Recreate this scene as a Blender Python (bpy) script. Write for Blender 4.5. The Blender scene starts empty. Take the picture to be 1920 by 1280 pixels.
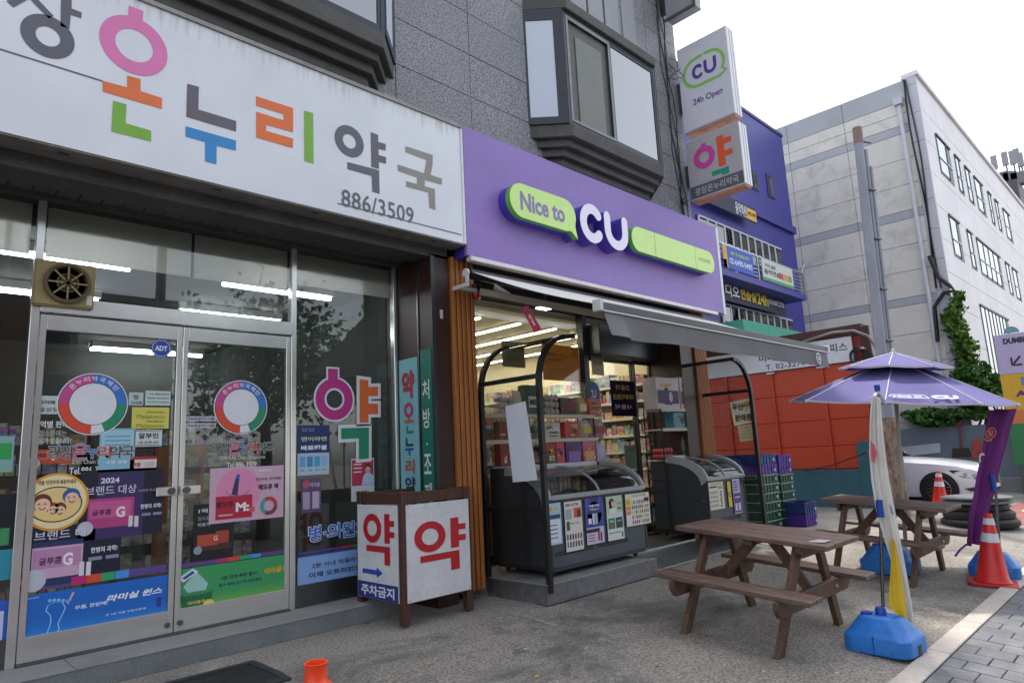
import bpy, bmesh, math, random
from mathutils import Vector as V, Matrix, Euler
random.seed(11)
S = bpy.context.scene
COL = S.collection
R_ = math.radians

# ------------------------------------------------------------------ camera
FPX = 1248.8                      # focal length in photo pixels (1920 wide)
CAMP = V((0, 0, 1.5))
YAW, PIT, ROL = R_(44.886), R_(9.647), R_(-2.8214)
_f = V((math.sin(YAW)*math.cos(PIT), math.cos(YAW)*math.cos(PIT), math.sin(PIT)))
_r = V((math.cos(YAW), -math.sin(YAW), 0))
_u = _r.cross(_f)
CR = _r*math.cos(ROL) + _u*math.sin(ROL)
CU_ = _u*math.cos(ROL) - _r*math.sin(ROL)
CF = _f
cam = bpy.data.cameras.new('camera')
cam.lens = FPX/1920*36
cam.sensor_width = 36
cam.clip_end = 500
cam.clip_start = .05
co = bpy.data.objects.new('camera', cam)
co.matrix_world = Matrix(((CR.x, CU_.x, -CF.x, CAMP.x), (CR.y, CU_.y, -CF.y, CAMP.y), (CR.z, CU_.z, -CF.z, CAMP.z), (0, 0, 0, 1)))
COL.objects.link(co)
S.camera = co

# ------------------------------------------------------------------ sky, sun, exposure
SUN_AZ, SUN_EL = R_(45.5), R_(67)   # azimuth measured from +x towards +y
w = bpy.data.worlds.new('World'); S.world = w; w.use_nodes = True
nt = w.node_tree
bg = nt.nodes['Background']
sky = nt.nodes.new('ShaderNodeTexSky'); sky.sky_type = 'NISHITA'; sky.sun_disc = False
sky.sun_elevation = SUN_EL; sky.sun_rotation = math.pi/2 - SUN_AZ
sky.air_density = 1.0; sky.dust_density = 2.0; sky.ozone_density = 1.0
hs = nt.nodes.new('ShaderNodeHueSaturation'); hs.inputs['Saturation'].default_value = .34
nt.links.new(sky.outputs[0], hs.inputs['Color']); nt.links.new(hs.outputs[0], bg.inputs[0])
bg.inputs[1].default_value = .15
sl = bpy.data.lights.new('sun', 'SUN'); sl.energy = 1.4; sl.angle = R_(2.5); sl.color = (1, .94, .85)
so = bpy.data.objects.new('sun', sl); COL.objects.link(so)
sd = V((math.cos(SUN_EL)*math.cos(SUN_AZ), math.cos(SUN_EL)*math.sin(SUN_AZ), math.sin(SUN_EL)))
so.rotation_euler = sd.to_track_quat('Z', 'Y').to_euler(); so.location = (30, 25, 40)
vs = S.view_settings
vs.view_transform = 'Standard'; vs.look = 'None'; vs.exposure = 1.55; vs.gamma = 1.0; vs.use_curve_mapping = False
S.cycles.use_denoising = True
S.cycles.max_bounces = 8; S.cycles.transparent_max_bounces = 16; S.cycles.glossy_bounces = 4; S.cycles.diffuse_bounces = 5
S.cycles.sample_clamp_indirect = 6

# ------------------------------------------------------------------ where a sight line meets a real plane
def ray(px, py): return CR*((px-960)/FPX) - CU_*((py-640)/FPX) + CF
def on(ax, px, py, val):
    d = ray(px, py); return CAMP + d*((val-CAMP[ax])/d[ax])
def PX(px, py, x): return on(0, px, py, x)
def PY(px, py, y): return on(1, px, py, y)
def PZ(px, py, z): return on(2, px, py, z)
SLOPE = .078                      # the lot falls towards the street
def gz(y): return SLOPE*(max(y, -1.7)-5) if y < 5 else 0.0
def PG(px, py, h=0):
    d = ray(px, py); return CAMP + d*((SLOPE*(CAMP.y-5)+h-CAMP.z)/(d.z-SLOPE*d.y))
TILT = math.atan(SLOPE)

# ------------------------------------------------------------------ materials (all procedural, by world position)
MATS = {}
def lin(h):
    h = h.lstrip('#'); o = []
    for i in (0, 2, 4):
        c = int(h[i:i+2], 16)/255
        o.append(c/12.92 if c <= .04045 else ((c+.055)/1.055)**2.4)
    return tuple(o)+(1,)
def mat(name, c, rough=.6, metal=0, var=.12, scale=6, bump=0, bscale=60, spec=.5, emit=0, c2=None, fine=0, fscale=180, stretch=None, coat=0, alpha=1):
    if name in MATS: return MATS[name]
    m = bpy.data.materials.new(name); m.use_nodes = True; MATS[name] = m
    n = m.node_tree.nodes; L = m.node_tree.links
    b = n['Principled BSDF']
    c = lin(c) if isinstance(c, str) else tuple(c)+(1,)
    b.inputs['Roughness'].default_value = rough; b.inputs['Metallic'].default_value = metal
    b.inputs['Specular IOR Level'].default_value = spec
    b.inputs['Coat Weight'].default_value = coat
    b.inputs['Alpha'].default_value = alpha
    b.inputs['Base Color'].default_value = c
    if emit:
        b.inputs['Emission Color'].default_value = c; b.inputs['Emission Strength'].default_value = emit
    if var or bump or fine:
        g = n.new('ShaderNodeNewGeometry'); src = g.outputs['Position']
        if stretch:
            mp = n.new('ShaderNodeMapping'); mp.inputs['Scale'].default_value = stretch
            L.new(src, mp.inputs[0]); src = mp.outputs[0]
        col = None
        if var:
            t = n.new('ShaderNodeTexNoise'); t.inputs['Scale'].default_value = scale; t.inputs['Detail'].default_value = 6; t.inputs['Roughness'].default_value = .65
            L.new(src, t.inputs['Vector'])
            rp = n.new('ShaderNodeValToRGB')
            rp.color_ramp.elements[0].position = .3; rp.color_ramp.elements[1].position = .7
            k = c2 and lin(c2) or tuple(x*(1-var) for x in c[:3])+(1,)
            rp.color_ramp.elements[0].color = k
            rp.color_ramp.elements[1].color = c if c2 else tuple(min(1, x*(1+var*.6)) for x in c[:3])+(1,)
            L.new(t.outputs[0], rp.inputs[0]); col = rp.outputs[0]
        if fine:
            t2 = n.new('ShaderNodeTexNoise'); t2.inputs['Scale'].default_value = fscale; t2.inputs['Detail'].default_value = 3
            L.new(src, t2.inputs['Vector'])
            mr = n.new('ShaderNodeMapRange'); mr.inputs['From Min'].default_value = .32; mr.inputs['From Max'].default_value = .68
            mr.inputs['To Min'].default_value = 1-fine; mr.inputs['To Max'].default_value = 1+fine
            L.new(t2.outputs[0], mr.inputs[0])
            mx = n.new('ShaderNodeMix'); mx.data_type = 'RGBA'; mx.blend_type = 'MULTIPLY'; mx.inputs[0].default_value = 1
            if col: L.new(col, mx.inputs[6])
            else: mx.inputs[6].default_value = c
            L.new(mr.outputs[0], mx.inputs[7]); col = mx.outputs[2]
        if col: L.new(col, b.inputs['Base Color'])
        if bump:
            t3 = n.new('ShaderNodeTexNoise'); t3.inputs['Scale'].default_value = bscale; t3.inputs['Detail'].default_value = 4
            L.new(src, t3.inputs['Vector'])
            bp = n.new('ShaderNodeBump'); bp.inputs['Strength'].default_value = bump; bp.inputs['Distance'].default_value = .01
            L.new(t3.outputs[0], bp.inputs['Height']); L.new(bp.outputs[0], b.inputs['Normal'])
    return m
def glass(name, tint, refl=1.0, rough=0.0, f0=.05):
    if name in MATS: return MATS[name]
    m = bpy.data.materials.new(name); m.use_nodes = True; MATS[name] = m
    n = m.node_tree.nodes; L = m.node_tree.links
    n.remove(n['Principled BSDF']); out = n['Material Output']
    lw = n.new('ShaderNodeLayerWeight'); lw.inputs[0].default_value = .5
    pw = n.new('ShaderNodeMath'); pw.operation = 'POWER'; pw.inputs[1].default_value = 4
    ma = n.new('ShaderNodeMath'); ma.operation = 'MULTIPLY_ADD'; ma.inputs[1].default_value = .9*refl; ma.inputs[2].default_value = f0
    L.new(lw.outputs['Facing'], pw.inputs[0]); L.new(pw.outputs[0], ma.inputs[0])
    tr = n.new('ShaderNodeBsdfTransparent'); tr.inputs[0].default_value = lin(tint)
    gl = n.new('ShaderNodeBsdfGlossy'); gl.inputs['Roughness'].default_value = rough
    mx = n.new('ShaderNodeMixShader')
    L.new(ma.outputs[0], mx.inputs[0]); L.new(tr.outputs[0], mx.inputs[1]); L.new(gl.outputs[0], mx.inputs[2]); L.new(mx.outputs[0], out.inputs[0])
    return m
def emis(name, c, s):
    if name in MATS: return MATS[name]
    m = bpy.data.materials.new(name); m.use_nodes = True; MATS[name] = m
    n = m.node_tree.nodes; n.remove(n['Principled BSDF'])
    e = n.new('ShaderNodeEmission'); e.inputs[0].default_value = lin(c); e.inputs[1].default_value = s
    m.node_tree.links.new(e.outputs[0], n['Material Output'].inputs[0]); return m
def P(c, rough=.55):      # plain print or paint colour
    return mat('print_'+c.lstrip('#')+('_%d' % (rough*100)), c, rough, var=.05, scale=9)

def PT(c):                # thin paper that lets light through
    k = 'paper_'+c.lstrip('#')
    if k in MATS: return MATS[k]
    m = mat(k, c, .7, var=.05, scale=6); n = m.node_tree; t = n.nodes.new('ShaderNodeBsdfTranslucent'); t.inputs[0].default_value = lin(c); x = n.nodes.new('ShaderNodeMixShader'); x.inputs[0].default_value = .55
    n.links.new(n.nodes['Principled BSDF'].outputs[0], x.inputs[1]); n.links.new(t.outputs[0], x.inputs[2]); n.links.new(x.outputs[0], n.nodes['Material Output'].inputs[0]); return m

# ------------------------------------------------------------------ mesh building
class MB:
    def __init__(s): s.v = []; s.f = []
    def add(s, vs, fs):
        o = len(s.v); s.v += [tuple(x) for x in vs]; s.f += [tuple(i+o for i in f) for f in fs]; return s
    def box(s, x0, x1, y0, y1, z0, z1):
        return s.add([(x0,y0,z0),(x1,y0,z0),(x1,y1,z0),(x0,y1,z0),(x0,y0,z1),(x1,y0,z1),(x1,y1,z1),(x0,y1,z1)],
                     [(0,3,2,1),(4,5,6,7),(0,1,5,4),(1,2,6,5),(2,3,7,6),(3,0,4,7)])
    def beam(s, a, b, wd, ht, up=V((0,0,1))):       # rectangular bar from a to b
        a = V(a); b = V(b); d = (b-a).normalized(); sd_ = d.cross(V(up))
        if sd_.length < 1e-4: sd_ = d.cross(V((1,0,0)))
        sd_.normalize(); u = sd_.cross(d)
        p = []
        for q in (a, b):
            for i, j in ((-1,-1),(1,-1),(1,1),(-1,1)): p.append(q+sd_*(i*wd/2)+u*(j*ht/2))
        return s.add(p, [(0,3,2,1),(4,5,6,7),(0,1,5,4),(1,2,6,5),(2,3,7,6),(3,0,4,7)])
    def tube(s, pts, r, n=8, cap=True):
        pts = [V(p) for p in pts]; rr = r if isinstance(r, (list, tuple)) else [r]*len(pts)
        rings = []; ref = None
        for i, p in enumerate(pts):
            d = (pts[min(i+1, len(pts)-1)]-pts[max(i-1, 0)]).normalized()
            if ref is None: ref = V((0,0,1)) if abs(d.z) < .9 else V((1,0,0))
            a = d.cross(ref); 
            if a.length < 1e-4: a = d.cross(V((0,1,0)))
            a.normalize(); b = a.cross(d); ref = b if False else ref
            rings.append([p+(a*math.cos(t)+b*math.sin(t))*rr[i] for t in [2*math.pi*k/n for k in range(n)]])
        vs = [q for g in rings for q in g]; fs = []
        for i in range(len(pts)-1):
            for k in range(n): fs.append((i*n+k, i*n+(k+1) % n, (i+1)*n+(k+1) % n, (i+1)*n+k))
        if cap: fs += [tuple(range(n-1, -1, -1)), tuple((len(pts)-1)*n+k for k in range(n))]
        return s.add(vs, fs)
    def lathe(s, prof, c, n=20, axis='z', cap=True):
        vs = []; fs = []; c = V(c)
        for (r, h) in prof:
            for k in range(n):
                t = 2*math.pi*k/n; a, b = r*math.cos(t), r*math.sin(t)
                vs.append(c+(V((a, b, h)) if axis == 'z' else V((a, h, b)) if axis == 'y' else V((h, a, b))))
        for i in range(len(prof)-1):
            for k in range(n): fs.append((i*n+k, i*n+(k+1) % n, (i+1)*n+(k+1) % n, (i+1)*n+k))
        if cap: fs += [tuple(range(n-1, -1, -1)), tuple((len(prof)-1)*n+k for k in range(n))]
        return s.add(vs, fs)
    def prism(s, poly, d):        # poly: 3d outline, d: extrusion vector
        n = len(poly); poly = [V(p) for p in poly]; d = V(d)
        return s.add(poly+[p+d for p in poly], [tuple(range(n)), tuple(range(2*n-1, n-1, -1))]+[(i, i+n, (i+1) % n+n, (i+1) % n) for i in range(n)])
    def poly(s, pts): return s.add(pts, [tuple(range(len(pts)))])
    def grid(s, rows):            # rows of equal-length point lists
        n = len(rows[0]); vs = [p for r in rows for p in r]
        return s.add(vs, [(i*n+k, i*n+k+1, (i+1)*n+k+1, (i+1)*n+k) for i in range(len(rows)-1) for k in range(n-1)])
    def mesh(s, name, m=None, smooth=False, bevel=0, normals=True):
        me = bpy.data.meshes.new(name); me.from_pydata(s.v, [], s.f); me.update()
        bm = bmesh.new(); bm.from_mesh(me)
        if normals: bmesh.ops.recalc_face_normals(bm, faces=bm.faces)
        if bevel:
            es = [e for e in bm.edges if len(e.link_faces) == 2 and e.calc_face_angle(0) > .5]
            bmesh.ops.bevel(bm, geom=es, offset=bevel, segments=1 if bevel < .012 else 2, affect='EDGES', clamp_overlap=True)
        bm.to_mesh(me); bm.free()
        if m: me.materials.append(m)
        if smooth:
            me.polygons.foreach_set('use_smooth', [True]*len(me.polygons))
            try: me.set_sharp_from_angle(angle=R_(40))
            except Exception: pass
        return me
    def build(s, name, m, parent=None, smooth=False, bevel=0, normals=True):
        return link(name, s.mesh(name, m, smooth, bevel, normals), parent)
def link(name, me, parent=None, loc=(0,0,0)):
    o = bpy.data.objects.new(name, me); COL.objects.link(o); o.location = loc
    if parent: setp(o, parent)
    return o
def setp(o, p):
    o.parent = p
    if p.type == 'EMPTY': o.matrix_parent_inverse = Matrix.Translation(-p.location)
    elif p.location.length: o.matrix_parent_inverse = Matrix.Translation(-p.location)
def tag(o, label=None, cat=None, group=None, kind=None):
    if label: o['label'] = label
    if cat: o['category'] = cat
    if group: o['group'] = group
    if kind: o['kind'] = kind
    return o
def thing(name, loc, label, cat, group=None):
    o = bpy.data.objects.new(name, None); COL.objects.link(o); o.location = loc; o.empty_display_size = .2
    return tag(o, label, cat, group)
def copy_tree(o, loc=None, parent=None, rotz=None):
    c = o.copy(); COL.objects.link(c)
    if parent: c.parent = parent
    if loc is not None: c.location = loc
    if rotz is not None: c.rotation_euler.z = rotz
    for ch in o.children: copy_tree(ch, None, c)
    return c
def B(name, m, parent, *dims, bevel=0):
    return MB().box(*dims).build(name, m, parent, bevel=bevel)

# ------------------------------------------------------------------ flat print on a face: frame = origin, right, up, outward normal
_tc = {}
TS = bpy.data.scenes.new('lettering_workbench')      # scratch scene for turning text into meshes, removed at the end
def text_mesh(s, bold=0.0, spacing=1.0, shear=0.0):
    k = (s, bold, spacing, shear)
    if k in _tc: return _tc[k]
    c = bpy.data.curves.new('t', 'FONT'); c.body = s; c.offset = bold; c.space_character = spacing; c.resolution_u = 3; c.fill_mode = 'FRONT'; c.shear = shear
    c.align_x = 'CENTER'
    o = bpy.data.objects.new('t', c); TS.collection.objects.link(o)
    vl = TS.view_layers[0]; vl.update()
    me = bpy.data.meshes.new_from_object(o.evaluated_get(vl.depsgraph))
    vs = [tuple(v.co[:2]) for v in me.vertices]; fs = [tuple(p.vertices) for p in me.polygons]
    bpy.data.objects.remove(o); bpy.data.curves.remove(c); bpy.data.meshes.remove(me)
    _tc[k] = (vs, fs); return _tc[k]
class Face:
    def __init__(s, o, u, v, n=None):
        s.o = V(o); s.u = V(u).normalized(); s.v = V(v).normalized(); s.n = V(n).normalized() if n is not None else s.u.cross(s.v)
    def at(s, a, b, lift=0): return s.o+s.u*a+s.v*b+s.n*lift
    def shape(s, name, pts, m, parent, lift=.003, th=0):
        mb = MB()
        if th: mb.prism([s.at(a, b, lift+th) for a, b in pts], -s.n*th)
        else: mb.poly([s.at(a, b, lift) for a, b in pts])
        return mb.build(name, m, parent, normals=bool(th))
    def rect(s, name, x0, y0, x1, y1, m, parent, lift=.003, th=0): return s.shape(name, [(x0,y0),(x1,y0),(x1,y1),(x0,y1)], m, parent, lift, th)
    def ring(s, name, cx, cy, ro, ri, m, parent, lift=.003, a0=0, a1=360, n=40, ry=None):
        k = (ry or ro)/ro; vs = []; full = a1-a0 >= 360; N = n if full else n+1
        for i in range(N):
            t = R_(a0+(a1-a0)*i/n)
            vs += [s.at(cx+ro*math.cos(t), cy+k*ro*math.sin(t), lift), s.at(cx+ri*math.cos(t), cy+k*ri*math.sin(t), lift)]
        fs = [(2*i, 2*((i+1) % N), 2*((i+1) % N)+1, 2*i+1) for i in range(N if full else N-1)]
        return MB().add(vs, fs).build(name, m, parent, normals=False)
    def disc(s, name, cx, cy, r, m, parent, lift=.003, ry=None, n=36, th=0):
        return s.shape(name, [(cx+r*math.cos(2*math.pi*i/n), cy+(ry or r)*math.sin(2*math.pi*i/n)) for i in range(n)], m, parent, lift, th)
    def text(s, name, t, cx, cy, wd, ht, m, parent, lift=.005, bold=.012, spacing=1, shear=0):
        vs, fs = text_mesh(t, bold, spacing, shear)
        if not vs: return None
        x0 = min(p[0] for p in vs); x1 = max(p[0] for p in vs); y0 = min(p[1] for p in vs); y1 = max(p[1] for p in vs)
        kx = wd/(x1-x0) if wd else None; ky = ht/(y1-y0) if ht else None
        kx = kx or ky; ky = ky or kx
        return MB().add([s.at(cx+(p[0]-(x0+x1)/2)*kx, cy+(p[1]-(y0+y1)/2)*ky, lift) for p in vs], fs).build(name, m, parent, normals=False)
def front(y): return Face((0, y, 0), (1,0,0), (0,0,1), (0,-1,0))          # a face looking at the street: coordinates (x, z)
def side(x): return Face((x, 0, 0), (0,-1,0), (0,0,1), (-1,0,0))          # a face looking left along the street: coordinates (-y, z)
def rrect(x0, y0, x1, y1, r, n=5):
    o = []
    for cx, cy, a in ((x1-r,y0+r,-90),(x1-r,y1-r,0),(x0+r,y1-r,90),(x0+r,y0+r,180)):
        o += [(cx+r*math.cos(R_(a+90*i/n)), cy+r*math.sin(R_(a+90*i/n))) for i in range(n+1)]
    return o
def stroke(path, wd, n=7):       # outline of a thick round-ended line
    Lf, Rt = [], []; N = len(path)
    for i in range(N):
        a = path[max(i-1,0)]; b = path[min(i+1,N-1)]; dx, dy = b[0]-a[0], b[1]-a[1]; l = math.hypot(dx, dy); nx, ny = -dy/l*wd/2, dx/l*wd/2
        Lf.append((path[i][0]+nx, path[i][1]+ny)); Rt.append((path[i][0]-nx, path[i][1]-ny))
    def capp(c, p):
        a = math.atan2(p[1]-c[1], p[0]-c[0]); return [(c[0]+wd/2*math.cos(a-math.pi*k/n), c[1]+wd/2*math.sin(a-math.pi*k/n)) for k in range(1, n)]
    return Lf+capp(path[-1], Lf[-1])+Rt[::-1]+capp(path[0], Rt[0])
def offset_poly(pts, k):  # outline moved outwards by k
    n = len(pts); ar = sum(pts[i][0]*pts[(i+1) % n][1]-pts[(i+1) % n][0]*pts[i][1] for i in range(n)); sg = 1 if ar > 0 else -1; out = []
    for i in range(n):
        a, b, c = V(pts[i-1]), V(pts[i]), V(pts[(i+1) % n]); d1 = (b-a).normalized(); d2 = (c-b).normalized(); n1 = V((d1.y, -d1.x))*sg; n2 = V((d2.y, -d2.x))*sg; m = (n1+n2); m = m/max(m.length_squared/2, .3); out.append((b.x+m.x*k, b.y+m.y*k))
    return out
def arc(cx, cy, r, a0, a1, n=14, ry=None): return [(cx+r*math.cos(R_(a0+(a1-a0)*i/n)), cy+(ry or r)*math.sin(R_(a0+(a1-a0)*i/n))) for i in range(n+1)]

# ------------------------------------------------------------------ the materials of the place
m_granite = mat('granite', '#7c7c80', .55, var=.12, scale=1.2, fine=.62, fscale=46, bump=.15, bscale=120)
m_granite_dk = mat('granite_weathered', '#4b4a48', .7, var=.3, scale=3, fine=.3, fscale=90, bump=.3, bscale=80)
m_joint = mat('mortar_dark', '#2c2c2e', .9)
m_conc = mat('lot_concrete', '#88827a', .92, var=.22, scale=.9, fine=.5, fscale=48, bump=.9, bscale=55)
def stains(m, scale, lo, hi, c, amount, seed):        # irregular dirt patches with a shape of their own
    n = m.node_tree.nodes; L = m.node_tree.links; b = n['Principled BSDF']; old = b.inputs['Base Color'].links[0].from_socket
    g = n.new('ShaderNodeNewGeometry'); mp = n.new('ShaderNodeMapping'); mp.inputs['Location'].default_value = (seed, seed*2, 0); L.new(g.outputs['Position'], mp.inputs[0])
    t = n.new('ShaderNodeTexNoise'); t.inputs['Scale'].default_value = scale; t.inputs['Detail'].default_value = 9; t.inputs['Roughness'].default_value = .7; t.inputs['Distortion'].default_value = .6; L.new(mp.outputs[0], t.inputs['Vector'])
    r = n.new('ShaderNodeMapRange'); r.inputs['From Min'].default_value = lo; r.inputs['From Max'].default_value = hi; r.inputs['To Max'].default_value = amount; L.new(t.outputs[0], r.inputs[0])
    x = n.new('ShaderNodeMix'); x.data_type = 'RGBA'; x.inputs[7].default_value = lin(c); L.new(r.outputs[0], x.inputs[0]); L.new(old, x.inputs[6]); L.new(x.outputs[2], b.inputs['Base Color'])
stains(m_conc, .55, .50, .62, '#4f4e50', .75, 3.1); stains(m_conc, 2.6, .60, .66, '#3f3d3c', .55, 7.7); stains(m_conc, .8, .60, .68, '#a8a39b', .5, 12.3)
m_step = mat('granite_step', '#8d8b88', .7, var=.2, scale=2.5, fine=.25, fscale=110, bump=.2)
m_riser = mat('granite_riser', '#6d7274', .7, var=.25, scale=3, fine=.25, fscale=110)
m_kerb = mat('kerb_stone', '#b5aca4', .8, var=.15, scale=4, fine=.2, fscale=120, bump=.25)
m_paver = mat('paver', '#6f7074', .85, var=.35, scale=3.2, fine=.22, fscale=130, bump=.4)
m_steel = mat('brushed_steel', '#d2d2d0', .2, metal=.7, var=.08, scale=3, bump=.12, bscale=5)
m_steel_dk = mat('dull_steel', '#6f7072', .38, metal=1, var=.2, scale=5)
m_alu = mat('aluminium', '#a8abb0', .35, metal=.9, var=.15, scale=6)
m_black = mat('black_frame', '#17181a', .45, var=.2)
m_char = mat('charcoal_frame', '#2b2e31', .4, var=.15)
m_brown = mat('brown_stone', '#3a201d', .45, var=.3, scale=5, fine=.2)
m_wood = mat('varnished_slat', '#a8662e', .5, var=.35, scale=4, stretch=(6,6,.6), bump=.1)
m_wood_dk = mat('stained_plank', '#6b564c', .42, var=.5, scale=5, stretch=(11,.7,11), fine=.35, fscale=9, bump=.5, bscale=22)
m_wood_leg = mat('stained_post', '#5f4434', .62, var=.5, scale=5, stretch=(6,6,1.2), fine=.3, fscale=16, bump=.4, bscale=26)
m_signwood = mat('sign_timber', '#4a2b20', .6, var=.4, scale=5, stretch=(5,5,1), bump=.25)
m_white = mat('sign_white', '#d5d7dc', .4, var=.06, scale=2)
m_purple = mat('sign_purple', '#8a70b6', .5, var=.10, scale=1.2, fine=.03, fscale=8)
m_purple_dk = mat('deep_purple', '#4a35a0', .4, var=.1)
m_lime = mat('sign_lime', '#c6e886', .4, var=.04)
m_lime_dk = mat('lime_edge', '#5fae3c', .4, var=.1)
m_lilac = mat('letter_white', '#e6e3f2', .4, var=.04)
m_glass = glass('shop_glass', '#eaeeec', 1.0, f0=.06)
m_clear = glass('clear_panel', '#e4e6e4', .8, rough=.03, f0=.05)
m_blinds = mat('roller_blind', '#efece6', .8, var=.05)
_n = m_blinds.node_tree; _t = _n.nodes.new('ShaderNodeBsdfTranslucent'); _t.inputs[0].default_value = lin('#e4e0da'); _m = _n.nodes.new('ShaderNodeMixShader'); _m.inputs[0].default_value = .6
_n.links.new(_n.nodes['Principled BSDF'].outputs[0], _m.inputs[1]); _n.links.new(_t.outputs[0], _m.inputs[2]); _n.links.new(_m.outputs[0], _n.nodes['Material Output'].inputs[0])
def busy(c):             # far-off packaging: many small printed labels
    k = 'busy_'+c.lstrip('#')
    if k in MATS: return MATS[k]
    m = mat(k, c, .5, var=.2, scale=20); n = m.node_tree.nodes; L = m.node_tree.links; b = n['Principled BSDF']; old = b.inputs['Base Color'].links[0].from_socket
    g = n.new('ShaderNodeNewGeometry'); mp = n.new('ShaderNodeMapping'); mp.inputs['Scale'].default_value = (16, 16, 24); L.new(g.outputs['Position'], mp.inputs[0])
    v = n.new('ShaderNodeTexVoronoi'); v.distance = 'CHEBYCHEV'; v.inputs['Scale'].default_value = 1; L.new(mp.outputs[0], v.inputs['Vector'])
    x = n.new('ShaderNodeMix'); x.data_type = 'RGBA'; x.inputs[0].default_value = .42; L.new(old, x.inputs[6]); L.new(v.outputs['Color'], x.inputs[7]); L.new(x.outputs[2], b.inputs['Base Color']); return m
# ================================================================== the ground
gr = MB()
prof_g = [(-500, -.5226), (-1.7, -.5226), (5, 0), (600, 0)]
gr.grid([[(x, y, z) for y, z in prof_g] for x in (-400, 700)]); gr.grid([[(x, y, -1.2) for y, z in prof_g] for x in (-400, 700)])
tag(gr.build('ground', m_conc, normals=False), kind='structure')
def sheet(name, x0, x1, y0, y1, lift, m, parent=None): return MB().prism([(x0, y0, gz(y0)+lift), (x1, y0, gz(y0)+lift), (x1, y1, gz(y1)+lift), (x0, y1, gz(y1)+lift)], (0, 0, -.03)).build(name, m, parent)
KY0, KY1 = 1.65, 1.82
pv = tag(sheet('pavement', -12, 15.2, -1.7, KY0-.002, .004, m_joint), kind='structure')
me_p = MB().box(-.111, .111, -.121, .121, 0, .014).mesh('paver', m_paver, bevel=.005)
for i in range(26):
    for j in range(7):
        x = 5.1+i*.228; y = KY0-.126-j*.248-(.124 if i % 2 else 0)
        o = link('paver', me_p, pv, (x+random.uniform(-.002,.002), y, gz(y)+.0045+random.uniform(-.002,.003)))
        o.rotation_euler = (TILT+random.uniform(-.012,.012), random.uniform(-.012,.012), random.uniform(-.01,.01))
me_h = MB().box(-.111, .111, -.059, .059, 0, .014).mesh('paver', m_paver, bevel=.005)
for i in range(1, 26, 2):
    y = KY0-.064; o = link('paver', me_h, pv, (5.1+i*.228, y, gz(y)+.0045)); o.rotation_euler.x = TILT
kb = tag(sheet('kerb', -12, 15.2, KY0, KY1, .003, m_joint), kind='structure')
me_k = MB().box(-.562, .562, -.082, .082, 0, .024).mesh('kerb_stone', m_kerb, bevel=.006)
for i in range(-5, 8):
    o = link('kerb_stone', me_k, kb, (6.985+i*1.135, (KY0+KY1)/2, gz((KY0+KY1)/2)+.004+random.uniform(-.002,.002))); o.rotation_euler.x = TILT
m_red = mat('red_paving', '#8d5a55', .85, var=.25, scale=2, fine=.2, fscale=90, bump=.3)
rd = tag(sheet('road', 15.25, 95, -1.6, 3.1, .006, m_red), kind='structure')
m_mark = P('#c9c2ba', .8)
for i in range(4): sheet('lane_marking', 15.7+i*4.2, 16.6+i*4.2, .4, 2.2, .012, m_mark, rd)
for y in (2.75, 1.4): sheet('lane_marking', 17.5, 80, y-.06, y+.06, .0105, m_mark, rd)
st = MB().box(-60, 95, -14, -1.75, -.56, -.516).build('carriageway', mat('asphalt', '#45454a', .9, var=.2, scale=1, fine=.2, fscale=90)); tag(st, kind='structure')

# ================================================================== the granite building with both shop fronts
YW, YG = 5.65, 6.3
bd = thing('granite_building', (4, YW, 0), 'grey granite clad building with dark bay windows above two shop fronts', 'building')
MB().box(-7, 10.22, YW+.012, 7.2, 3.9, 13.5).build('wall', m_joint, bd)
_tm = {}
def tile(x0, x1, z0, z1):
    k = (round(x1-x0, 3), round(z1-z0, 3))
    if k not in _tm: _tm[k] = MB().box(-k[0]/2+.004, k[0]/2-.004, -.016, .012, -k[1]/2+.004, k[1]/2-.004).mesh('granite_tile', m_granite, bevel=.002)
    link('granite_tile', _tm[k], bd, ((x0+x1)/2, YW+random.uniform(-.002,.002), (z0+z1)/2))
zs = [5.297+.573*i for i in range(15)]
for i in range(14):
    z0, z1 = zs[i], zs[i+1]
    cols = [(3.99, 5.105), (5.105, 6.15), (9.24, 10.22)]
    if z1 < 5.9: cols = [(-1.0, .12), (.12, 1.23), (1.23, 2.34), (2.34, 3.45), (3.45, 3.99), (3.99, 5.105), (5.105, 6.15), (6.15, 7.2), (7.2, 8.2), (8.2, 9.24), (9.24, 10.22)]
    elif z0 > 7.5: cols = [(2.9, 3.99), (3.99, 5.105), (5.105, 6.15), (8.3, 9.24), (9.24, 10.22)]
    for a, b in cols: tile(a, b, z0, z1)
m_span = mat('spandrel_panel', '#8b8d91', .4, var=.08)
for k, px in enumerate((1075, 1107, 1137, 1168)):
    x = PY(px, 20, YW-.02).x
    B('spandrel_panel', m_span, bd, x-.19+.13, x+.19+.13, YW-.03, YW+.01, 7.7, 13.3)
# lintel, soffit
B('lintel', m_granite_dk, bd, -7, 4.66, YW+.0, YW+.3, 3.71, 4.6, bevel=.006)
B('soffit', m_joint, bd, -7, 5.0, YW+.3, YG+.1, 3.80, 3.95)
me_sl = MB().box(-.075, .075, 0, .42, 0, .03).mesh('soffit_slat', mat('soffit_board', '#55534e', .8, var=.2), bevel=.003)
for i in range(32): link('soffit_slat', me_sl, bd, (-.5+i*.16, YW+.303, 3.765))
B('soffit_rail', m_granite_dk, bd, -7, 4.4, YG-.09, YG+.05, 3.72, 3.79)
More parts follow.
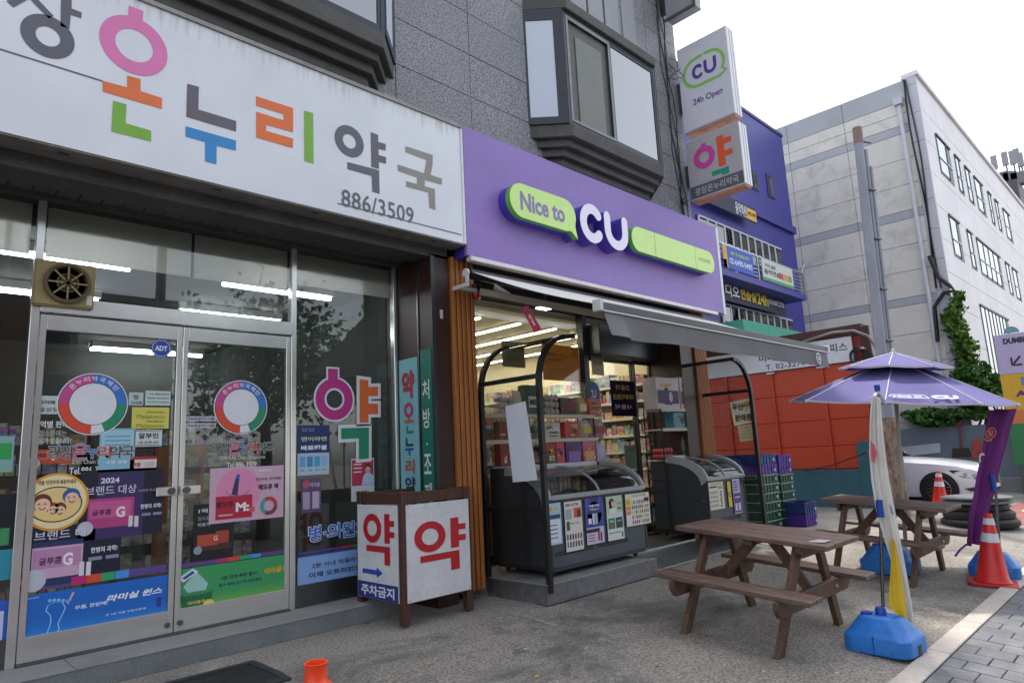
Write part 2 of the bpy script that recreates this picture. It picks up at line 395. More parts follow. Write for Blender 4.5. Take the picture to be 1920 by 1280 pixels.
# pillar between the shops
B('pillar', m_brown, bd, 4.4, 4.665, YW, YG+.2, 0, 3.75, bevel=.005)
B('pillar_trim', m_steel_dk, bd, 4.385, 4.399, 6.262, 6.30, .15, 3.75)
B('pillar_trim', m_steel_dk, bd, 4.385, 4.399, 5.865, 5.89, .15, 3.75)
B('pillar_trim', m_char, bd, 4.392, 4.44, 5.62, 5.648, .15, 3.72)
def slats(x0, x1, n, z0, z1, y):
    B('slat_backing', m_brown, bd, x0, x1, y+.035, y+.5, z0, z1)
    st_ = (x1-x0)/n; me = MB().box(-st_*.36, st_*.36, -.03, .034, z0, z1).mesh('wood_slat', m_wood, bevel=.006)
    for i in range(n): link('wood_slat', me, bd, (x0+st_*(i+.5), y, 0))
slats(4.67, 5.02, 5, .1, 3.75, YW-.01)
B('pillar', m_brown, bd, 9.45, 9.83, YW, YG, 0, 3.8)
slats(9.84, 10.22, 8, .1, 3.8, YW-.01)
B('end_wall', m_granite_dk, bd, 10.05, 10.22, YW+.5, 12, 0, 3.9)
# ---- bay windows
m_navy = mat('navy_frame', '#1d2530', .4, var=.15)
m_frost = mat('frosted_pane', '#c4cbd9', .35, var=.05, scale=2)
m_screen = mat('insect_screen', '#74786f', .6, var=.1, fine=.25, fscale=300)
m_mirror = glass('bay_glass', '#5a6a6c', .9, f0=.34)
def trap(xl, xr, d, z): return [(xl, YW+.01, z), (xl+d, YW-d, z), (xr-d, YW-d, z), (xr, YW+.01, z)]
def bay(xl, xr, mull):
    sill = MB().prism(trap(xl-.005, xr+.005, .425, 5.66), (0,0,.18)).build('bay_window', m_granite_dk, bd, bevel=.008)
    for k, (d, z0) in enumerate(((.33, 5.555), (.24, 5.45), (.16, 5.345))):
        MB().prism(trap(xl+.10*(k+1), xr-.10*(k+1), d, z0), (0,0,.112)).build('corbel', m_granite_dk, sill, bevel=.006)
    MB().prism(trap(xl-.03, xr+.03, .445, 7.55), (0,0,.16)).build('cornice', m_granite_dk, sill, bevel=.008)
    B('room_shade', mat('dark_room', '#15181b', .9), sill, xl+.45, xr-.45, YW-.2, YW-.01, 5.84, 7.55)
    d = .385; z0, z1 = 5.84, 7.55; yf = YW-d
    fr = MB()
    a, b = V((xl, YW, 0)), V((xl+d, yf, 0)); c, e = V((xr-d, yf, 0)), V((xr, YW, 0))
    for p, q in ((a, b), (c, e)):
        dr = (q-p); L_ = dr.length; dr.normalize(); fa = Face(p, dr, (0,0,1), V((-dr.y, dr.x, 0))*(-1))
        fa.n = V((dr.y, -dr.x, 0))
        fa.rect('pane', .03, z0+.10, L_-.13, z1-.17, m_frost, sill, lift=.0, th=.012)
        for x0_, x1_, u0, u1 in ((0, .035, z0, z1), (L_-.135, L_, z0, z1), (.03, L_-.13, z0, z0+.105), (.03, L_-.13, z1-.175, z1)):
            pts = [fa.at(x0_, u0, .02), fa.at(x1_, u0, .02), fa.at(x1_, u1, .02), fa.at(x0_, u1, .02)]; fr.prism(pts, -fa.n*.05)
    for x in (b.x, c.x-.05): fr.box(x, x+.05, yf-.012, yf+.06, z0, z1)
    fr.box(b.x, c.x, yf-.01, yf+.06, z0, z0+.05); fr.box(b.x, c.x, yf-.01, yf+.06, z1-.06, z1)
    fr.build('window_frame', m_navy, sill, bevel=.003)
    sa = MB(); ml = mull
    for x0_, x1_ in ((b.x+.052, b.x+.10), (ml-.05, ml)): sa.box(x0_, x1_, yf-.018, yf+.02, z0+.052, z1-.062)
    sa.box(b.x+.102, ml-.05, yf-.018, yf+.02, z0+.052, z0+.10); sa.box(b.x+.102, ml-.05, yf-.018, yf+.02, z1-.12, z1-.062)
    sa.build('sash', m_steel_dk, sill, bevel=.002)
    B('sash', mat('sash_grey', '#4a4846', .5), sill, b.x+.10, ml-.05, yf+.021, yf+.05, z0+.1, z1-.12)
    B('insect_screen', m_screen, sill, b.x+.27, ml-.2, yf+.008, yf+.0205, z0+.12, z1-.30)
    B('pane', m_mirror, sill, ml+.035, c.x-.085, yf+.006, yf+.016, z0+.09, z1-.10)
    sb = MB()
    for q in ((ml+.001, ml+.035, z0+.052, z1-.062), (c.x-.085, c.x-.05, z0+.052, z1-.062), (ml+.035, c.x-.085, z0+.052, z0+.09), (ml+.035, c.x-.085, z1-.1, z1-.062)): sb.box(q[0], q[1], yf-.005, yf+.03, q[2], q[3])
    sb.build('sash', m_navy, sill)
    return sill
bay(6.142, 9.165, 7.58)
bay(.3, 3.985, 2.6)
# ---- pharmacy glazing
x0p, x1p, x2p, x3p = .925, .985, 3.10, 3.155
def post(x0, x1, z0=.15, z1=3.72): B('window_post', m_steel, bd, x0, x1, YG-.03, YG+.05, z0, z1, bevel=.004)
post(x0p, x1p); post(x2p, x3p); post(4.345, 4.384)
for a, b in ((-1.2, x0p), (x3p, 4.345)):
    B('window_glass', m_glass, bd, a, b, YG+.0, YG+.01, .36, 3.70)
    B('window_base', m_steel_dk, bd, a, b, YG-.02, YG+.04, .15, .36)
B('window_glass', m_glass, bd, x1p, x2p, YG, YG+.01, 2.94, 3.70)
B('transom', m_steel, bd, x1p, x2p, YG-.045, YG+.05, 2.80, 2.935, bevel=.004)
B('window_head', m_steel_dk, bd, -1.2, 4.384, YG-.02, YG+.05, 3.70, 3.735)
for a, b in ((-1.2, x0p-.03), (x1p+.02, 2.13), (2.16, x2p-.02), (x3p+.02, 4.33)):
    B('roller_blind', m_blinds, bd, a, b, YG+.035, YG+.045, 3.36 if a > 3 else 3.275, 3.695)
def door(xa, xb, hx):
    d = MB(); y0, y1 = YG-.025, YG+.025
    d.box(xa, xa+.045, y0, y1, .17, 2.785); d.box(xb-.045, xb, y0, y1, .17, 2.785)
    d.box(xa+.0452, xb-.0452, y0, y1, .17, .35); d.box(xa+.0452, xb-.0452, y0, y1, 2.66, 2.785)
    dr = d.build('door', m_steel, bd, bevel=.003)
    B('door_glass', m_glass, dr, xa+.045, xb-.045, YG-.004, YG+.006, .35, 2.66)
    k = MB().box(hx-.17 if hx < 2.06 else hx-.0, hx if hx < 2.06 else hx+.17, YG-.05, YG-.027, 1.30, 1.375).build('lock_plate', m_steel, dr, bevel=.004)
    MB().lathe([(.03, -.066), (.03, -.05)], (hx-.05 if hx < 2.06 else hx+.05, YG, 1.337), axis='y').build('door_knob', m_steel_dk, k, smooth=True)
    MB().lathe([(.022, -.04), (.022, -.026)], (hx-.04 if hx < 2.06 else hx+.04, YG, .24), axis='y').build('floor_lock', m_steel_dk, dr, smooth=True)
door(.992, 2.062, 2.055); door(2.070, 3.094, 2.077)
B('threshold', m_steel_dk, bd, .985, 3.10, YG-.06, YG+.05, .152, .168)
# ---- pharmacy step
ps = thing('entrance_step', (2, 6.05, 0), 'low granite step along the glazed pharmacy front', 'step')
B('riser', m_riser, ps, -7, 4.1, 5.82, 5.86, .0, .148, bevel=.004)
for i in range(7): B('tread', m_step, ps, -2.6+i*.97, -2.6+i*.97+.965, 5.815, 6.32, .149, .152 if i % 2 else .153)
B('tread_body', m_riser, ps, -7, 4.1, 5.861, 6.35, 0, .147)
# ---- convenience store glazing
m_hdr = mat('header_grey', '#3f4346', .3, metal=.5, var=.1)
B('mullion', m_char, bd, 7.72, 7.83, YG-.06, YG+.06, .17, 3.55, bevel=.004)
B('shop_header', m_hdr, bd, 7.84, 9.449, YG-.28, YG+.05, 2.92, 3.38, bevel=.01)
B('window_glass', m_glass, bd, 5.10, 7.72, YG, YG+.01, .3, 3.5)
B('mullion', m_char, bd, 5.03, 5.10, YG-.04, YG+.05, .17, 3.55)
B('window_base', m_char, bd, 5.10, 7.72, YG-.03, YG+.04, .17, .30)
for a, b, y in ((7.84, 9.0, YG+.02), (8.98, 9.449, YG-.03)):
    d = MB().box(a, a+.03, y-.02, y+.02, .2, 2.915).box(b-.03, b, y-.02, y+.02, .2, 2.915).box(a+.03, b-.03, y-.02, y+.02, .2, .28).box(a+.03, b-.03, y-.02, y+.02, 2.86, 2.915).build('sliding_door', m_char, bd)
    B('door_glass', m_glass, d, a+.03, b-.03, y-.005, y+.005, .28, 2.86)
B('shop_head', m_char, bd, 5.0, 9.5, YG-.05, YG+.2, 3.55, 3.9)
# ---- rooms behind the glass
m_pw = mat('pharmacy_wall', '#4c4f4b', .9, var=.1); m_cw = mat('store_wall', '#d3cab2', .85, var=.06); m_cc = mat('store_ceiling', '#cfc8b4', .8, var=.05)
m_fl = mat('shop_floor', '#5a5a55', .5, var=.15)
B('room_wall', m_pw, bd, -7, 4.4, 12, 12.1, 0, 3.9); B('room_wall', m_pw, bd, -7.1, -7, 6.35, 12, 0, 3.9)
B('room_wall', m_pw, bd, 4.395, 4.45, 6.51, 12.1, 0, 3.9)
B('room_ceiling', mat('pharmacy_ceiling', '#55554f', .9, var=.08), bd, -7, 4.39, 6.37, 12, 3.52, 3.72)
B('room_floor', m_fl, bd, -7, 4.39, 6.36, 12, 0, .15)
B('room_wall', m_cw, bd, 4.95, 10.05, 13, 13.1, 0, 3.9); B('room_wall', m_cw, bd, 4.86, 4.95, 6.36, 13, 0, 3.9); B('room_wall', m_cw, bd, 9.95, 10.04, 6.3, 13, 0, 3.9)
B('room_ceiling', m_cc, bd, 4.96, 9.94, 6.37, 13, 3.45, 3.54)
B('room_floor', m_fl, bd, 4.96, 9.94, 6.36, 13, 0, .17)
# ================================================================== pharmacy fascia sign
YS = 5.40
ph = thing('pharmacy_sign', (2.3, YS, 3.85), 'long white fascia sign with multicoloured Korean lettering and phone number over the glass doors', 'sign')
m_signface = mat('weathered_white', '#d9dbe0', .42, var=.07, scale=1.6)
n_ = m_signface.node_tree.nodes; L_ = m_signface.node_tree.links     # rain streaks with a shape of their own under the top edge
gg = n_.new('ShaderNodeNewGeometry'); mp_ = n_.new('ShaderNodeMapping'); mp_.inputs['Scale'].default_value = (14, 1, 1.1)
tn = n_.new('ShaderNodeTexNoise'); tn.inputs['Scale'].default_value = 2.2; tn.inputs['Detail'].default_value = 7
L_.new(gg.outputs['Position'], mp_.inputs[0]); L_.new(mp_.outputs[0], tn.inputs['Vector'])
sx = n_.new('ShaderNodeSeparateXYZ'); L_.new(gg.outputs['Position'], sx.inputs[0])
mr_ = n_.new('ShaderNodeMapRange'); mr_.inputs['From Min'].default_value = 4.7; mr_.inputs['From Max'].default_value = 5.26; L_.new(sx.outputs['Z'], mr_.inputs[0])
mm = n_.new('ShaderNodeMath'); mm.operation = 'MULTIPLY'; L_.new(mr_.outputs[0], mm.inputs[0]); L_.new(tn.outputs[0], mm.inputs[1])
rp_ = n_.new('ShaderNodeValToRGB'); rp_.color_ramp.elements[0].position = .36; rp_.color_ramp.elements[0].color = (0,0,0,1); rp_.color_ramp.elements[1].position = .80; rp_.color_ramp.elements[1].color = (1,1,1,1)
L_.new(mm.outputs[0], rp_.inputs[0])
mx_ = n_.new('ShaderNodeMix'); mx_.data_type = 'RGBA'; mx_.inputs[7].default_value = lin('#a2a29c')
bs_ = n_['Principled BSDF']; old = bs_.inputs['Base Color'].links[0].from_socket
L_.new(rp_.outputs[0], mx_.inputs[0]); L_.new(old, mx_.inputs[6]); L_.new(mx_.outputs[2], bs_.inputs['Base Color'])
m_frame = mat('sign_frame', '#8d8a84', .55, metal=.3, var=.25, scale=6)
zb, zt, xe = 3.845, 5.262, 4.728
B('box', m_frame, ph, -3.2, xe+.004, YS+.012, YW-.005, zb-.012, zt+.01)
B('face', m_signface, ph, -3.2, xe-.03, YS, YS+.011, zb+.0, zt-.035)
B('edge_trim', m_frame, ph, -3.2, xe, YS-.018, YS+.011, zt-.034, zt+.006)
B('edge_trim', mat('trim_white', '#d4d6da', .4), ph, xe-.029, xe, YS-.01, YS+.011, zb, zt-.035)
for x in (.9, 2.0, 2.9, 3.75, 4.3): B('clip', m_granite_dk, ph, x, x+.07, YS+.08, YS+.1, zb-.02, zb-.0122)
SF = front(YS)
def tr(name, pts, m, sc, ox, oy, parent=ph, y=YS, lift=.003):
    q = [PY(ox+a/sc, oy+b/sc, y) for a, b in pts]
    return front(y).shape(name, [(p.x, p.z) for p in q], m, parent, lift)
def rg(name, c, ro, ri, m, sc, ox, oy, parent=ph, y=YS):
    p = PY(ox+c[0]/sc, oy+c[1]/sc, y); e = PY(ox+(c[0]+ro)/sc, oy+(c[1]+ro*.38)/sc, y).x-p.x
    return front(y).ring(name, p.x, p.z, e, e*ri, m, parent)
c_gr, c_or, c_gn, c_bl, c_pk = P('#5f5f66'), P('#dd7038'), P('#78ad3c'), P('#2f86c4'), P('#d978ae')
tr('letter', [(345,-120),(405,-100),(402,50),(459,72),(457,105),(398,85),(390,165),(340,150)], c_gr, 3, 0, 0)
tr('letter', [(75,45),(35,8),(150,-40),(150,-90),(10,-130),(10,-165),(270,-95),(270,-60),(205,-75),(195,-20),(302,92),(275,108),(165,-5)], c_gr, 3, 0, 0)
p_ = PY(90, 69, YS); SF.ring('letter', p_.x, p_.z, .165, .075, c_gr, ph)
SF.text('letter', '광', p_.x-.62, p_.z+.25, .5, .62, c_gr, ph, bold=.035)
p_ = PY(252, 86, YS); SF.ring('letter', p_.x, p_.z, .243, .135, c_pk, ph); SF.rect('letter', p_.x-.055, p_.z+.235, p_.x+.05, p_.z+.325, c_pk, ph, lift=.0025)
tr('letter', [(577,456),(715,493),(715,426),(790,446),(790,514),(911,553),(910,614),(577,516)], c_or, 3, 0, 0)
tr('letter', [(635,567),(710,588),(706,694),(850,736),(849,797),(626,740)], c_gn, 3, 0, 0)
tr('letter', [(1053,472),(1118,490),(1115,617),(1328,682),(1327,741),(1047,658)], P('#615d66'), 3, 0, 0)
tr('letter', [(1044,711),(1327,792),(1326,848),(1218,821),(1217,925),(1153,908),(1153,800),(1043,769)], c_bl, 3, 0, 0)
tr('letter', [(1440,542),(1648,609),(1648,746),(1497,703),(1496,737),(1648,780),(1647,834),(1440,774),(1440,629),(1595,678),(1595,644),(1440,596)], c_or, 3, 0, 0)
tr('letter', [(1710,623),(1761,638),(1763,921),(1711,906)], c_gn, 3, 0, 0)
p_ = PY(480+448/2.56, 679/2.56, YS); e_ = (PY(480+518/2.56, 700/2.56, YS).x-PY(480+378/2.56, 655/2.56, YS).x)/2
SF.ring('letter', p_.x, p_.z, e_, e_*.45, c_gr, ph)
tr('letter', [(550,635),(585,648),(586,682),(622,692),(622,724),(587,715),(588,745),(624,755),(624,787),(589,778),(590,812),(553,801)], c_gr, 2.56, 480, 0)
tr('letter', [(438,778),(590,818),(593,931),(558,920),(554,845),(438,812)], c_gr, 2.56, 480, 0)
tr('letter', [(716,702),(848,745),(847,790),(838,840),(892,858),(891,887),(810,865),(809,894),(858,908),(861,1008),(832,998),(827,925),(720,896),(720,870),(772,884),(773,853),(680,820),(680,790),(806,832),(818,768),(716,730)], P('#8b8782'), 2.56, 480, 0)
a, b = PY(640, 372, YS), PY(775, 398, YS); SF.text('phone_number', '886/3509', (a.x+b.x)/2, (a.z+b.z)/2-.015, b.x-a.x, .175, c_gr, ph, bold=.006, spacing=1.05)
a, b = PY(633, 381, YS), PY(865, 441, YS); SF.rect('underline', a.x, a.z-.008, b.x, a.z+.004, c_gr, ph)
a, b = PY(0, 91, YS), PY(192, 152, YS); SF.rect('underline', -2.5, b.z-.008, b.x, b.z+.004, c_gr, ph)

# ================================================================== convenience store fascia sign
cs = thing('store_sign', (7.6, YS, 3.7), 'purple fascia sign reading Nice to CU with lime speech bubbles above the awning', 'sign')
x0c, x1c, zbc, ztc = 4.742, 10.57, 3.72, 5.275
B('panel', m_purple, cs, x0c, x1c, YS, YS+.05, zbc, ztc, bevel=.004)
B('box', m_purple_dk, cs, x0c+.002, x1c-.004, YS+.051, YW-.03, zbc-.002, ztc-.002)
B('edge_trim', P('#e0dfe6'), cs, x1c+.001, x1c+.075, YS-.005, YS+.1, zbc-.01, ztc)
B('edge_trim', mat('trim_alu', '#d0ccca', .4, metal=.2), cs, x0c+.03, x1c-.25, YS-.03, YS+.06, zbc-.06, zbc-.003, bevel=.008)
CF_ = front(5.2)
def slab(name, pts, mf, ms, parent, y=5.2, d=.198, mid=None):
    b = front(y).shape(name, pts, ms, parent, lift=-d, th=d-.006) if not mid else front(y).shape(name, pts, mid, parent, lift=-.075, th=.069)
    if mid: front(y).shape('bubble_back', pts, ms, b, lift=-d, th=d-.076)
    front(y).shape('front_plate', [(x, z) for x, z in pts], mf, b, lift=-.005, th=.005); return b
pill = rrect(5.263, 4.26, 6.455, 4.69, .213, 8)
tail = pill[:]
tail = [(x, z) for x, z in pill if not (x > 6.36 and z < 4.36)]
i0 = next(i for i, (x, z) in enumerate(tail) if x > 6.36 and z > 4.36)
tail = tail[:i0]+[(6.36, 4.27), (6.47, 4.19), (6.435, 4.34)]+tail[i0:]
bub = slab('speech_bubble', tail, m_lime, m_purple_dk, cs, mid=m_lime_dk)
CF_.text('lettering', 'Nice to', 5.835, 4.473, .80, .235, P('#8a76b0'), bub, lift=.003, bold=.028)
w_ = .135
Cp = arc(6.797, 4.476, .252-w_/2, 42, 318, 26, ry=.27-w_/2)
slab('letter_c', stroke(Cp, w_), m_lilac, m_purple_dk, cs)
Up = [(7.064+w_/2, 4.725-w_/2), (7.064+w_/2, 4.5)]+arc(7.332, 4.474, .268-w_/2, 180, 360, 16)+[(7.6-w_/2, 4.5), (7.6-w_/2, 4.725-w_/2)]
slab('letter_u', stroke(Up, w_), m_lilac, m_purple_dk, cs)
bar = slab('lime_bar', rrect(7.687, 4.285, 10.022, 4.655, .18, 8), m_lime, m_purple_dk, cs, mid=m_lime_dk)
for x in (8.27, 9.42): CF_.rect('seam', x-.004, 4.287, x+.004, 4.653, P('#7d9a52'), bar, lift=.002)
CF_.text('lettering', '씨유광장점', 9.70, 4.47, .38, .065, P('#9fae84'), bar, lift=.002, bold=.01)

# ================================================================== projecting signs at the building's edge
XP = 10.1
def proj_sign(name, y0, y1, z0, z1, label, faceM, th=.26):
    t = thing(name, (XP, (y0+y1)/2, z0), label, 'sign')
    B('box', mat('sign_case', '#e2e2e4', .45, var=.06), t, XP+.003, XP+th, y0, y1, z0, z1, bevel=.006)
    B('face', faceM, t, XP-.006, XP+.0025, y0+.012, y1-.012, z0+.012, z1-.012)
    B('bottom_tray', mat('tray_bounce', '#b98d74', .7, var=.3, scale=8), t, XP+.02, XP+th-.02, y0+.02, y1-.02, z0-.035, z0-.001)  # orange tint puts the light bounced from below into the colour
    for k in (.33, .66): B('case_seam', P('#9d9da3'), t, XP+th*k, XP+th*k+.012, y0-.004, y0-.0002, z0+.01, z1-.01)
    B('bracket', m_steel_dk, t, XP+.05, XP+th-.05, y1, YW+.01, z0+.28*(z1-z0), z0+.62*(z1-z0))
    return t
m_bx = mat('box_face', '#ccccd6', .4, var=.05)
t = proj_sign('projecting_sign', 4.585, 5.555, 6.955, 8.575, 'tall white projecting light box with purple CU logo and 24h Open', m_bx)
SD = side(XP-.006)
cy, cz = -5.06, 7.98
m_gl, m_pl = P('#86bd4e'), P('#53388e')
op = [(cy-.03+.0, cz+.265)]+[(cy-.12, cz+.262)]+arc(cy-.13, cz, .26, 90, 270, 14)+[(cy+.18, cz-.26)]
SD.shape('logo', stroke(op, .055), m_gl, t)
op = [(cy+.045, cz+.275), (cy+.12, cz+.268)]+arc(cy+.13, cz+.02, .25, 85, -35, 12)+[(cy+.40, cz-.20), (cy+.31, cz-.245), (cy+.23, cz-.262)]
SD.shape('logo', stroke(op, .05), m_gl, t)
SD.shape('logo', stroke(arc(cy-.115, cz, .085, 48, 312, 16, ry=.105), .06), m_pl, t)
SD.shape('logo', stroke([(cy+.035, cz+.12), (cy+.035, cz)]+arc(cy+.125, cz-.015, .09, 180, 360, 12)+[(cy+.215, cz), (cy+.215, cz+.12)], .06), m_pl, t)
SD.text('lettering', '24h Open', cy+.02, 7.43, .56, .15, m_pl, t, bold=.012, lift=.004)
t = proj_sign('projecting_sign', 4.545, 5.555, 5.70, 6.79, 'smaller grey projecting light box with pink and orange Korean pharmacy letter', mat('box_face_grey', '#a9a6a8', .4, var=.06))
SD.rect('name_band', -5.54, 5.715, -4.56, 5.93, P('#55565e'), t, lift=.002)
SD.text('lettering', '광장온누리약국', -5.05, 5.82, .80, .13, P('#b9b7ba'), t, lift=.004, bold=.004)
SD.ring('letter', -5.22, 6.39, .205, .095, P('#c43f96'), t, n=36); SD.rect('letter', -5.26, 6.585, -5.17, 6.64, P('#c43f96'), t, lift=.0025)
SD.shape('letter', [(-4.97,6.12),(-4.84,6.12),(-4.84,6.27),(-4.70,6.27),(-4.70,6.37),(-4.84,6.37),(-4.84,6.49),(-4.70,6.49),(-4.70,6.59),(-4.84,6.59),(-4.84,6.66),(-4.97,6.66)], P('#d9512c'), t)
SD.shape('letter', [(-5.11,6.08),(-4.80,6.08),(-4.80,5.95+.0),(-4.80,5.80+.16),(-4.93,5.96),(-4.93,6.0),(-5.11,6.0)][::1], P('#1b8a6b'), t, lift=.0035)
# plain grey box higher up
t = thing('light_box', (9.8, 5.2, 8.95), 'plain grey light box cut off by the top edge above the other projecting signs', 'sign')
B('box', m_span, t, 9.75, 9.98, 4.93, 5.5, 8.98, 11.2, bevel=.01); B('frame', m_granite_dk, t, 9.72, 9.749, 4.91, 5.52, 8.95, 9.0); B('frame', m_granite_dk, t, 9.72, 9.749, 4.91, 4.95, 9.0, 11.2)
B('bracket', m_steel_dk, t, 9.8, 9.9, 5.5, YW, 9.2, 9.6)
# wall cables beside the signs
cb = thing('wall_cable', (9.75, YW, 5.5), 'bundle of loose black cables hanging down the granite wall by the projecting signs', 'cable')
for k in range(4):
    pts = []; rx = random.Random(k)
    for i in range(22):
        z = 9.6-i*.2; pts.append((9.62+.04*k+.05*math.sin(i*.7+k*2)+rx.uniform(-.02,.02)+.012*i, YW-.03-.01*k, z))
    MB().tube(pts, .008+.003*(k % 2), 5).build('strand', m_black, cb, smooth=True)
for k in range(5):
    rx = random.Random(50+k); b0 = V((9.72+.05*k, YW-.04, 7.9+.12*k)); pts = [b0]
    for i in range(5): b0 = b0+V((rx.uniform(.02,.12), rx.uniform(-.06,.0), rx.uniform(-.12,.08))); pts.append(b0)
    MB().tube(pts, .007, 5).build('strand', m_black, cb, smooth=True)
for k in range(14):
    rx = random.Random(90+k); b0 = V((9.86, YW-.05, 5.62)); d = V((rx.uniform(-.12,.12), rx.uniform(-.1,0), rx.uniform(-.12,.12)))
    MB().tube([b0, b0+d*.6, b0+d], .006, 4).build('strand', m_black, cb)

# ================================================================== strips on the pillar
SP = side(4.384)
t = thing('pillar_strip', (4.38, 6.08, 1.2), 'tall light blue strip with vertical coloured Korean pharmacy name on the brown pillar', 'sign')
MB().box(4.386, 4.396, 5.905, 6.25, .95, 2.62).build('board', mat('strip_teal', '#77b2bb', .5, var=.08), t)
zc = [(2.36, .36, '약', '#a32030'), (1.98+.06, .0, '', ''), (1.60, .18, '누', '#1f3550')]
SP.text('letter', '약', -6.075, 2.33, .23, .31, P('#a32236'), t, bold=.045)
SP.ring('letter', -6.075, 2.045, .085, .045, P('#a8356e'), t, n=24)
SP.rect('letter', -6.16, 1.905, -5.99, 1.935, P('#c05a35'), t); SP.rect('letter', -6.09, 1.936, -6.06, 1.96, P('#c05a35'), t)
SP.shape('letter', [(-6.12,1.87),(-6.12,1.79),(-6.0,1.79),(-6.0,1.815),(-6.095,1.815),(-6.095,1.87)], P('#1f7a55'), t)
SP.shape('letter', [(-6.14,1.74),(-6.14,1.65),(-6.0,1.65),(-6.0,1.675),(-6.11,1.675),(-6.11,1.74)], P('#25304a'), t)
SP.shape('letter', [(-6.15,1.63),(-6.0,1.63),(-6.0,1.605),(-6.06,1.605),(-6.06,1.55),(-6.09,1.55),(-6.09,1.605),(-6.15,1.605)], P('#2456a0'), t)
SP.text('letter', '리', -6.07, 1.43, .17, .15, P('#b04a42'), t, bold=.03)
SP.text('letter', '약', -6.07, 1.235, .19, .17, P('#26303c'), t, bold=.025); SP.text('letter', '국', -6.06, 1.03+.0, .18, .17, P('#26303c'), t, bold=.025)
t = thing('pillar_strip', (4.38, 5.74, 1.2), 'narrow dark green strip with vertical white Korean lettering on the brown pillar', 'sign')
MB().box(4.386, 4.396, 5.655, 5.845, .95, 2.68).build('board', mat('strip_green', '#0f6a58', .5, var=.08), t)
for ch, z in (('처', 2.24), ('방', 1.93), ('·', 1.66), ('조', 1.45), ('제', 1.15)): SP.text('letter', ch, -5.75, z, .125 if ch != '·' else .025, .21 if ch != '·' else .025, P('#c9d6d2'), t, bold=.015)
t = tag(B('wall_notice', P('#bdb9b4'), None, 4.525, 4.565, YW-.004, YW-.0005, 3.02, 3.12), 'tiny white notice stuck high on the brown pillar front', 'notice')
# ================================================================== awning
aw = thing('awning', (7.3, 4.5, 2.6), 'grey retractable awning with a hanging valance over the store entrance', 'awning')
m_can = mat('awning_cloth', '#d6d3ce', .8, var=.07, scale=3)
m_val = mat('awning_valance', '#6d6c6d', .85, var=.08, scale=4)
m_bar = mat('awning_bar', '#4b4b4c', .5, metal=.3)
m_wm = mat('white_metal', '#c7c6c2', .5, var=.1)
xa, xb, yb, yf_, zbk, zfr = 4.72, 10.0, 5.30, 3.60, 3.50, 2.80
rows = []
for i in range(9):
    t_ = i/8; y = yb+(yf_-yb)*t_; sag = -.035*math.sin(math.pi*t_)
    rows.append([(xa+(xb-xa)*k/14, y, zbk+(zfr-zbk)*t_+sag+.006*math.sin(k*1.9)*math.sin(math.pi*t_)) for k in range(15)])
rows2 = [[(x, y, z-.006) for x, y, z in r] for r in rows]
mb = MB().grid(rows); mb.grid(rows2); mb.build('canopy_cloth', m_can, aw, smooth=True, normals=False)
B('front_bar', m_bar, aw, xa, xb, yf_-.03, yf_+.03, zfr-.05, zfr+.025, bevel=.008)
B('bar_lip', m_wm, aw, xa+.02, xb, yf_-.035, yf_-.005, zfr-.066, zfr-.0505)
B('end_cap', m_wm, aw, xa-.055, xa-.001, yf_-.05, yf_+.04, zfr-.07, zfr+.04, bevel=.006)
B('end_cap', m_wm, aw, xb+.001, xb+.05, yf_-.05, yf_+.04, zfr-.07, zfr+.04, bevel=.006)
rows = []
for j in range(5):
    r = []
    for k in range(61):
        u = k/60; x = xa+.03+(xb-xa-.05)*u
        fl = (.02+.03*max(0, 1-u*7))*(j/4)**1.3
        r.append((x, yf_-.02-fl*(.5+.5*math.sin(u*34+.6*math.sin(u*9)))-(.05*(j/4) if u < .06 else 0), zfr-.067-(.225-.015*u+.01*math.sin(u*20))*j/4))
    rows.append(r)
mb = MB().grid(rows); mb.grid([[(x, y+.004, z) for x, y, z in r] for r in rows]); va = mb.build('valance', m_val, aw, smooth=True, normals=False)
fa = front(yf_-.055)
fa.shape('logo', stroke(arc(9.555, 2.625, .07, -60, 250, 18)+[(9.60, 2.545)], .016), P('#d9d9dc'), va)
fa.text('logo', 'CU', 9.555, 2.62, .085, .055, P('#d9d9dc'), va, bold=.05)
MB().tube([(xa, 5.37, 3.50), (xb+.2, 5.37, 3.50)], .06, 10).build('roller', m_black, aw, smooth=True)
for x in (xa-.02, xb-.3):
    MB().box(x-.03, x+.0, 5.33, 5.6, 3.34, 3.39).box(x-.03, x, 5.33, 5.38, 3.39, 3.5).lathe([(.05,-.032),(.05,.002)], (x, 5.37, 3.50), axis='x').build('wall_bracket', m_wm, aw, bevel=.006)
B('torsion_bar', m_wm, aw, xa, xb, 5.50, 5.54, 3.345, 3.385)
for x0_, x1_ in ((4.95, 6.3), (9.7, 8.4)):
    MB().beam((x0_, 5.45, 3.34), (x1_, 4.55, 3.02), .05, .075).build('folding_arm', mat('arm_cream', '#a7a294', .5, var=.1), aw, bevel=.006)
    MB().beam((x1_, 4.55, 3.0), (x0_+(.15 if x0_ < 6 else -.15), yf_+.03, zfr-.03), .045, .06).build('folding_arm', m_wm, aw, bevel=.006)

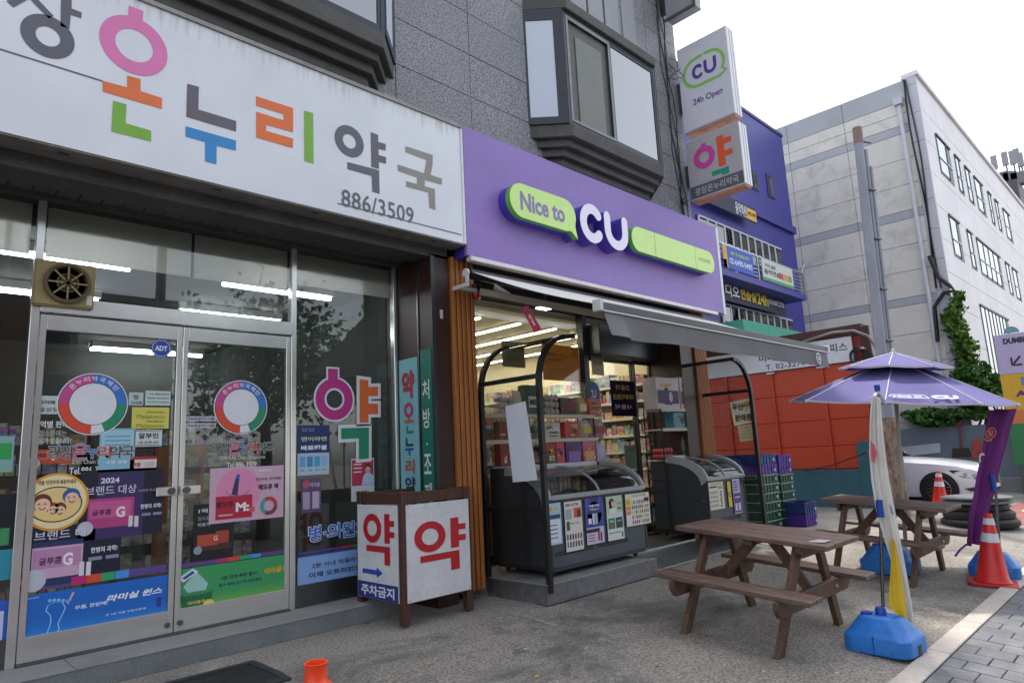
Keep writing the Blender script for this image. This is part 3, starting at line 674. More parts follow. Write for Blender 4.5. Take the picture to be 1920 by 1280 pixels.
# ================================================================== bent wind screens
def wscreen(x, sgn, label):
    t = thing('wind_screen', (x, 5.25, .1), label, 'wind screen')
    rr = .5
    def path(y): return [(x, y, .115)]+[(x, y, z) for z in (.8, 1.5, 2.22)]+[(x+sgn*(rr-rr*math.cos(R_(a))), y, 2.22+rr*1.12*math.sin(R_(a))) for a in (12, 25, 38, 51, 64, 78, 90)]+([(x+sgn*(rr+.12), y, 2.8)] if sgn > 0 else [])
    for y in (4.80, 5.72):
        m_ = MB(); p = path(y)
        for a, b in zip(p[:-1], p[1:]): m_.beam(V(a)-(V(b)-V(a)).normalized()*.004, V(b)+(V(b)-V(a)).normalized()*.004, .05, .055, up=(0,1,0))
        m_.build('post', m_black, t)
    for z in (.14, 2.315, .92):
        B('rail', m_black, t, x-.02, x+.02, 4.826, 5.694, z-.025, z+.025)
    B('top_rail', m_black, t, x+sgn*rr-.025, x+sgn*rr+.025, 4.826, 5.694, 2.755, 2.805)
    p = path(5.26); p = p[1:]; p[0] = (x, 5.26, .17)
    rows = [[V((q[0]+sgn*.0, y, q[2])) for y in (4.826, 5.694)] for q in p[:11-(1 if sgn > 0 else 0)]]
    rows[0] = [V((x, y, .165)) for y in (4.826, 5.694)]
    m_ = MB().grid(rows); m_.build('clear_sheet', m_clear, t, smooth=True, normals=False)
    return t
wscreen(5.15, 1, 'black framed clear wind screen beside the wooden slats left of the store')
wscreen(10.0, -1, 'black framed clear wind screen in front of the red wall, carrying paper notices')
SX = side(5.145)
t = thing('paper_sheet', (5.14, 5.2, 1.1), 'large blank white paper sheet taped on the left wind screen', 'paper')
pts = [(-5.30, 2.03), (-4.985, 2.06), (-4.90+.03, 1.23), (-5.235, 1.21)]
SX.shape('sheet', pts, mat('paper', '#cfd2dc', .7, var=.06, scale=3, bump=.2, bscale=6), t, lift=.02, th=.003)
SX = side(9.995)
t = tag(SX.shape('paper_notice', [(-5.16, 2.16), (-4.79, 2.20), (-4.77, 1.83), (-5.12, 1.78)], PT('#e2dfd4'), None, lift=.012, th=.002), 'white paper sign with bold Korean and an umbrella drawing on the right screen', 'notice')
SX.text('lettering', '우산', -5.03, 2.075, .19, .11, P('#26241f'), t, lift=.016, bold=.04); SX.text('lettering', '판매중', -4.955, 1.90, .28, .11, P('#26241f'), t, lift=.016, bold=.04)
for k, c in enumerate(('#c65a3c', '#d8b13c', '#6f9a4a')): SX.shape('umbrella_drawing', [(-4.87, 2.07)]+arc(-4.87, 2.07, .075, 10+60*k, 70+60*k, 6), P(c), t, lift=.016)
SX.shape('umbrella_drawing', stroke([(-4.87, 2.07), (-4.90, 2.0)], .01), P('#555040'), t, lift=.017)
t = tag(SX.shape('paper_notice', [(-5.07, 1.775), (-4.80, 1.80), (-4.79, 1.55), (-5.05, 1.53)], PT('#cfc8b2'), None, lift=.012, th=.002), 'small beige paper note with fine print below the umbrella sign', 'notice')
for k, s_ in enumerate(('안내문', '우산 판매', '현금 카드 가능', '매장 안으로 들어오세요')): SX.text('lettering', s_, -4.93, 1.74-.05*k, .07+.04*k, .022, P('#4a463c'), t, lift=.016, bold=.01)

# ================================================================== entrance platforms
m_chk = mat('checker_plate', '#9a9da1', .35, metal=.85, var=.25, scale=9, bump=.0)
nn = m_chk.node_tree.nodes; ll = m_chk.node_tree.links
gq = nn.new('ShaderNodeNewGeometry'); mq = nn.new('ShaderNodeMapping'); mq.inputs['Scale'].default_value = (14, 14, 20); mq.inputs['Rotation'].default_value = (0, R_(45), 0)
vq = nn.new('ShaderNodeTexChecker'); vq.inputs['Scale'].default_value = 1.0
bq = nn.new('ShaderNodeBump'); bq.inputs['Strength'].default_value = .6; bq.inputs['Distance'].default_value = .01
ll.new(gq.outputs[0], mq.inputs[0]); ll.new(mq.outputs[0], vq.inputs[0]); ll.new(vq.outputs['Fac'], bq.inputs['Height']); ll.new(bq.outputs[0], nn['Principled BSDF'].inputs['Normal'])
pl = thing('platform', (6.1, 5.4, 0), 'concrete platform with a checker plate edge under the near freezer', 'platform')
B('slab', m_step, pl, 5.11, 7.05, 4.806, 6.24, 0, .186); 
B('plate_edge', m_chk, pl, 5.10, 7.06, 4.80, 4.805, 0, .19); B('plate_edge', m_chk, pl, 5.103, 5.109, 4.806, 5.7, 0, .19); B('plate_edge', m_chk, pl, 7.051, 7.057, 4.806, 5.7, 0, .19)
B('nosing', mat('nosing', '#dddcd8', .25, metal=.6), pl, 5.10, 7.06, 4.797, 4.83, .1905, .196)
pl = thing('platform', (8.6, 5.7, 0), 'low checker plate ramp in front of the sliding doors', 'platform')
B('slab', m_chk, pl, 7.08, 10.1, 5.42, 6.26, 0, .15)
MB().prism([(7.09, 4.95, .004), (7.09, 5.418, .004), (7.09, 5.418, .125)], (2.9, 0, 0)).build('ramp', m_chk, pl)
B('nosing', MATS['nosing'], pl, 7.08, 10.1, 5.405, 5.43, .1505, .157); B('nosing', MATS['nosing'], pl, 7.1, 10.0, 4.93, 4.96, .002, .012)

# ================================================================== ice cream freezers
m_fbody = mat('freezer_charcoal', '#4b515a', .5, var=.12, scale=3)
m_fside = mat('freezer_side', '#33373e', .5, var=.12)
m_ftrim = mat('freezer_trim', '#9aa0a3', .4, var=.08)
m_fwhite = mat('freezer_liner', '#cfd4da', .5)
m_fglass = glass('freezer_glass', '#c3cbcb', .9, f0=.10)
def freezer(x0, x1, y0, y1, zb, label, seams=2):
    t = thing('freezer', ((x0+x1)/2, (y0+y1)/2, zb), label, 'freezer')
    zt_, zf = zb+1.16, zb+.80
    prof = [(y0, zb+.1), (y0, zf)]+[(y0+(y1-y0)*.72*(1-math.cos(R_(a))), zf+(zt_-zf)*math.sin(R_(a))) for a in (12, 25, 38, 52, 66, 80, 90)]+[(y1, zt_), (y1, zb+.1)]
    B('body', m_fbody, t, x0+.034, x1-.034, y0+.01, y1, zb+.1, zf-.07)
    for x, nm in ((x0, 'side_panel'), (x1-.033, 'side_panel')):
        MB().prism([(x, y, z) for y, z in prof], (.033, 0, 0)).build(nm, m_fside, t, bevel=.004)
        c = prof[1:9]; tp = [(x-.006, y-.012, z+.008) for y, z in c]+[(x-.006, y, z-.075 if i else z-.0) for i, (y, z) in reversed(list(enumerate(c)))]
        tp = [(x-.006, y-.012, z+.01) for y, z in c]+[(x-.006, min(y+.10*(1-i/8), y1), z-.085+.02*(i < 1)) for i, (y, z) in reversed(list(enumerate(c)))]
        MB().prism(tp, (.045, 0, 0)).build('side_trim', m_ftrim, t)
    B('front_rim', m_ftrim, t, x0+.04, x1-.04, y0-.012, y0+.10, zf-.005, zf+.05, bevel=.01)
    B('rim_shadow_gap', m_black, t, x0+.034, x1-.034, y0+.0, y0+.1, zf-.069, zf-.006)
    B('back_panel', m_fwhite, t, x0+.04, x1-.04, y0+(y1-y0)*.74, y1, zt_-.16, zt_+.012, bevel=.012)
    B('liner', m_fwhite, t, x0+.04, x1-.04, y0+.1, y1-.02, zb+.55, zb+.60)
    rows = [[V((x, y, z-.03)) for x in (x0+.04, x1-.04)] for y, z in prof[2:9]]
    MB().grid(rows).build('curved_lid', m_fglass, t, smooth=True, normals=False)
    for i in range(seams):
        xm = x0+(x1-x0)*(i+1)/(seams+.0 if seams > 1 else 2) if seams > 1 else (x0+x1)/2
        if xm > x1-.1: continue
        m_ = MB()
        for a, b in zip(prof[2:8], prof[3:9]): m_.beam((xm, a[0], a[1]-.022), (xm, b[0], b[1]-.022), .03, .014)
        m_.build('lid_rail', m_ftrim, t)
    for i in range(2):
        xm = x0+(x1-x0)*(.27+.46*i); 
        MB().tube([(xm-.13, y0+.115, zf+.062), (xm-.07, y0+.10, zf+.085), (xm+.07, y0+.10, zf+.085), (xm+.13, y0+.115, zf+.062)], .016, 8).build('lid_handle', m_black, t, smooth=True)
    B('plinth', m_fside, t, x0+.04, x1-.04, y0+.02, y1-.02, zb+.055, zb+.099)
    for i in range(26):
        if i == 13: continue
        xx = x0+.08+i*(x1-x0)*.74/26
        for zz in (.215, .24): B('vent_slot', m_black, t, xx, xx+(x1-x0)*.02, y0+.004, y0+.0095, zb+zz, zb+zz+.014)
    for x in (x0+.12, x1-.12):
        for y in (y0+.12, y1-.12): MB().lathe([(.028, -.016), (.028, .016)], (x, y, zb+.028), 12, axis='x').build('caster', m_black, t, smooth=True)
    for k in range(28 if seams > 1 else 16):
        rx = random.Random(k+int(x0*10)); xx = rx.uniform(x0+.1, x1-.2); yy = rx.uniform(y0+.15, y1-.35)
        B('ice_cream_pack', P(rx.choice(['#c94f4f', '#e6e2d8', '#4f7fc0', '#e0b64a', '#7fb26a', '#b58ac8', '#e8e8f0'])), t, xx, xx+.13, yy, yy+.07, zb+.602+.001*k, zb+.66+.001*k)
    return t
fz1 = freezer(5.40, 7.18, 4.985, 5.90, .195, 'long charcoal ice cream freezer covered with posters behind the left wind screen')
fz2 = freezer(8.80, 9.93, 5.02, 5.95, .195, 'shorter charcoal ice cream freezer below the shelf of wrapped paper packs', 1)

# posters on the freezers
def poster(name, px, y, label, bgc, lift=.006):
    a, b = PY(px[0], px[1], y), PY(px[2], px[3], y)
    F_ = front(y); x0_, z1_, x1_, z0_ = a.x, a.z, b.x, b.z
    t = tag(F_.rect(name, x0_, z0_, x1_, z1_, P(bgc), None, lift=lift, th=.002), label, 'poster')
    def loc(u, v): return x0_+(x1_-x0_)*u, z0_+(z1_-z0_)*v
    def rc(nm, u0, v0, u1, v1, c, k=1): p, q = loc(u0, v0), loc(u1, v1); return F_.rect(nm, p[0], p[1], q[0], q[1], P(c), t, lift=lift+.002+.0006*k)
    def tx(s, u, v, wu, hv, c, bold=.015, k=3): p = loc(u, v); return F_.text('lettering', s, p[0], p[1], (x1_-x0_)*wu, (z1_-z0_)*hv, P(c), t, lift=lift+.002+.0006*k, bold=bold)
    def dc(nm, u, v, r, c, k=2): p = loc(u, v); return F_.disc(nm, p[0], p[1], (x1_-x0_)*r, P(c), t, lift=lift+.002+.0006*k, n=20)
    return t, rc, tx, dc, loc, F_
YF = 4.985
t, rc, tx, dc, loc, F_ = poster('poster', (1019, 945, 1054, 1018), YF, 'pale blue poster at the left end of the near freezer front', '#a9cfe6')
rc('panel', .12, .05, .94, .60, '#dfe6ee'); tx('특가', .5, .85, .7, .12, '#e0b23c', .04); rc('banner', .1, .62, .95, .72, '#3a3f78')
for k in range(4): rc('line', .3, .15+.1*k, .75, .18+.1*k, '#6a7aa0', 2)
t, rc, tx, dc, loc, F_ = poster('poster', (1056, 941, 1094, 1028), YF, 'white BEER LETTER poster with grids of small products on the near freezer', '#d9d6d0', .007)
tx('BEER LETTER', .45, .93, .75, .05, '#6a4a2a', .03); rc('photo', .52, .66, .97, .86, '#cf5a2c'); rc('photo', .72, .66, .9, .82, '#5a2a24', 2); rc('photo', .05, .64, .4, .84, '#a8a4b6')
rc('bottle', .08, .42, .26, .60, '#1d5a3a'); tx('한정 수량', .55, .55, .5, .04, '#7a3a34')
for i in range(6):
    for j in range(2): rc('product', .06+.155*i, .08+.15*j, .15+.155*i, .19+.15*j, random.choice(['#3a2f3a', '#8a6aa8', '#2a2a30', '#6a4a34']), 1)
t, rc, tx, dc, loc, F_ = poster('poster', (1095, 935, 1133, 1015), YF, 'deep blue poster of a bottle over a lilac strip on the near freezer', '#c9c2dc', .008)
rc('field', 0, .36, 1, 1, '#3d4fb0'); rc('bottle', .26, .86, .74, 1, '#27337e', 2); dc('arch', .5, .66, .42, '#2b3a92', 2); rc('arch', .08, .38, .92, .66, '#2b3a92', 2)
tx('여름 한정', .5, .83, .6, .05, '#e6e6f4', .03, 4); tx('750ml', .5, .75, .55, .045, '#e9c24a', .03, 4); rc('can', .36, .42, .5, .66, '#c9d0e6', 4); rc('can', .53, .42, .66, .66, '#a8b4d8', 4); rc('label', .12, .44, .30, .56, '#dfe4f2', 4)
rc('banner', 0, .25, .75, .33, '#26202a', 2); rc('lipstick', .62, .06, .72, .28, '#b03040', 3); rc('lipstick', .76, .04, .86, .24, '#5a3a6a', 3)
for k in range(3): rc('line', .06, .06+.06*k, .45, .085+.06*k, '#b05a7a', 2)
t, rc, tx, dc, loc, F_ = poster('poster', (1134, 931, 1170, 1008), YF, 'poster with a portrait photo above two green panels on the near freezer', '#d5dad4', .009)
rc('portrait', 0, .62, 1, 1, '#b9c9b6'); dc('hair', .34, .84, .17, '#2a201e', 2); dc('face', .40, .82, .11, '#d8b09a', 3); rc('shoulder', .18, .62, .62, .72, '#dfe6e0', 3); rc('hair', .18, .66, .30, .88, '#2a201e', 2)
tx('상쾌한', .8, .82, .3, .05, '#6a8a7a', .01, 4); rc('button', .66, .68, .92, .73, '#3a8a7a', 3)
rc('panel', .06, .26, .47, .50, '#1d7a5a'); rc('panel', .52, .26, .95, .50, '#0f4a44'); tx('1+1', .74, .42, .22, .05, '#d9e6de', .03, 4); tx('SALE', .26, .43, .24, .05, '#d9e6de', .03, 4); rc('product', .18, .29, .34, .36, '#b8402e', 4); rc('line', .08, .15, .8, .18, '#8a948e'); rc('product', .84, .05, .94, .16, '#4a6a6e')
t, rc, tx, dc, loc, F_ = poster('poster', (1170, 927, 1219, 979), YF, 'white event flyer with many tiny products at the right end of the near freezer', '#dedbd2', .010)
tx('7월 행사상품', .55, .93, .6, .07, '#6fa03c', .03); rc('tag', .02, .36, .2, .62, '#e08a2c'); rc('tag', .02, .64, .2, .86, '#e6c23a'); tx('2+1', .11, .75, .12, .08, '#c0392b', .03, 4); tx('1+1', .11, .49, .12, .08, '#f0e6d0', .03, 4); rc('tag', .78, .72, .98, .84, '#5a2a4a')
for i in range(9):
    for j in range(5): rc('product', .24+.082*i, .05+.155*j, .29+.082*i, .16+.155*j, random.choice(['#5a4a4a', '#9a7a4a', '#4a5a7a', '#8a4a5a', '#c0b49a']), 1)
YF2 = 5.02
t, rc, tx, dc, loc, F_ = poster('poster', (1327, 905, 1359, 952), YF2, 'white calendar style flyer on the far freezer front', '#d9d5c8')
tx('행사 달력', .5, .93, .7, .06, '#b04a3c', .03); rc('bar', .05, .80, .55, .86, '#5a2a2c'); rc('tag', .58, .74, .95, .84, '#8ab04a')
for i in range(5):
    for j in range(4): rc('cell', .06+.11*i, .1+.16*j, .14+.11*i, .2+.16*j, '#9a9a9a')
for j in range(6): rc('product', .7+.05*(j % 2), .08+.1*j, .86, .15+.1*j, random.choice(['#6a4a5a', '#a05a4a', '#7a6a9a']))
t, rc, tx, dc, loc, F_ = poster('poster', (1362, 903, 1373, 949), YF2, 'narrow yellow leaflet between the flyer and the purple poster on the far freezer', '#d9bd3c', .006)
dc('ring', .5, .5, .38, '#3a2a1a'); dc('ring', .5, .5, .26, '#d9bd3c', 3)
t, rc, tx, dc, loc, F_ = poster('poster', (1371, 898, 1391, 960), YF2, 'tall lilac and purple poster with two phone cards on the far freezer', '#b9b2da', .008)
rc('field', .04, .03, .96, .58, '#5b2f92'); tx('CUMBERS', .5, .47, .75, .06, '#eae6f4', .03, 4); rc('card', .14, .08, .42, .30, '#d9d6e6', 3); rc('card', .56, .08, .86, .30, '#cfe0e6', 3); dc('dot', .5, .38, .13, '#7a3fb0', 3)
for k in range(4): rc('line', .12, .66+.08*k, .62, .70+.08*k, '#6a5aa0')

# ================================================================== goods racks and goods
m_rack = mat('rack_wire', '#1d1d1f', .5); m_shelf = mat('shelf_beige', '#b8ab96', .6, var=.06); m_shelfw = mat('shelf_white', '#cfc9bc', .6, var=.06)
def rack(x0, x1, y0, y1, z0, zz, zt, sm, label):
    t = thing('goods_rack', ((x0+x1)/2, (y0+y1)/2, z0), label, 'rack')
    for x in (x0, x1):
        for y in (y0, y1): MB().tube([(x, y, z0), (x, y, zt-.05), (x, y+(.05 if y == y0 else -.05), zt)], .012, 6).build('upright', m_rack, t)
        for k in range(10): MB().tube([(x, y0, z0+.06+k*(zt-z0-.1)/10), (x, y1, z0+.06+k*(zt-z0-.1)/10)], .004, 4).build('side_wire', m_rack, t)
    for k in range(24): MB().tube([(x0+(x1-x0)*(k+.5)/24, y1, z0), (x0+(x1-x0)*(k+.5)/24, y1, zt)], .004, 4).build('back_wire', m_rack, t)
    for z in zz:
        s_ = B('shelf', sm, t, x0-.01, x1+.01, y0-.02, y1, z-.02, z, bevel=.004)
        B('price_rail', m_shelfw, s_, x0-.01, x1+.01, y0-.028, y0-.0205, z-.035, z+.012)
    return t
YR = 5.93
zr = [PY(1090, 872, YR).z-.03, PY(1090, 822, YR).z+.0, PY(1090, 779, YR).z]
rack(5.36, 7.45, YR, 6.22, .2, zr, zr[2]+.07, m_shelf, 'black wire goods rack with beige shelves behind the near freezer')
goods = []
def pack(name, px0, px1, ptop, z, y, c, label, kind='box', dep=.12, c2=None, txt=None):
    x0_, x1_ = PY(px0, ptop, y).x, PY(px1, ptop, y).x; h = PY((px0+px1)/2, ptop, y).z-z
    t = thing(name, ((x0_+x1_)/2, y+dep/2, z), label, 'packaged goods', 'goods on the racks')
    m_ = mat('pack_'+c.lstrip('#'), c, .4, var=.12, scale=12)
    w2 = x1_-x0_-.006; cx = (x0_+x1_)/2
    if kind == 'box': B('carton', m_, t, cx-w2/2, cx+w2/2, y, y+dep, z+.001, z+h, bevel=.004)
    elif kind == 'bag':
        rows = []
        for j in range(7):
            v = j/6; bul = math.sin(math.pi*min(max(v, .02), .98))**.6; rows.append([(cx+math.cos(2*math.pi*k/14)*w2/2*(.82+.18*bul), y+dep/2+math.sin(2*math.pi*k/14)*dep/2*max(bul, .12), z+.001+h*v) for k in range(15)])
        MB().grid(rows).build('bag', m_, t, smooth=True)
    else:
        n = max(2, int(round(w2/.09))); r = w2/n/2; m2 = max(1, int(h/(2.0*r)))
        for i in range(n):
            for j in range(m2): MB().lathe([(r*.6, 0), (r*.95, .01), (r*.95, dep-.01), (r*.6, dep)], (x0_+.003+r*(2*i+1), y, z+.002+r+j*2*r), 14, axis='y').build('can', m_, t, smooth=True)
    fy = front(y-.002)
    if c2 and kind != 'can': fy.rect('label_panel', cx-w2*.36, z+h*.25, cx+w2*.36, z+h*.62, P(c2), t, lift=.004 if kind == 'box' else .006)
    if kind == 'box':
        rx = random.Random(int(x0_*977)); pal = ['#d9d2c4', '#2a2a30', '#c0392b', '#d9b13a', '#3a5a8a', '#e0e0e6', '#6a3a2a']
        for q in range(5):
            u, v_ = rx.uniform(.04, .75), rx.uniform(.05, .8); fy.rect('print', cx-w2/2+u*w2, z+h*v_, cx-w2/2+min(.97, u+rx.uniform(.1, .5))*w2, z+h*min(.95, v_+rx.uniform(.04, .14)), P(rx.choice(pal)), t, lift=.0022+.0002*q)
        fy.disc('print', cx+rx.uniform(-.2, .2)*w2, z+h*rx.uniform(.45, .7), min(w2, h)*rx.uniform(.12, .22), P(rx.choice(pal)), t, lift=.0036, n=16)
        B('shade_flap', m_, t, cx-w2/2+.004, cx+w2/2-.004, y+.02, y+dep*.6, z+h+.0002, z+h+.004)
    if txt: fy.text('lettering', txt, cx, z+h*.44, w2*.6, h*.2, P('#22222a' if c2 and c2 > '#9' else '#eeeae0'), t, lift=.009, bold=.03)
    return t
z3, z2, z1 = zr[2]+.001, zr[1]+.001, zr[0]+.001
pack('bottle_pack', 936, 962, 738, z3, YR, '#b9b0b6', 'pale bottle pack behind the left screen on the top shelf', 'can')
pack('snack_bag', 964, 982, 733, z3, YR, '#c9bfae', 'cream snack bag behind the left screen on the top shelf', 'bag')
pack('gift_carton', 984, 1018, 722, z3, YR, '#2c5a4a', 'tall green carton behind the left screen on the top shelf', 'box', .14, '#d9d9d0', 'MILK')
pack('snack_carton', 936, 960, 790, z2, YR, '#7a4a34', 'brown carton behind the left screen on the middle shelf', 'box', .12)
pack('can_pack', 1000, 1019, 790, z2, YR, '#5a6a4a', 'green can pack behind the left screen on the middle shelf', 'can')
pack('gift_carton', 938, 958, 832, z1, YR-.02, '#8a2a34', 'maroon carton behind the left screen on the bottom shelf', 'box', .12)
pack('can_pack', 1021, 1048, 737, z3, YR, '#9a9690', 'multipack of silver cans at the left of the top shelf', 'can')
pack('snack_carton', 1050, 1081, 746, z3, YR, '#3b2422', 'dark red snack carton on the top shelf of the near rack', 'box', .14, '#7a2a24')
pack('snack_bag', 1082, 1101, 744, z3, YR, '#b0aa62', 'yellow green snack bag on the top shelf of the near rack', 'bag', .12, '#d9d9c0')
pack('snack_carton', 1103, 1127, 747, z3, YR, '#a8352a', 'bright red snack carton at the right of the top shelf', 'box', .14, '#d9843a', 'HOT')
pack('beer_carton', 1021, 1050, 793, z2, YR, '#c9c7c2', 'white beer carton with black lettering on the middle shelf', 'box', .15, '#dedcd6', 'Asahi')
pack('gift_bag', 1058, 1087, 791, z2, YR, '#b02c30', 'plain red gift box with handle string on the middle shelf', 'box', .12)
pack('snack_bag', 1089, 1110, 786, z2, YR, '#c9c6b6', 'white snack bag with a yellow face panel on the middle shelf', 'bag', .13, '#c9b83a')
pack('snack_bag', 1112, 1136, 785, z2, YR, '#b89aa0', 'pinkish snack bag at the right of the middle shelf', 'bag', .13, '#8a4a50')
pack('gift_carton', 1024, 1041, 831, z1, YR-.02, '#a52a24', 'red and green carton at the left of the bottom shelf', 'box', .12, '#2f7a44', 'NOTTO')
pack('gift_carton', 1042, 1058, 829, z1, YR-.02, '#c23a48', 'pink red slim carton on the bottom shelf', 'box', .12)
pack('bottle_carton', 1060, 1090, 826, z1, YR-.02, '#4a2a78', 'deep purple carton of bottles on the bottom shelf', 'box', .12, '#8a6ab8')
pack('bottle_carton', 1092, 1116, 826, z1, YR-.02, '#c0567a', 'rose pink carton of bottles on the bottom shelf', 'box', .12, '#d9a070')
pack('snack_bag', 1117, 1140, 833, z1, YR-.02, '#b4a8cc', 'pale lilac bag at the right of the bottom shelf', 'bag', .12)
YR2 = 5.68
zr2 = [PY(1295, 858, YR2).z, PY(1295, 803, YR2).z, PY(1295, 768, YR2).z]
rack(8.78, 9.62, YR2, 5.99, .25, zr2, zr2[2]+.06, m_shelfw, 'black goods rack with white shelves above the far freezer')
zA, zB, zC = zr2[0]+.001, zr2[1]+.001, zr2[2]+.001
for nm, a, b, tp, c, c2, lb in (('tissue_pack', 1228, 1271, 708, '#c9c2c8', '#4a2a6a', 'wide wrapped pack of toilet rolls with a purple label on top of the far rack'), ('tissue_pack', 1272, 1295, 708, '#b6aeb2', '#5a2c34', 'middle wrapped pack of rolls with a maroon label on top of the far rack'), ('tissue_pack', 1296, 1319, 709, '#b9b2b4', '#4a2024', 'right wrapped pack of rolls with a dark maroon label on top of the far rack')):
    t = pack(nm, a, b, tp, zC, YR2-.02, c, lb, 'box', .24)
    x0_, x1_ = PY(a, 735, YR2).x, PY(b, 735, YR2).x
    front(YR2-.022).rect('label_panel', x0_+.04, zC+.09, x1_-.03, zC+.29, P(c2), t, lift=.004)
    front(YR2-.022).disc('emblem', (x0_*.4+x1_*.6), zC+.19, .05, P('#c9c4d0'), t, lift=.006, ry=.08)
for nm, a, b, tp, c, lb, kd in (('drink_carton', 1262, 1290, 773, '#4a8ea0', 'turquoise carton on the middle shelf of the far rack', 'box'), ('tissue_pack', 1291, 1307, 772, '#c3aeb4', 'pale pink pack on the middle shelf of the far rack', 'box'), ('bottle_pack', 1308, 1322, 774, '#1f5a48', 'dark green bottle pack on the middle shelf of the far rack', 'can'), ('basket', 1285, 1322, 812, '#5f7f74', 'grey green soft bag on the bottom shelf of the far rack', 'bag'), ('can_pack', 1238, 1262, 838, '#a8323a', 'red patterned cans at the left of the far freezer top', 'can')):
    pack(nm, a, b, tp, zA if tp > 800 else zB, YR2-.01, c, lb, kd, .16)
# ================================================================== prints stuck on the pharmacy glass
YD = 6.294
GF = front(YD)
def prt(name, px, label, bgc, cat='sticker', y=None, lift=0.0, border=None):
    y = y or YD
    a, b = PY(px[0], px[1], y), PY(px[2], px[3], y); F_ = front(y)
    x0_, z1_, x1_, z0_ = a.x, a.z, b.x, b.z
    t = tag(F_.rect(name, x0_, z0_, x1_, z1_, P(bgc, .45), None, lift=lift, th=.0015), label, cat)
    def loc(u, v): return x0_+(x1_-x0_)*u, z0_+(z1_-z0_)*v
    def rc(nm, u0, v0, u1, v1, c, k=1): p, q = loc(u0, v0), loc(u1, v1); return F_.rect(nm, p[0], p[1], q[0], q[1], P(c, .45), t, lift=lift+.0018+.0004*k)
    def tx(s, u, v, wu, hv, c, bold=.015, k=5, shear=0, spacing=1): p = loc(u, v); return F_.text('lettering', s, p[0], p[1], (x1_-x0_)*wu, (z1_-z0_)*hv if hv else None, P(c, .45), t, lift=lift+.0018+.0004*k, bold=bold, shear=shear, spacing=spacing)
    def dc(nm, u, v, r, c, k=2, ry=None): p = loc(u, v); return F_.disc(nm, p[0], p[1], (x1_-x0_)*r, P(c, .45), t, lift=lift+.0018+.0004*k, n=24, ry=(z1_-z0_)*ry if ry else None)
    def sh(nm, pts, c, k=2): return F_.shape(nm, [loc(*p) for p in pts], P(c, .45), t, lift=lift+.0018+.0004*k)
    return t, rc, tx, dc, sh, loc, F_
def words(label, items, cat='lettering'):
    t = None
    for s_, px0, px1, py, h, c, bd_ in items:
        a, b = PY(px0, py, YD), PY(px1, py, YD)
        if t is None: t = thing('window_lettering', (a.x, YD, a.z), label, cat)
        GF.text('lettering', s_, (a.x+b.x)/2, (a.z+b.z)/2, b.x-a.x, h, P(c, .45), t, lift=.0, bold=bd_)
    return t
# left door
t, rc, tx, dc, sh, loc, F_ = prt('door_poster', (35, 1118, 312, 1156), 'wide bright blue poster with a glowing foot outline across the foot of the left door', '#1d66c0', 'poster')
for v in range(6): rc('shade_band', 0, 0+.07*v, 1, .07+.07*v, ['#2f86d8', '#2b80d4', '#287ace', '#2474ca', '#206ec6', '#1e6ac2'][v], 0)
foot = [(.20,.50),(.17,.62),(.18,.72),(.22,.77),(.27,.74),(.29,.62),(.28,.52),(.265,.42),(.25,.30),(.26,.18),(.24,.08),(.20,.07),(.185,.15),(.20,.28),(.205,.38),(.20,.50)]
sh('foot_outline', stroke(foot, .008), '#8cc4f0', 3)
for k in range(5): dc('toe', .19+.028*k, .82-.015*k*k*.3, .012, '#7ab8ec', 3)
sh('brush', [(.30,.70),(.33,.92),(.345,.92),(.31,.68)], '#d9a8c8', 3)
tx('라미실 원스', .76, .66, .40, .15, '#e8f0fa', .035, shear=.2); tx('무좀, 한번에!', .46, .575, .22, .09, '#e0ecfa', .02, shear=.1); tx('단 1회 적용 무좀치료제', .70, .30, .28, .05, '#cfe2f6', .01); tx('Lamisil', .08, .93, .08, .03, '#cfe2f6', .01); rc('tube', .92, .28, .955, .5, '#2a3a9a', 3)
def strip(px, label):
    t, rc, tx, dc, sh, loc, F_ = prt('colour_strip', px, label, '#5a4586')
    for u0, c in ((.325, '#b8286e'), (.425, '#cf4a34'), (.525, '#2f9e6c'), (.62, '#4a90d8')): rc('square', u0, 0, u0+.098, 1, c)
strip((36, 1095, 312, 1071), 'purple strip with four coloured squares above the blue foot poster')
t, rc, tx, dc, sh, loc, F_ = prt('door_poster', (152, 882, 303, 998), 'dark violet award poster dated 2024 with pink medicine boxes on the left door', '#1c1a30', 'poster')
rc('glow', .2, .0, .75, .95, '#3a2c5e', 0); tx('2024', .34, .84, .22, .08, '#dcdcea', .03); tx('브랜드 대상', .36, .70, .60, .13, '#c9c8dc', .01); tx('소비자 투표 1위', .83, .66, .3, .04, '#a8a6bc', .01)
rc('medicine_box', .10, .16, .64, .58, '#b0407e', 1); rc('medicine_box', .12, .30, .60, .54, '#c25a92', 2); tx('글루콤', .26, .38, .22, .08, '#3a1a3a', .02); tx('G', .48, .37, .11, .16, '#ead6e4', .04); tx('한병의 과학!', .85, .42, .26, .07, '#e6e4f0', .02); rc('button', .74, .28, .85, .32, '#8a88a4', 2); rc('button', .88, .28, .99, .32, '#8a88a4', 2); rc('vial', .58, .14, .63, .3, '#d9ccd6', 4); rc('vial', .65, .13, .70, .29, '#d9ccd6', 4); dc('badge', .08, .17, .09, '#b9bac4', 4)
t, rc, tx, dc, sh, loc, F_ = prt('door_poster', (43, 992, 224, 1079), 'navy poster with a pale pink medicine box below the round family sticker', '#161a30', 'poster')
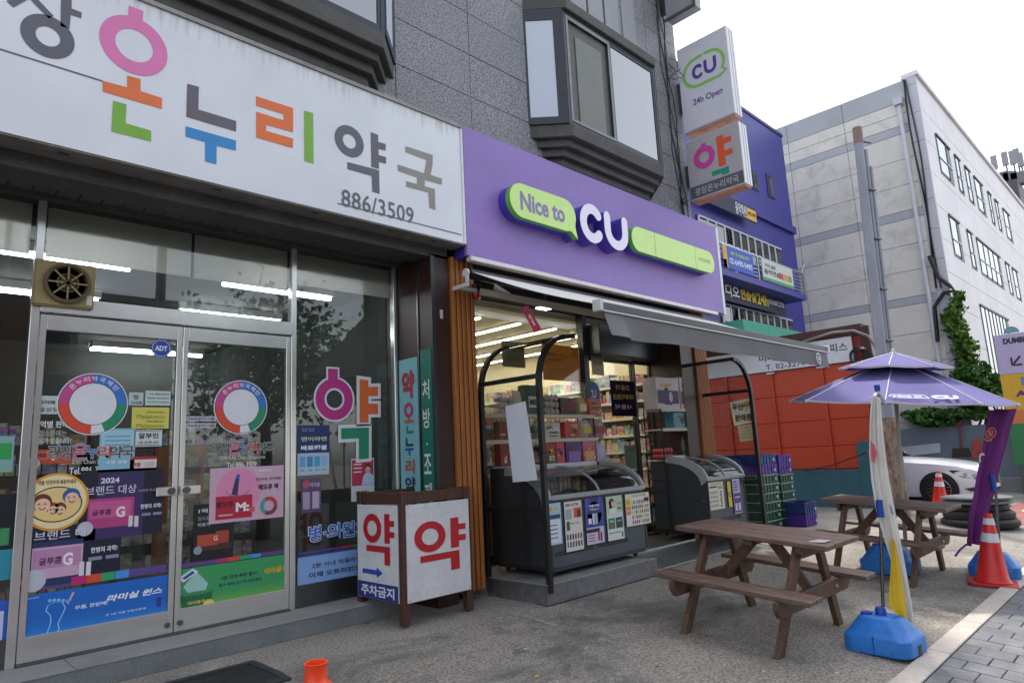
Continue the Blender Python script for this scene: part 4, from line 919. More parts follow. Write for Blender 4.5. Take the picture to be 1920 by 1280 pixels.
rc('glow', .10, 0, .60, .75, '#27335e', 0); tx('브랜드 대', .36, .86, .50, .16, '#c6c8da', .01); rc('medicine_box', .10, .13, .60, .66, '#c9a2c0', 1); rc('medicine_box', .11, .30, .58, .62, '#b884ae', 2); tx('글루콤', .28, .42, .22, .12, '#3a1a3a', .02); tx('G', .45, .42, .10, .22, '#efe2ec', .04); tx('한병의 과학!', .82, .52, .28, .10, '#e6e4f0', .02); rc('button', .66, .34, .80, .40, '#8a90a8', 2); rc('button', .84, .34, .98, .40, '#8a90a8', 2); dc('badge', .13, .12, .12, '#b9bcc6', 4); rc('vial', .57, .10, .62, .34, '#d9d6e0', 4); rc('vial', .64, .09, .69, .33, '#d9d6e0', 4)
def emblem(cx, cy, rpx, label):
    p = PY(cx, cy, YD); r = PY(cx+rpx, cy+rpx*.12, YD).x-p.x
    t = thing('round_emblem', (p.x, YD, p.z-r), label, 'sticker')
    GF.disc('backing', p.x, p.z, r*1.04, P('#dcdde4', .45), t, lift=.003, n=48, th=.001)
    for a0, a1, c in ((92, 180, '#c4468c'), (0, 92, '#2f74c4'), (180, 268, '#d6482c'), (292, 360, '#1d8a62'), (268, 292, '#dcdde4')): GF.ring('ring_colour', p.x, p.z, r, r*.70, P(c, .45), t, lift=.0045, a0=a0, a1=a1, n=16)
    GF.ring('ring_line', p.x, p.z, r*.71, r*.69, P('#3a3a44', .45), t, lift=.005); GF.ring('ring_line', p.x, p.z, r*1.005, r*.985, P('#3a3a44', .45), t, lift=.005)
    for k, ch in enumerate('온누리약국체인'):
        a = R_(138-16*k); f2 = Face((p.x+r*.85*math.cos(a), YD, p.z+r*.85*math.sin(a)), (math.sin(a), 0, -math.cos(a)), (math.cos(a), 0, math.sin(a)), (0,-1,0))
        f2.text('lettering', ch, 0, 0, r*.17, r*.17, P('#e8e0ec', .45), t, lift=.006, bold=.01)
emblem(175, 757, 62, 'large round emblem with a pink blue green and red ring on the left door')
emblem(452, 763, 47, 'smaller round emblem with a pink blue green and red ring on the right door')
# round family sticker
p = PY(105, 940, YD); r = PY(166, 938, YD).x-p.x
t = thing('round_sticker', (p.x, YD, p.z-r), 'round cream sticker with an orange rim and drawn family faces on the left door', 'sticker')
GF.disc('rim', p.x, p.z, r, P('#d99a2c', .45), t, lift=.004, n=48, th=.001, ry=r*1.0); GF.disc('field', p.x, p.z, r*.92, P('#ead9a8', .45), t, lift=.0057, n=48)
GF.disc('heart_line', p.x, p.z-.02, r*.80, P('#2a1c14', .45), t, lift=.0062, ry=r*.62); GF.disc('heart_field', p.x, p.z-.02, r*.76, P('#e6c884', .45), t, lift=.0068, ry=r*.58)
for dx, dz, k, c in ((-.42, -.05, .30, '#6a3222'), (.45, .12, .27, '#2a5a9e'), (.12, -.28, .2, '#7a3a28'), (-.10, -.25, .19, '#b0392c')):
    GF.disc('hair', p.x+dx*r, p.z+dz*r+.05*r, k*r, P(c, .45), t, lift=.0072, n=20); GF.disc('face', p.x+dx*r+.02*r, p.z+dz*r-.04*r, k*r*.78, P('#e8c3a0', .45), t, lift=.0078, n=20)
    for q in (-.3, .3): GF.shape('eye', stroke([(p.x+dx*r+(q-.12)*k*r, p.z+dz*r-.02*r), (p.x+dx*r+q*k*r, p.z+dz*r+.03*r), (p.x+dx*r+(q+.12)*k*r, p.z+dz*r-.02*r)], .006), P('#3a1c14', .45), t, lift=.0084)
    GF.shape('mouth', stroke(arc(p.x+dx*r+.02*r, p.z+dz*r-.1*r, .3*k*r, 200, 340, 6), .008), P('#a03a2c', .45), t, lift=.0084)
GF.text('lettering', '약을 안전하게 복용하세요', p.x, p.z+r*.68, r*1.15, r*.16, P('#6a4a1c', .45), t, lift=.0075, bold=.02)
# paper notes on the left door
t, rc, tx, dc, sh, loc, F_ = prt('paper_note', (58, 741, 113, 776), 'pale note about pile treatment left of the large round emblem', '#bcc9c9')
tx('치지래', .52, .64, .55, .2, '#2a2f30', .03); tx('치질상담', .5, .25, .9, .24, '#4a5454', .01)
t, rc, tx, dc, sh, loc, F_ = prt('paper_note', (242, 735, 268, 760), 'little cloud shaped note beside the large round emblem', '#b3c2c0'); tx('밤', .5, .66, .4, .35, '#3a4a5a', .01); tx('그리워', .5, .2, .8, .25, '#4a5a5a', .02)
t, rc, tx, dc, sh, loc, F_ = prt('paper_note', (273, 732, 319, 760), 'white note with three printed lines on the left door', '#bfcfc8')
for k, s_ in enumerate(('* 구매 식품영수증 판매', '확인증 가격 없어서', '인식 카드가 가능합니다')): tx(s_, .5, .78-.28*k, .85, .13, '#3f4a48', .01)
t, rc, tx, dc, sh, loc, F_ = prt('paper_note', (248, 763, 316, 803), 'bright yellow note printed Melatonin twice', '#cfc95c')
for v in (.45, .02): tx('Melatonin', .5, v+.12, .74, .2, '#8a8438', .0); tx('이중정 멜라토닌', .62, v+.32, .5, .09, '#5a5a30', .01)
t, rc, tx, dc, sh, loc, F_ = prt('paper_note', (253, 806, 303, 836), 'white framed albumin price note below the yellow note', '#c9d2cf'); rc('frame', .04, .06, .96, .10, '#3a3f40'); rc('frame', .04, .92, .96, .95, '#3a3f40'); tx('알부민', .5, .65, .72, .36, '#2a2f30', .02); tx('1달 30병 6만', .5, .25, .75, .16, '#3a3f40', .01)
t, rc, tx, dc, sh, loc, F_ = prt('paper_note', (188, 803, 251, 882), 'light blue leaflet behind the shop name on the left door', '#86b8cc')
rc('pale', .05, .45, .95, .95, '#9cc8d6'); [rc('line', .15, .5+.1*k, .85, .53+.1*k, '#5f9ab4', 2) for k in range(4)]; tx('수분 보충', .5, .22, .6, .07, '#e0eef2', .02)
t, rc, tx, dc, sh, loc, F_ = prt('product_card', (244, 856, 293, 880), 'white and red product card under the albumin note', '#d3cfcb'); rc('lid', 0, .78, 1, 1, '#a8262e'); tx('퀴립', .25, .42, .3, .3, '#a8262e', .03, shear=.2); rc('text_block', .55, .25, .9, .6, '#c9b4bc', 2)
t, rc, tx, dc, sh, loc, F_ = prt('product_card', (62, 843, 135, 868), 'row of orange red medicine boxes on the left door', '#a8432e'); rc('box_front', .04, .3, .40, .9, '#c05a40'); rc('box_front', .45, .1, .98, .6, '#b85038'); tx('글루콤', .2, .6, .25, .3, '#4a1a14', .02); tx('G', .5, .5, .10, .5, '#e6d0c8', .03)
p = PY(61, 869, YD); t = thing('badge_sticker', (p.x, YD, p.z), 'small grey round badge at the edge of the left door', 'sticker'); GF.disc('badge', p.x, p.z, .045, P('#a9b4b2', .45), t, lift=.008, th=.001); GF.text('lettering', '7,000원', p.x, p.z, .06, .018, P('#4a5654', .45), t, lift=.0105)
words('white three line slogan on the left door beside the emblem', [('1억병 판매', 70, 128, 795, .055, '#d9dcdc', .025), ('입소문에는', 72, 125, 812, .05, '#a9adac', .01), ('이유가 있습니다!', 63, 133, 826, .05, '#cfd3d3', .015)])
def shopname(x0, x1, y, h, label, sub, tel):
    t = words(label, [sub, tel])
    a, b = PY(x0, y, YD), PY(x1, y, YD); n = 7
    for k, ch in enumerate('광장온누리약국'):
        x = a.x+(b.x-a.x)*(k+.5)/n; z = a.z+(b.z-a.z)*(k+.5)/n; s_ = h*(1.25 if ch == '온' else 1)
        GF.text('outline', ch, x, z, s_*.98, s_*1.05, P('#aeb2b4', .45), t, lift=.0035, bold=.05)
        GF.text('lettering', ch, x, z, s_*.9, s_*.95, P({'온': '#c05a7a', '누': '#2f6cb0', '리': '#d0502c'}.get(ch, '#4a4e52'), .45), t, lift=.0045, bold=.012)
shopname(90, 250, 847, .105, 'outlined Korean shop name with phone number on the left door', ('ONNURI Chain Drugstores', 113, 226, 866, .042, '#c6cac9', .004), ('Tel.886-3509', 130, 205, 881, .055, '#dfe2e2', .01))
shopname(395, 515, 839, .105, 'outlined Korean shop name with phone number on the right door', ('ONNURI Chain Drugstores', 413, 497, 858, .042, '#c6cac9', .004), ('Tel.886-3509', 425, 481, 871, .055, '#dfe2e2', .01))
# octagonal alarm sticker
p = PY(302, 653, YD); t = thing('octagon_sticker', (p.x, YD, p.z), 'blue octagonal ADT alarm sticker at the top of the left door', 'sticker')
GF.shape('plate', [(p.x+.088*math.cos(R_(22.5+45*k)), p.z+.088*math.sin(R_(22.5+45*k))) for k in range(8)], P('#2346a0', .45), t, lift=.003, th=.001)
GF.shape('line', [(p.x+.078*math.cos(R_(22.5+45*k)), p.z+.078*math.sin(R_(22.5+45*k))) for k in range(8)], P('#cfd6ea', .45), t, lift=.0045); GF.shape('field', [(p.x+.073*math.cos(R_(22.5+45*k)), p.z+.073*math.sin(R_(22.5+45*k))) for k in range(8)], P('#2346a0', .45), t, lift=.005)
GF.text('lettering', 'ADT', p.x, p.z, .10, .045, P('#e6eaf4', .45), t, lift=.006, bold=.03)
# right door
t, rc, tx, dc, sh, loc, F_ = prt('door_poster', (330, 1068, 544, 1113), 'green poster of a steaming cup across the foot of the right door', '#3a9a5c', 'poster')
for v in range(6): rc('shade_band', 0, .06*v, 1, .06+.06*v, ['#7fb04a', '#74ac4c', '#68a84e', '#5ca452', '#50a056', '#449c5a'][v], 0)
sh('cup', [(.06,.04),(.28,.04),(.30,.42),(.04,.42)], '#1f6a44', 3); sh('cup_handle', stroke(arc(.055, .24, .045, 90, 270, 8, ry=.12), .012), '#1f6a44', 3); dc('cup_rim', .17, .42, .13, '#3a8a62', 4, ry=.04); tx('테라플루', .17, .22, .14, .07, '#d9c24a', .02)
sh('steam', [(.10,.45),(.06,.60),(.12,.78),(.16,.9),(.21,.76),(.26,.6),(.24,.45)], '#9cc8c0', 3); sh('sachet', [(.01,.80),(.13,.98),(.18,.90),(.06,.70)], '#d6dce6', 4); sh('sachet', [(.05,.80),(.13,.93),(.15,.88),(.07,.76)], '#2a4a9a', 5); dc('lemon', .27, .10, .05, '#d9c860', 4)
tx('5분 안에 빠른 흡수!', .53, .66, .32, .09, '#15424a', .025); tx('흡수 빠른 감기약! 테라플루', .54, .50, .38, .08, '#1a4c6a', .02); tx('테라플루', .86, .66, .22, .15, '#d9a83a', .03, shear=.15); rc('line', .64, .04, .99, .055, '#2a5a30', 3)
strip((331, 1066, 544, 1028), 'purple strip with four coloured squares above the green cup poster')
t, rc, tx, dc, sh, loc, F_ = prt('door_poster', (394, 878, 531, 968), 'pink poster with a red medicine box and a round chart on the right door', '#c9a6bc', 'poster')
dc('glow', .38, .55, .30, '#d98ab0', 1); rc('medicine_box', .08, .06, .56, .48, '#b0203e', 2); tx('벰모큐', .20, .33, .22, .11, '#3a0f1e', .03); tx('M:', .43, .26, .18, .17, '#f0dfe6', .05); dc('dot', .56, .2, .04, '#d9506a', 4); rc('line', .12, .12, .3, .15, '#d9a0b0', 4); sh('bottle', [(.28,.50),(.36,.48),(.38,.78),(.33,.80)], '#3a3060', 4); sh('bottle_cap', [(.33,.80),(.38,.78),(.39,.86),(.345,.88)], '#3a5ab0', 4)
sh('leaf', stroke(arc(.36, .62, .16, 200, 340, 8), .012), '#8a6a7a', 3)
for a0, c in ((0, '#b0404e'), (120, '#3a9a98'), (240, '#7a3a44')):
    q = loc(.79, .24); F_.ring('chart', q[0], q[1], .085, .05, P(c, .45), t, lift=.005, a0=a0, a1=a0+118, n=12)
tx('정신피로, 무기력증', .78, .75, .36, .06, '#6a2a44', .015); tx('메모큐 액', .78, .60, .28, .11, '#2a1420', .04); rc('logo', .64, .90, .84, .94, '#d9c4d0', 3)
t, rc, tx, dc, sh, loc, F_ = prt('door_poster', (364, 946, 437, 1044), 'dark poster with small orange medicine boxes beside the pink poster', '#17181f', 'poster', lift=-.003)
tx('1억', .22, .88, .22, .08, '#d0d2d6', .03); tx('입소문', .25, .75, .3, .07, '#a0a2a8', .01); tx('이유가', .25, .64, .3, .07, '#c0c2c8', .02); rc('medicine_box', .10, .26, .60, .46, '#b04a34'); rc('medicine_box', .55, .28, .88, .50, '#a8402e', 2); tx('G', .55, .38, .10, .09, '#e0c8c0', .03); dc('badge', .12, .20, .10, '#8a98a0', 4); rc('glow', .1, .18, .95, .27, '#4a2a2c', 0)
for k, py in enumerate((780, 793)):
    t, rc, tx, dc, sh, loc, F_ = prt('fuel_card_sticker', (341, py, 404, py+9), ('upper' if not k else 'lower')+' white strip with purple fuel card lettering on the right door', '#c3c2ce'); tx('유가보조금카드사용', .5, .5, .92, .62, '#4a2a5a', .02)
t, rc, tx, dc, sh, loc, F_ = prt('door_label', (337, 823, 362, 832), 'tiny label by the lock of the right door', '#9fb0b0'); tx('사용문', .5, .5, .85, .7, '#2f3a3a', .02)
# right-hand window: big letter
YD2 = 6.297; G2 = front(YD2)
p = PY(627, 748, YD2); t = thing('window_logo', (p.x, YD2, p.z-.5), 'huge pink orange and green Korean pharmacy letter with white outline on the window', 'sticker')
r = PY(662, 752, YD2).x-p.x
G2.disc('outline', p.x, p.z, r*1.07, P('#d2d6dc', .45), t, lift=.002, n=40, th=.001); G2.rect('outline', p.x-r*.42, p.z+r*.9, p.x+r*.26, p.z+r*1.52, P('#d2d6dc', .45), t, lift=.0015, th=.001)
G2.ring('letter', p.x, p.z, r*.98, r*.52, P('#b32a7e', .45), t, lift=.004); G2.rect('letter', p.x-r*.34, p.z+r*.93, p.x+r*.18, p.z+r*1.44, P('#b32a7e', .45), t, lift=.0036)
G2.disc('hole', p.x, p.z, r*.42, P('#30383a', .3), t, lift=.0042)
def grow(px, m, lift, k):
    q = [(v.x, v.z) for v in [PY(520+a/3.2, 440+b/3.2, YD2) for a, b in px]]
    G2.shape('letter' if not k else 'outline', offset_poly(q, k) if k else q, m, t, lift=lift, th=0)
b1 = [(492,865),(545,872),(545,912),(603,910),(603,965),(545,968),(545,1012),(603,1014),(603,1075),(545,1075),(545,1125),(492,1128)]
b2 = [(382,1160),(548,1155),(548,1340),(488,1345),(488,1220),(382,1225)]
for b_, c in ((b1, '#d2622f'), (b2, '#1c8464')): grow(b_, P('#d2d6dc', .45), .0022, .035); grow(b_, P(c, .45), .0045, 0)
t, rc, tx, dc, sh, loc, F_ = prt('window_poster', (558, 797, 618, 847), 'dark blue poster with white Korean slogan on the right window', '#1c3468', 'poster', YD2); tx('답답', .32, .84, .4, .12, '#8aa0cc', .0); tx('앤이라면', .5, .50, .8, .16, '#cfd6a8', .02); tx('바로해결', .5, .18, .8, .18, '#e6eaf2', .04)
t, rc, tx, dc, sh, loc, F_ = prt('window_poster', (558, 850, 617, 888), 'pale blue card of four small packs below the slogan poster', '#a8c0d2', 'poster', YD2)
for k in range(4): rc('pack', .06+.23*k, .38, .24+.23*k, .85, ['#6aa0d0', '#4a86b8', '#3fa0c8', '#8ab4d8'][k]); rc('line', .08+.23*k, .2, .22+.23*k, .24, '#5a7a94')
t, rc, tx, dc, sh, loc, F_ = prt('window_poster', (658, 860, 702, 936), 'poster with a person in a pale shirt on a crimson ground', '#bcc4cc', 'poster', YD2); rc('field', .03, .36, .97, .97, '#a82a4e', 0); dc('hair', .72, .76, .15, '#2a2224', 2); dc('face', .72, .73, .12, '#c89a80', 3); sh('shirt', [(.45,.37),(.97,.37),(.97,.58),(.80,.66),(.62,.65),(.5,.55)], '#a9bcd8', 3); [rc('line', .1, .85-.09*k, .45, .88-.09*k, '#e0c4cc', 2) for k in range(3)]; tx('상담하세요', .45, .2, .6, .08, '#4a5058', .02)
t, rc, tx, dc, sh, loc, F_ = prt('window_poster', (565, 897, 602, 958), 'faded lilac eye wash card low on the right window', '#5c4a6a', 'poster', YD2); rc('bottle', .08, .1, .42, .6, '#a894b4'); rc('bottle', .55, .1, .9, .6, '#b4a4c4'); dc('eye', .25, .82, .18, '#b0506a'); tx('아이봉', .68, .80, .5, .14, '#c9bcd4', .02)
a, b = PY(575, 1002, YD2), PY(690, 985, YD2); t = thing('window_lettering', (a.x, YD2, a.z), 'big blue outlined Korean word behind the wooden sign box', 'lettering')
G2.text('outline', '병·의원처방', (a.x+b.x)/2+.1, a.z, (b.x-a.x)*1.25, .17, P('#c9d6ee', .45), t, lift=.002, bold=.06); G2.text('lettering', '병·의원처방', (a.x+b.x)/2+.1, a.z, (b.x-a.x)*1.22, .155, P('#2f66c0', .45), t, lift=.004, bold=.015)
t, rc, tx, dc, sh, loc, F_ = prt('window_poster', (558, 1043, 720, 1085), 'pale blue nasal spray poster at the foot of the right window', '#86aee0', 'poster', YD2)
rc('edge', 0, 0, 1, .04, '#2348a0'); rc('edge', 0, .96, 1, 1, '#2a4fae'); tx('2분 이내 작용하여 코막힘', .55, .70, .8, .13, '#3a3a6a', .015); tx('이제 오트리빈으로 해결', .55, .46, .86, .14, '#1a2a5a', .025)
t, rc, tx, dc, sh, loc, F_ = prt('colour_strip', (558, 1040, 720, 1012), 'purple strip with coloured squares above the nasal spray poster', '#4a4a86')
for u0, c in ((.38, '#8a286e'), (.50, '#b03a44'), (.62, '#2f8e5c')): rc('square', u0, 0, u0+.115, 1, c)
# left-hand window edge
t, rc, tx, dc, sh, loc, F_ = prt('window_poster', (-60, 818, 23, 884), 'pale teal poster at the left edge window with a green panel', '#7fa8a4', 'poster', YD2); rc('panel', .6, .35, .95, .8, '#2f9a52')
t, rc, tx, dc, sh, loc, F_ = prt('window_poster', (-60, 930, 20, 1085), 'dark poster with a teal foot at the left edge window', '#141820', 'poster', YD2); rc('panel', .2, .0, 1, .35, '#2a8aa0'); rc('panel', .5, .4, .9, .6, '#3f8a5a')
t, rc, tx, dc, sh, loc, F_ = prt('window_poster', (-60, 1135, 9, 1222), 'blue poster at the foot of the left edge window', '#2f5ab8', 'poster', YD2); rc('panel', .1, .2, .9, .8, '#b9c4dc')

# ================================================================== exhaust fan in the upper window
p = PY(118, 536, 6.27)
t = thing('exhaust_fan', (p.x, 6.27, p.z-.17), 'yellowed exhaust fan with a round grille in the upper pharmacy window', 'fan')
m_yel = mat('yellowed_plastic', '#96855a', .6, var=.25, scale=8); m_yel2 = mat('grimy_plastic', '#5c5238', .7, var=.35, scale=10)
B('housing', m_yel, t, p.x-.205, p.x+.215, 6.22, 6.296, p.z-.185, p.z+.19, bevel=.012)
MB().lathe([(.165, -.02), (.165, -.045), (.15, -.05), (.14, -.05), (.135, -.022)], (p.x+.02, 6.24, p.z+.01), 32, axis='y').build('grille_ring', m_yel2, t, smooth=True)
MB().lathe([(.13, -.022), (.13, -.0201)], (p.x+.02, 6.24, p.z+.01), 28, axis='y').build('opening', mat('fan_dark', '#6d6246', .9, var=.3, scale=12), t)
g_ = MB()
for k in range(8): a = R_(45*k); g_.beam((p.x+.02+.03*math.cos(a), 6.19, p.z+.01+.03*math.sin(a)), (p.x+.02+.135*math.cos(a), 6.19, p.z+.01+.135*math.sin(a)), .012, .012, up=(0,1,0))
g_.build('grille_bars', m_yel, t)
for rr in (.03, .055, .08): MB().lathe([(rr, -.048), (rr-.008, -.056), (rr-.016, -.048)], (p.x+.02, 6.24, p.z+.01), 24, axis='y', cap=False).build('grille_circle', m_yel2, t, smooth=True)
B('rating_label', P('#c9c4b4'), t, p.x+.16, p.x+.20, 6.217, 6.2198, p.z-.15, p.z-.07)

# ================================================================== inside the pharmacy
m_tube = emis('tube_light', '#f4f8ff', 11.0)
ZT = 3.40
LAMPS = ['in the transom window, upper right above the right door', 'in the transom window just above the right door header', 'beside the exhaust fan at the upper left', 'below the fan level in the far left window', 'behind the left door just under its header', 'behind the left door, second row down', 'behind the left door above the round emblem', 'behind the left door left of the round emblem', 'deepest in the room by the left door post', 'in the right window above the big letter', 'in the right window at its right edge']
for a_ in ((440,535,540,550), (360,585,468,598), (-40,466,157,492), (-60,536,50,550), (192,655,288,659), (200,678,268,682), (117,697,200,701), (85,711,150,715), (56,726,122,729), (622,652,668,659), (693,622,745,631)):
    a, b = PZ(a_[0], a_[1], ZT), PZ(a_[2], a_[3], ZT); y = min((a.y+b.y)/2, 11.6); hl = .62; cx = (a.x+b.x)/2 if abs(b.x-a.x) > .9 else a.x+.5
    t = thing('tube_lamp', (cx, y, ZT), 'lit white fluorescent lamp '+LAMPS.pop(0), 'lamp', 'fluorescent lamps inside the pharmacy')
    MB().tube([(cx-hl, y, ZT), (cx+hl, y, ZT)], .022, 8).build('tube', m_tube, t, smooth=True)
    B('batten', m_wm, t, cx-hl-.03, cx+hl+.03, y-.03, y+.03, ZT+.03, ZT+.119)
m_sh = mat('dark_shelf', '#3a3128', .7, var=.2)
shl = [(.2, 1.9, 8.6, 'dark wooden medicine shelf behind the left door'), (2.5, 4.2, 9.6, 'dark wooden medicine shelf behind the right door and window'), (-2.4, -.2, 8.0, 'dark medicine shelf at the left edge window'), (2.25, 2.55, 7.1, 'narrow brown wooden stand just inside the right door')]
for i, (a, b, y, lb) in enumerate(shl):
    h = 2.0 if i < 3 else 1.75
    t = thing('medicine_shelf', ((a+b)/2, y, .15), lb, 'shelf')
    B('side_board', m_sh if i < 3 else m_wood, t, a-.03, a, y, y+.35, .15, h); B('side_board', m_sh if i < 3 else m_wood, t, b, b+.03, y, y+.35, .15, h)
    st_ = MB(); rx = random.Random(i+5); groups = {}
    for k in range(6):
        z = .3+k*.31
        if z > h: break
        B('shelf_board', m_sh, t, a, b, y, y+.34, z-.025, z)
        x = a+.01
        while x < b-.1:
            wd = rx.uniform(.06, .16); hh = rx.uniform(.08, .24); c = rx.choice(['#a8a49a', '#7a3a34', '#4a6a8a', '#8a8a5a', '#5a7a5a', '#8a5a7a', '#c0b8a0'])
            groups.setdefault(c, MB()).box(x, min(x+wd, b-.005), y+.03, y+.2, z+.001, z+hh); x += wd+.012
    for c, m_ in groups.items(): o = m_.build('medicine_boxes', busy(c), t); o['kind'] = 'stuff'
t = thing('mop_handle', (4.3, 6.4, .2), 'white pole with a blue grip leaning inside the right window edge', 'pole')
a, b = PY(747, 600, 6.4), PY(738, 915, 6.4); c = PY(742, 785, 6.4); d = PY(741, 806, 6.4)
MB().tube([a, b, b+(b-a)*.45], .012, 8).build('shaft', P('#c9ccd2'), t, smooth=True); MB().tube([c, d], .022, 10).build('grip', P('#5a72b8'), t, smooth=True)

# ================================================================== inside the store, and small things under the awning
m_led = emis('led_line', '#fff0d4', 15.0)
for k, (xx, y0_, y1_) in enumerate(((6.15, 6.8, 9.6), (6.95, 6.8, 10.4), (7.75, 6.8, 11.2), (8.6, 6.8, 11.4), (9.4, 6.8, 11.4), (5.4, 6.8, 9.0))):
    t = thing('led_strip', (xx, (y0_+y1_)/2, 3.42), 'lit warm LED line on the store ceiling, '+['first full length one from the slats', 'second from the slats', 'over the mullion', 'over the sliding doors', 'at the far right', 'nearest the slats'][k], 'lamp', 'LED lines inside the store')
    B('diffuser', m_led, t, xx-.022, xx+.022, y0_, y1_, 3.405, 3.42); B('profile', m_wm, t, xx-.04, xx+.04, y0_, y1_, 3.4205, 3.449)
def wposter(px, y, bgc, label, texts, cat='poster'):
    a, b = PY(px[0], px[1], y), PY(px[2], px[3], y); F_ = front(y)
    t = tag(F_.rect('window_poster', a.x, b.z, b.x, a.z, PT(bgc), None, lift=0, th=.003), label, cat)
    for s_, u, v, wu, hv, c, bd_, mir in texts:
        o = F_.text('lettering', s_, a.x+(b.x-a.x)*u, b.z+(a.z-b.z)*v, (b.x-a.x)*wu, (a.z-b.z)*hv, P(c), t, lift=.0045, bold=bd_)
        if mir:
            cx = a.x+(b.x-a.x)*u
            for q in o.data.vertices: q.co.x = 2*cx-q.co.x
    return t
wposter((1015, 643, 1088, 716), 6.34, '#b58d22', 'mustard yellow poster with mirrored NOW lettering inside the store window', [('NOW 모바일', .35, .72, .5, .1, '#2a2412', .04, True), ('아메리카노', .32, .58, .4, .08, '#3a3018', .02, True), ('편의점 택배', .4, .3, .4, .04, '#4a3e1c', .02, True)])
wposter((940, 638, 985, 690), 6.34, '#8c8b78', 'beige poster with mirrored green Korean letters inside the store window', [('아침은', .5, .72, .85, .26, '#2f5a48', .02, True), ('써유', .5, .32, .7, .26, '#2f5a48', .02, True)])
wposter((1107, 655, 1133, 704), 6.255, '#b9b6ae', 'white notice with Korean letters beside the store door', [('민생', .5, .75, .7, .2, '#33332f', .02, True), ('쿠폰', .5, .45, .7, .2, '#33332f', .02, True), ('사', .5, .2, .3, .1, '#33332f', .0, True)])
wposter((1143, 712, 1194, 780), 6.235, '#2c2350', 'dark purple poster with mirrored yellow Korean lines on the store door', [('고유가', .5, .80, .6, .15, '#c9b45a', .02, True), ('피해지원금', .5, .54, .85, .15, '#c9b45a', .02, True), ('사용처', .5, .26, .7, .14, '#c9c4d8', .02, True)])
wposter((1170, 835, 1195, 878), 6.255, '#8ca09a', 'green leaflet with pink bottles low on the store door', [('CU', .5, .8, .4, .12, '#3a5a54', .02, False)])
p = PY(1110, 738, 6.25); t = thing('round_sticker', (p.x, 6.25, p.z), 'round blue and green sticker on the store door glass', 'sticker'); front(6.25).disc('rim', p.x, p.z, .2, P('#7ab06a'), t, lift=.0, th=.002); front(6.25).disc('field', p.x, p.z, .175, P('#4a6ab0'), t, lift=.003); front(6.25).text('lettering', 'CU', p.x, p.z, .2, .13, P('#e6e8f0'), t, lift=.005, bold=.03)
for k, (a, b, y, lb) in enumerate(((5.2, 7.55, 7.35, 'tall store shelf crammed with colourful goods behind the left store window'), (8.0, 9.75, 7.9, 'tall store shelf crammed with colourful goods behind the sliding doors'), (5.4, 9.6, 12.4, 'long wall shelf at the back of the store'))):
    t = thing('store_shelf', ((a+b)/2, y, .17), lb, 'shelf'); rx = random.Random(k+30); groups = {}
    hh = 2.25 if k < 2 else 2.9
    B('back_board', m_cw, t, a, b, y+.4, y+.42, .17, hh)
    for j in range(9):
        z = .32+j*.27
        if z > hh-.1: break
        B('shelf_board', m_shelfw, t, a, b, y, y+.39, z-.03, z); B('price_rail', P('#d9d4c4'), t, a, b, y-.008, y-.0005, z-.035, z+.005); x = a
        while x < b-.07:
            wd = rx.uniform(.05, .14); c = rx.choice(['#b03a34', '#c9a23a', '#3a6aa8', '#4a8a5a', '#c9c4b8', '#8a4a8a', '#c96a3a', '#2a2a34', '#d98aa0']); groups.setdefault(c, MB()).box(x, min(x+wd, b), y+.02+rx.uniform(0, .05), y+.28, z+.001, z+rx.uniform(.12, .225)); x += wd+.008
    for c, m_ in groups.items(): o = m_.build('shelf_goods', busy(c), t); o['kind'] = 'stuff'
t = thing('store_shelf', (9.75, 9.4, .17), 'long side wall shelf with dense goods seen through the store glass', 'shelf'); rx = random.Random(91); groups = {}
B('back_board', m_cw, t, 9.93, 9.949, 6.5, 12.2, .17, 2.9)
for j in range(9):
    z = .32+j*.285; B('shelf_board', m_shelfw, t, 9.58, 9.929, 6.5, 12.2, z-.03, z); B('price_rail', P('#d9d4c4'), t, 9.57, 9.5795, 6.5, 12.2, z-.035, z+.008); y = 6.5
    while y < 12.1:
        wd = rx.uniform(.06, .16); c = rx.choice(['#b03a34', '#c9a23a', '#3a6aa8', '#4a8a5a', '#c9c4b8', '#8a4a8a', '#c96a3a', '#2a2a34', '#d98aa0']); groups.setdefault(c, MB()).box(9.60+rx.uniform(0, .04), 9.86, y, y+wd, z+.001, z+rx.uniform(.12, .235)); y += wd+.008
for c, m_ in groups.items(): o = m_.build('shelf_goods', busy(c), t); o['kind'] = 'stuff'
B('counter', m_wood, bd, 5.2, 6.6, 7.2, 7.8, .17, 1.2)
t = thing('hanging_ribbon', (6.4, 5.6, 2.9), 'pink folded promotion ribbon hanging below the awning arm', 'banner')
pts = [PY(x, y, 5.9) for x, y in ((978, 576), (990, 573), (1015, 617), (1003, 624))]; MB().prism(pts, (0, .01, 0)).build('ribbon', P('#b0305a'), t)
a = PY(997, 600, 5.895); f2 = Face(a, (pts[2]-pts[1]).normalized(), V((0,-1,0)).cross((pts[2]-pts[1]).normalized())*-1, (0,-1,0)); f2.text('lettering', 'SUM', 0, 0, .16, .05, P('#e6d0da'), t, lift=.004, bold=.03)
p = PY(1024, 576, 5.5); t = thing('floodlight', (p.x, 5.5, p.z), 'small lit floodlight under the awning', 'lamp'); B('housing', m_steel_dk, t, p.x-.11, p.x+.11, 5.42, 5.60, p.z+.0, p.z+.06, bevel=.01); B('lens', emis('flood_lens', '#f6f4ea', 8), t, p.x-.095, p.x+.095, 5.43, 5.59, p.z-.012, p.z-.0005); B('stem', m_steel_dk, t, p.x-.015, p.x+.015, 5.5, 5.53, p.z+.06, p.z+.22)
p = PY(941, 549, 5.6); t = thing('security_camera', (p.x, 5.6, p.z), 'white bullet security camera under the left end of the awning', 'camera')
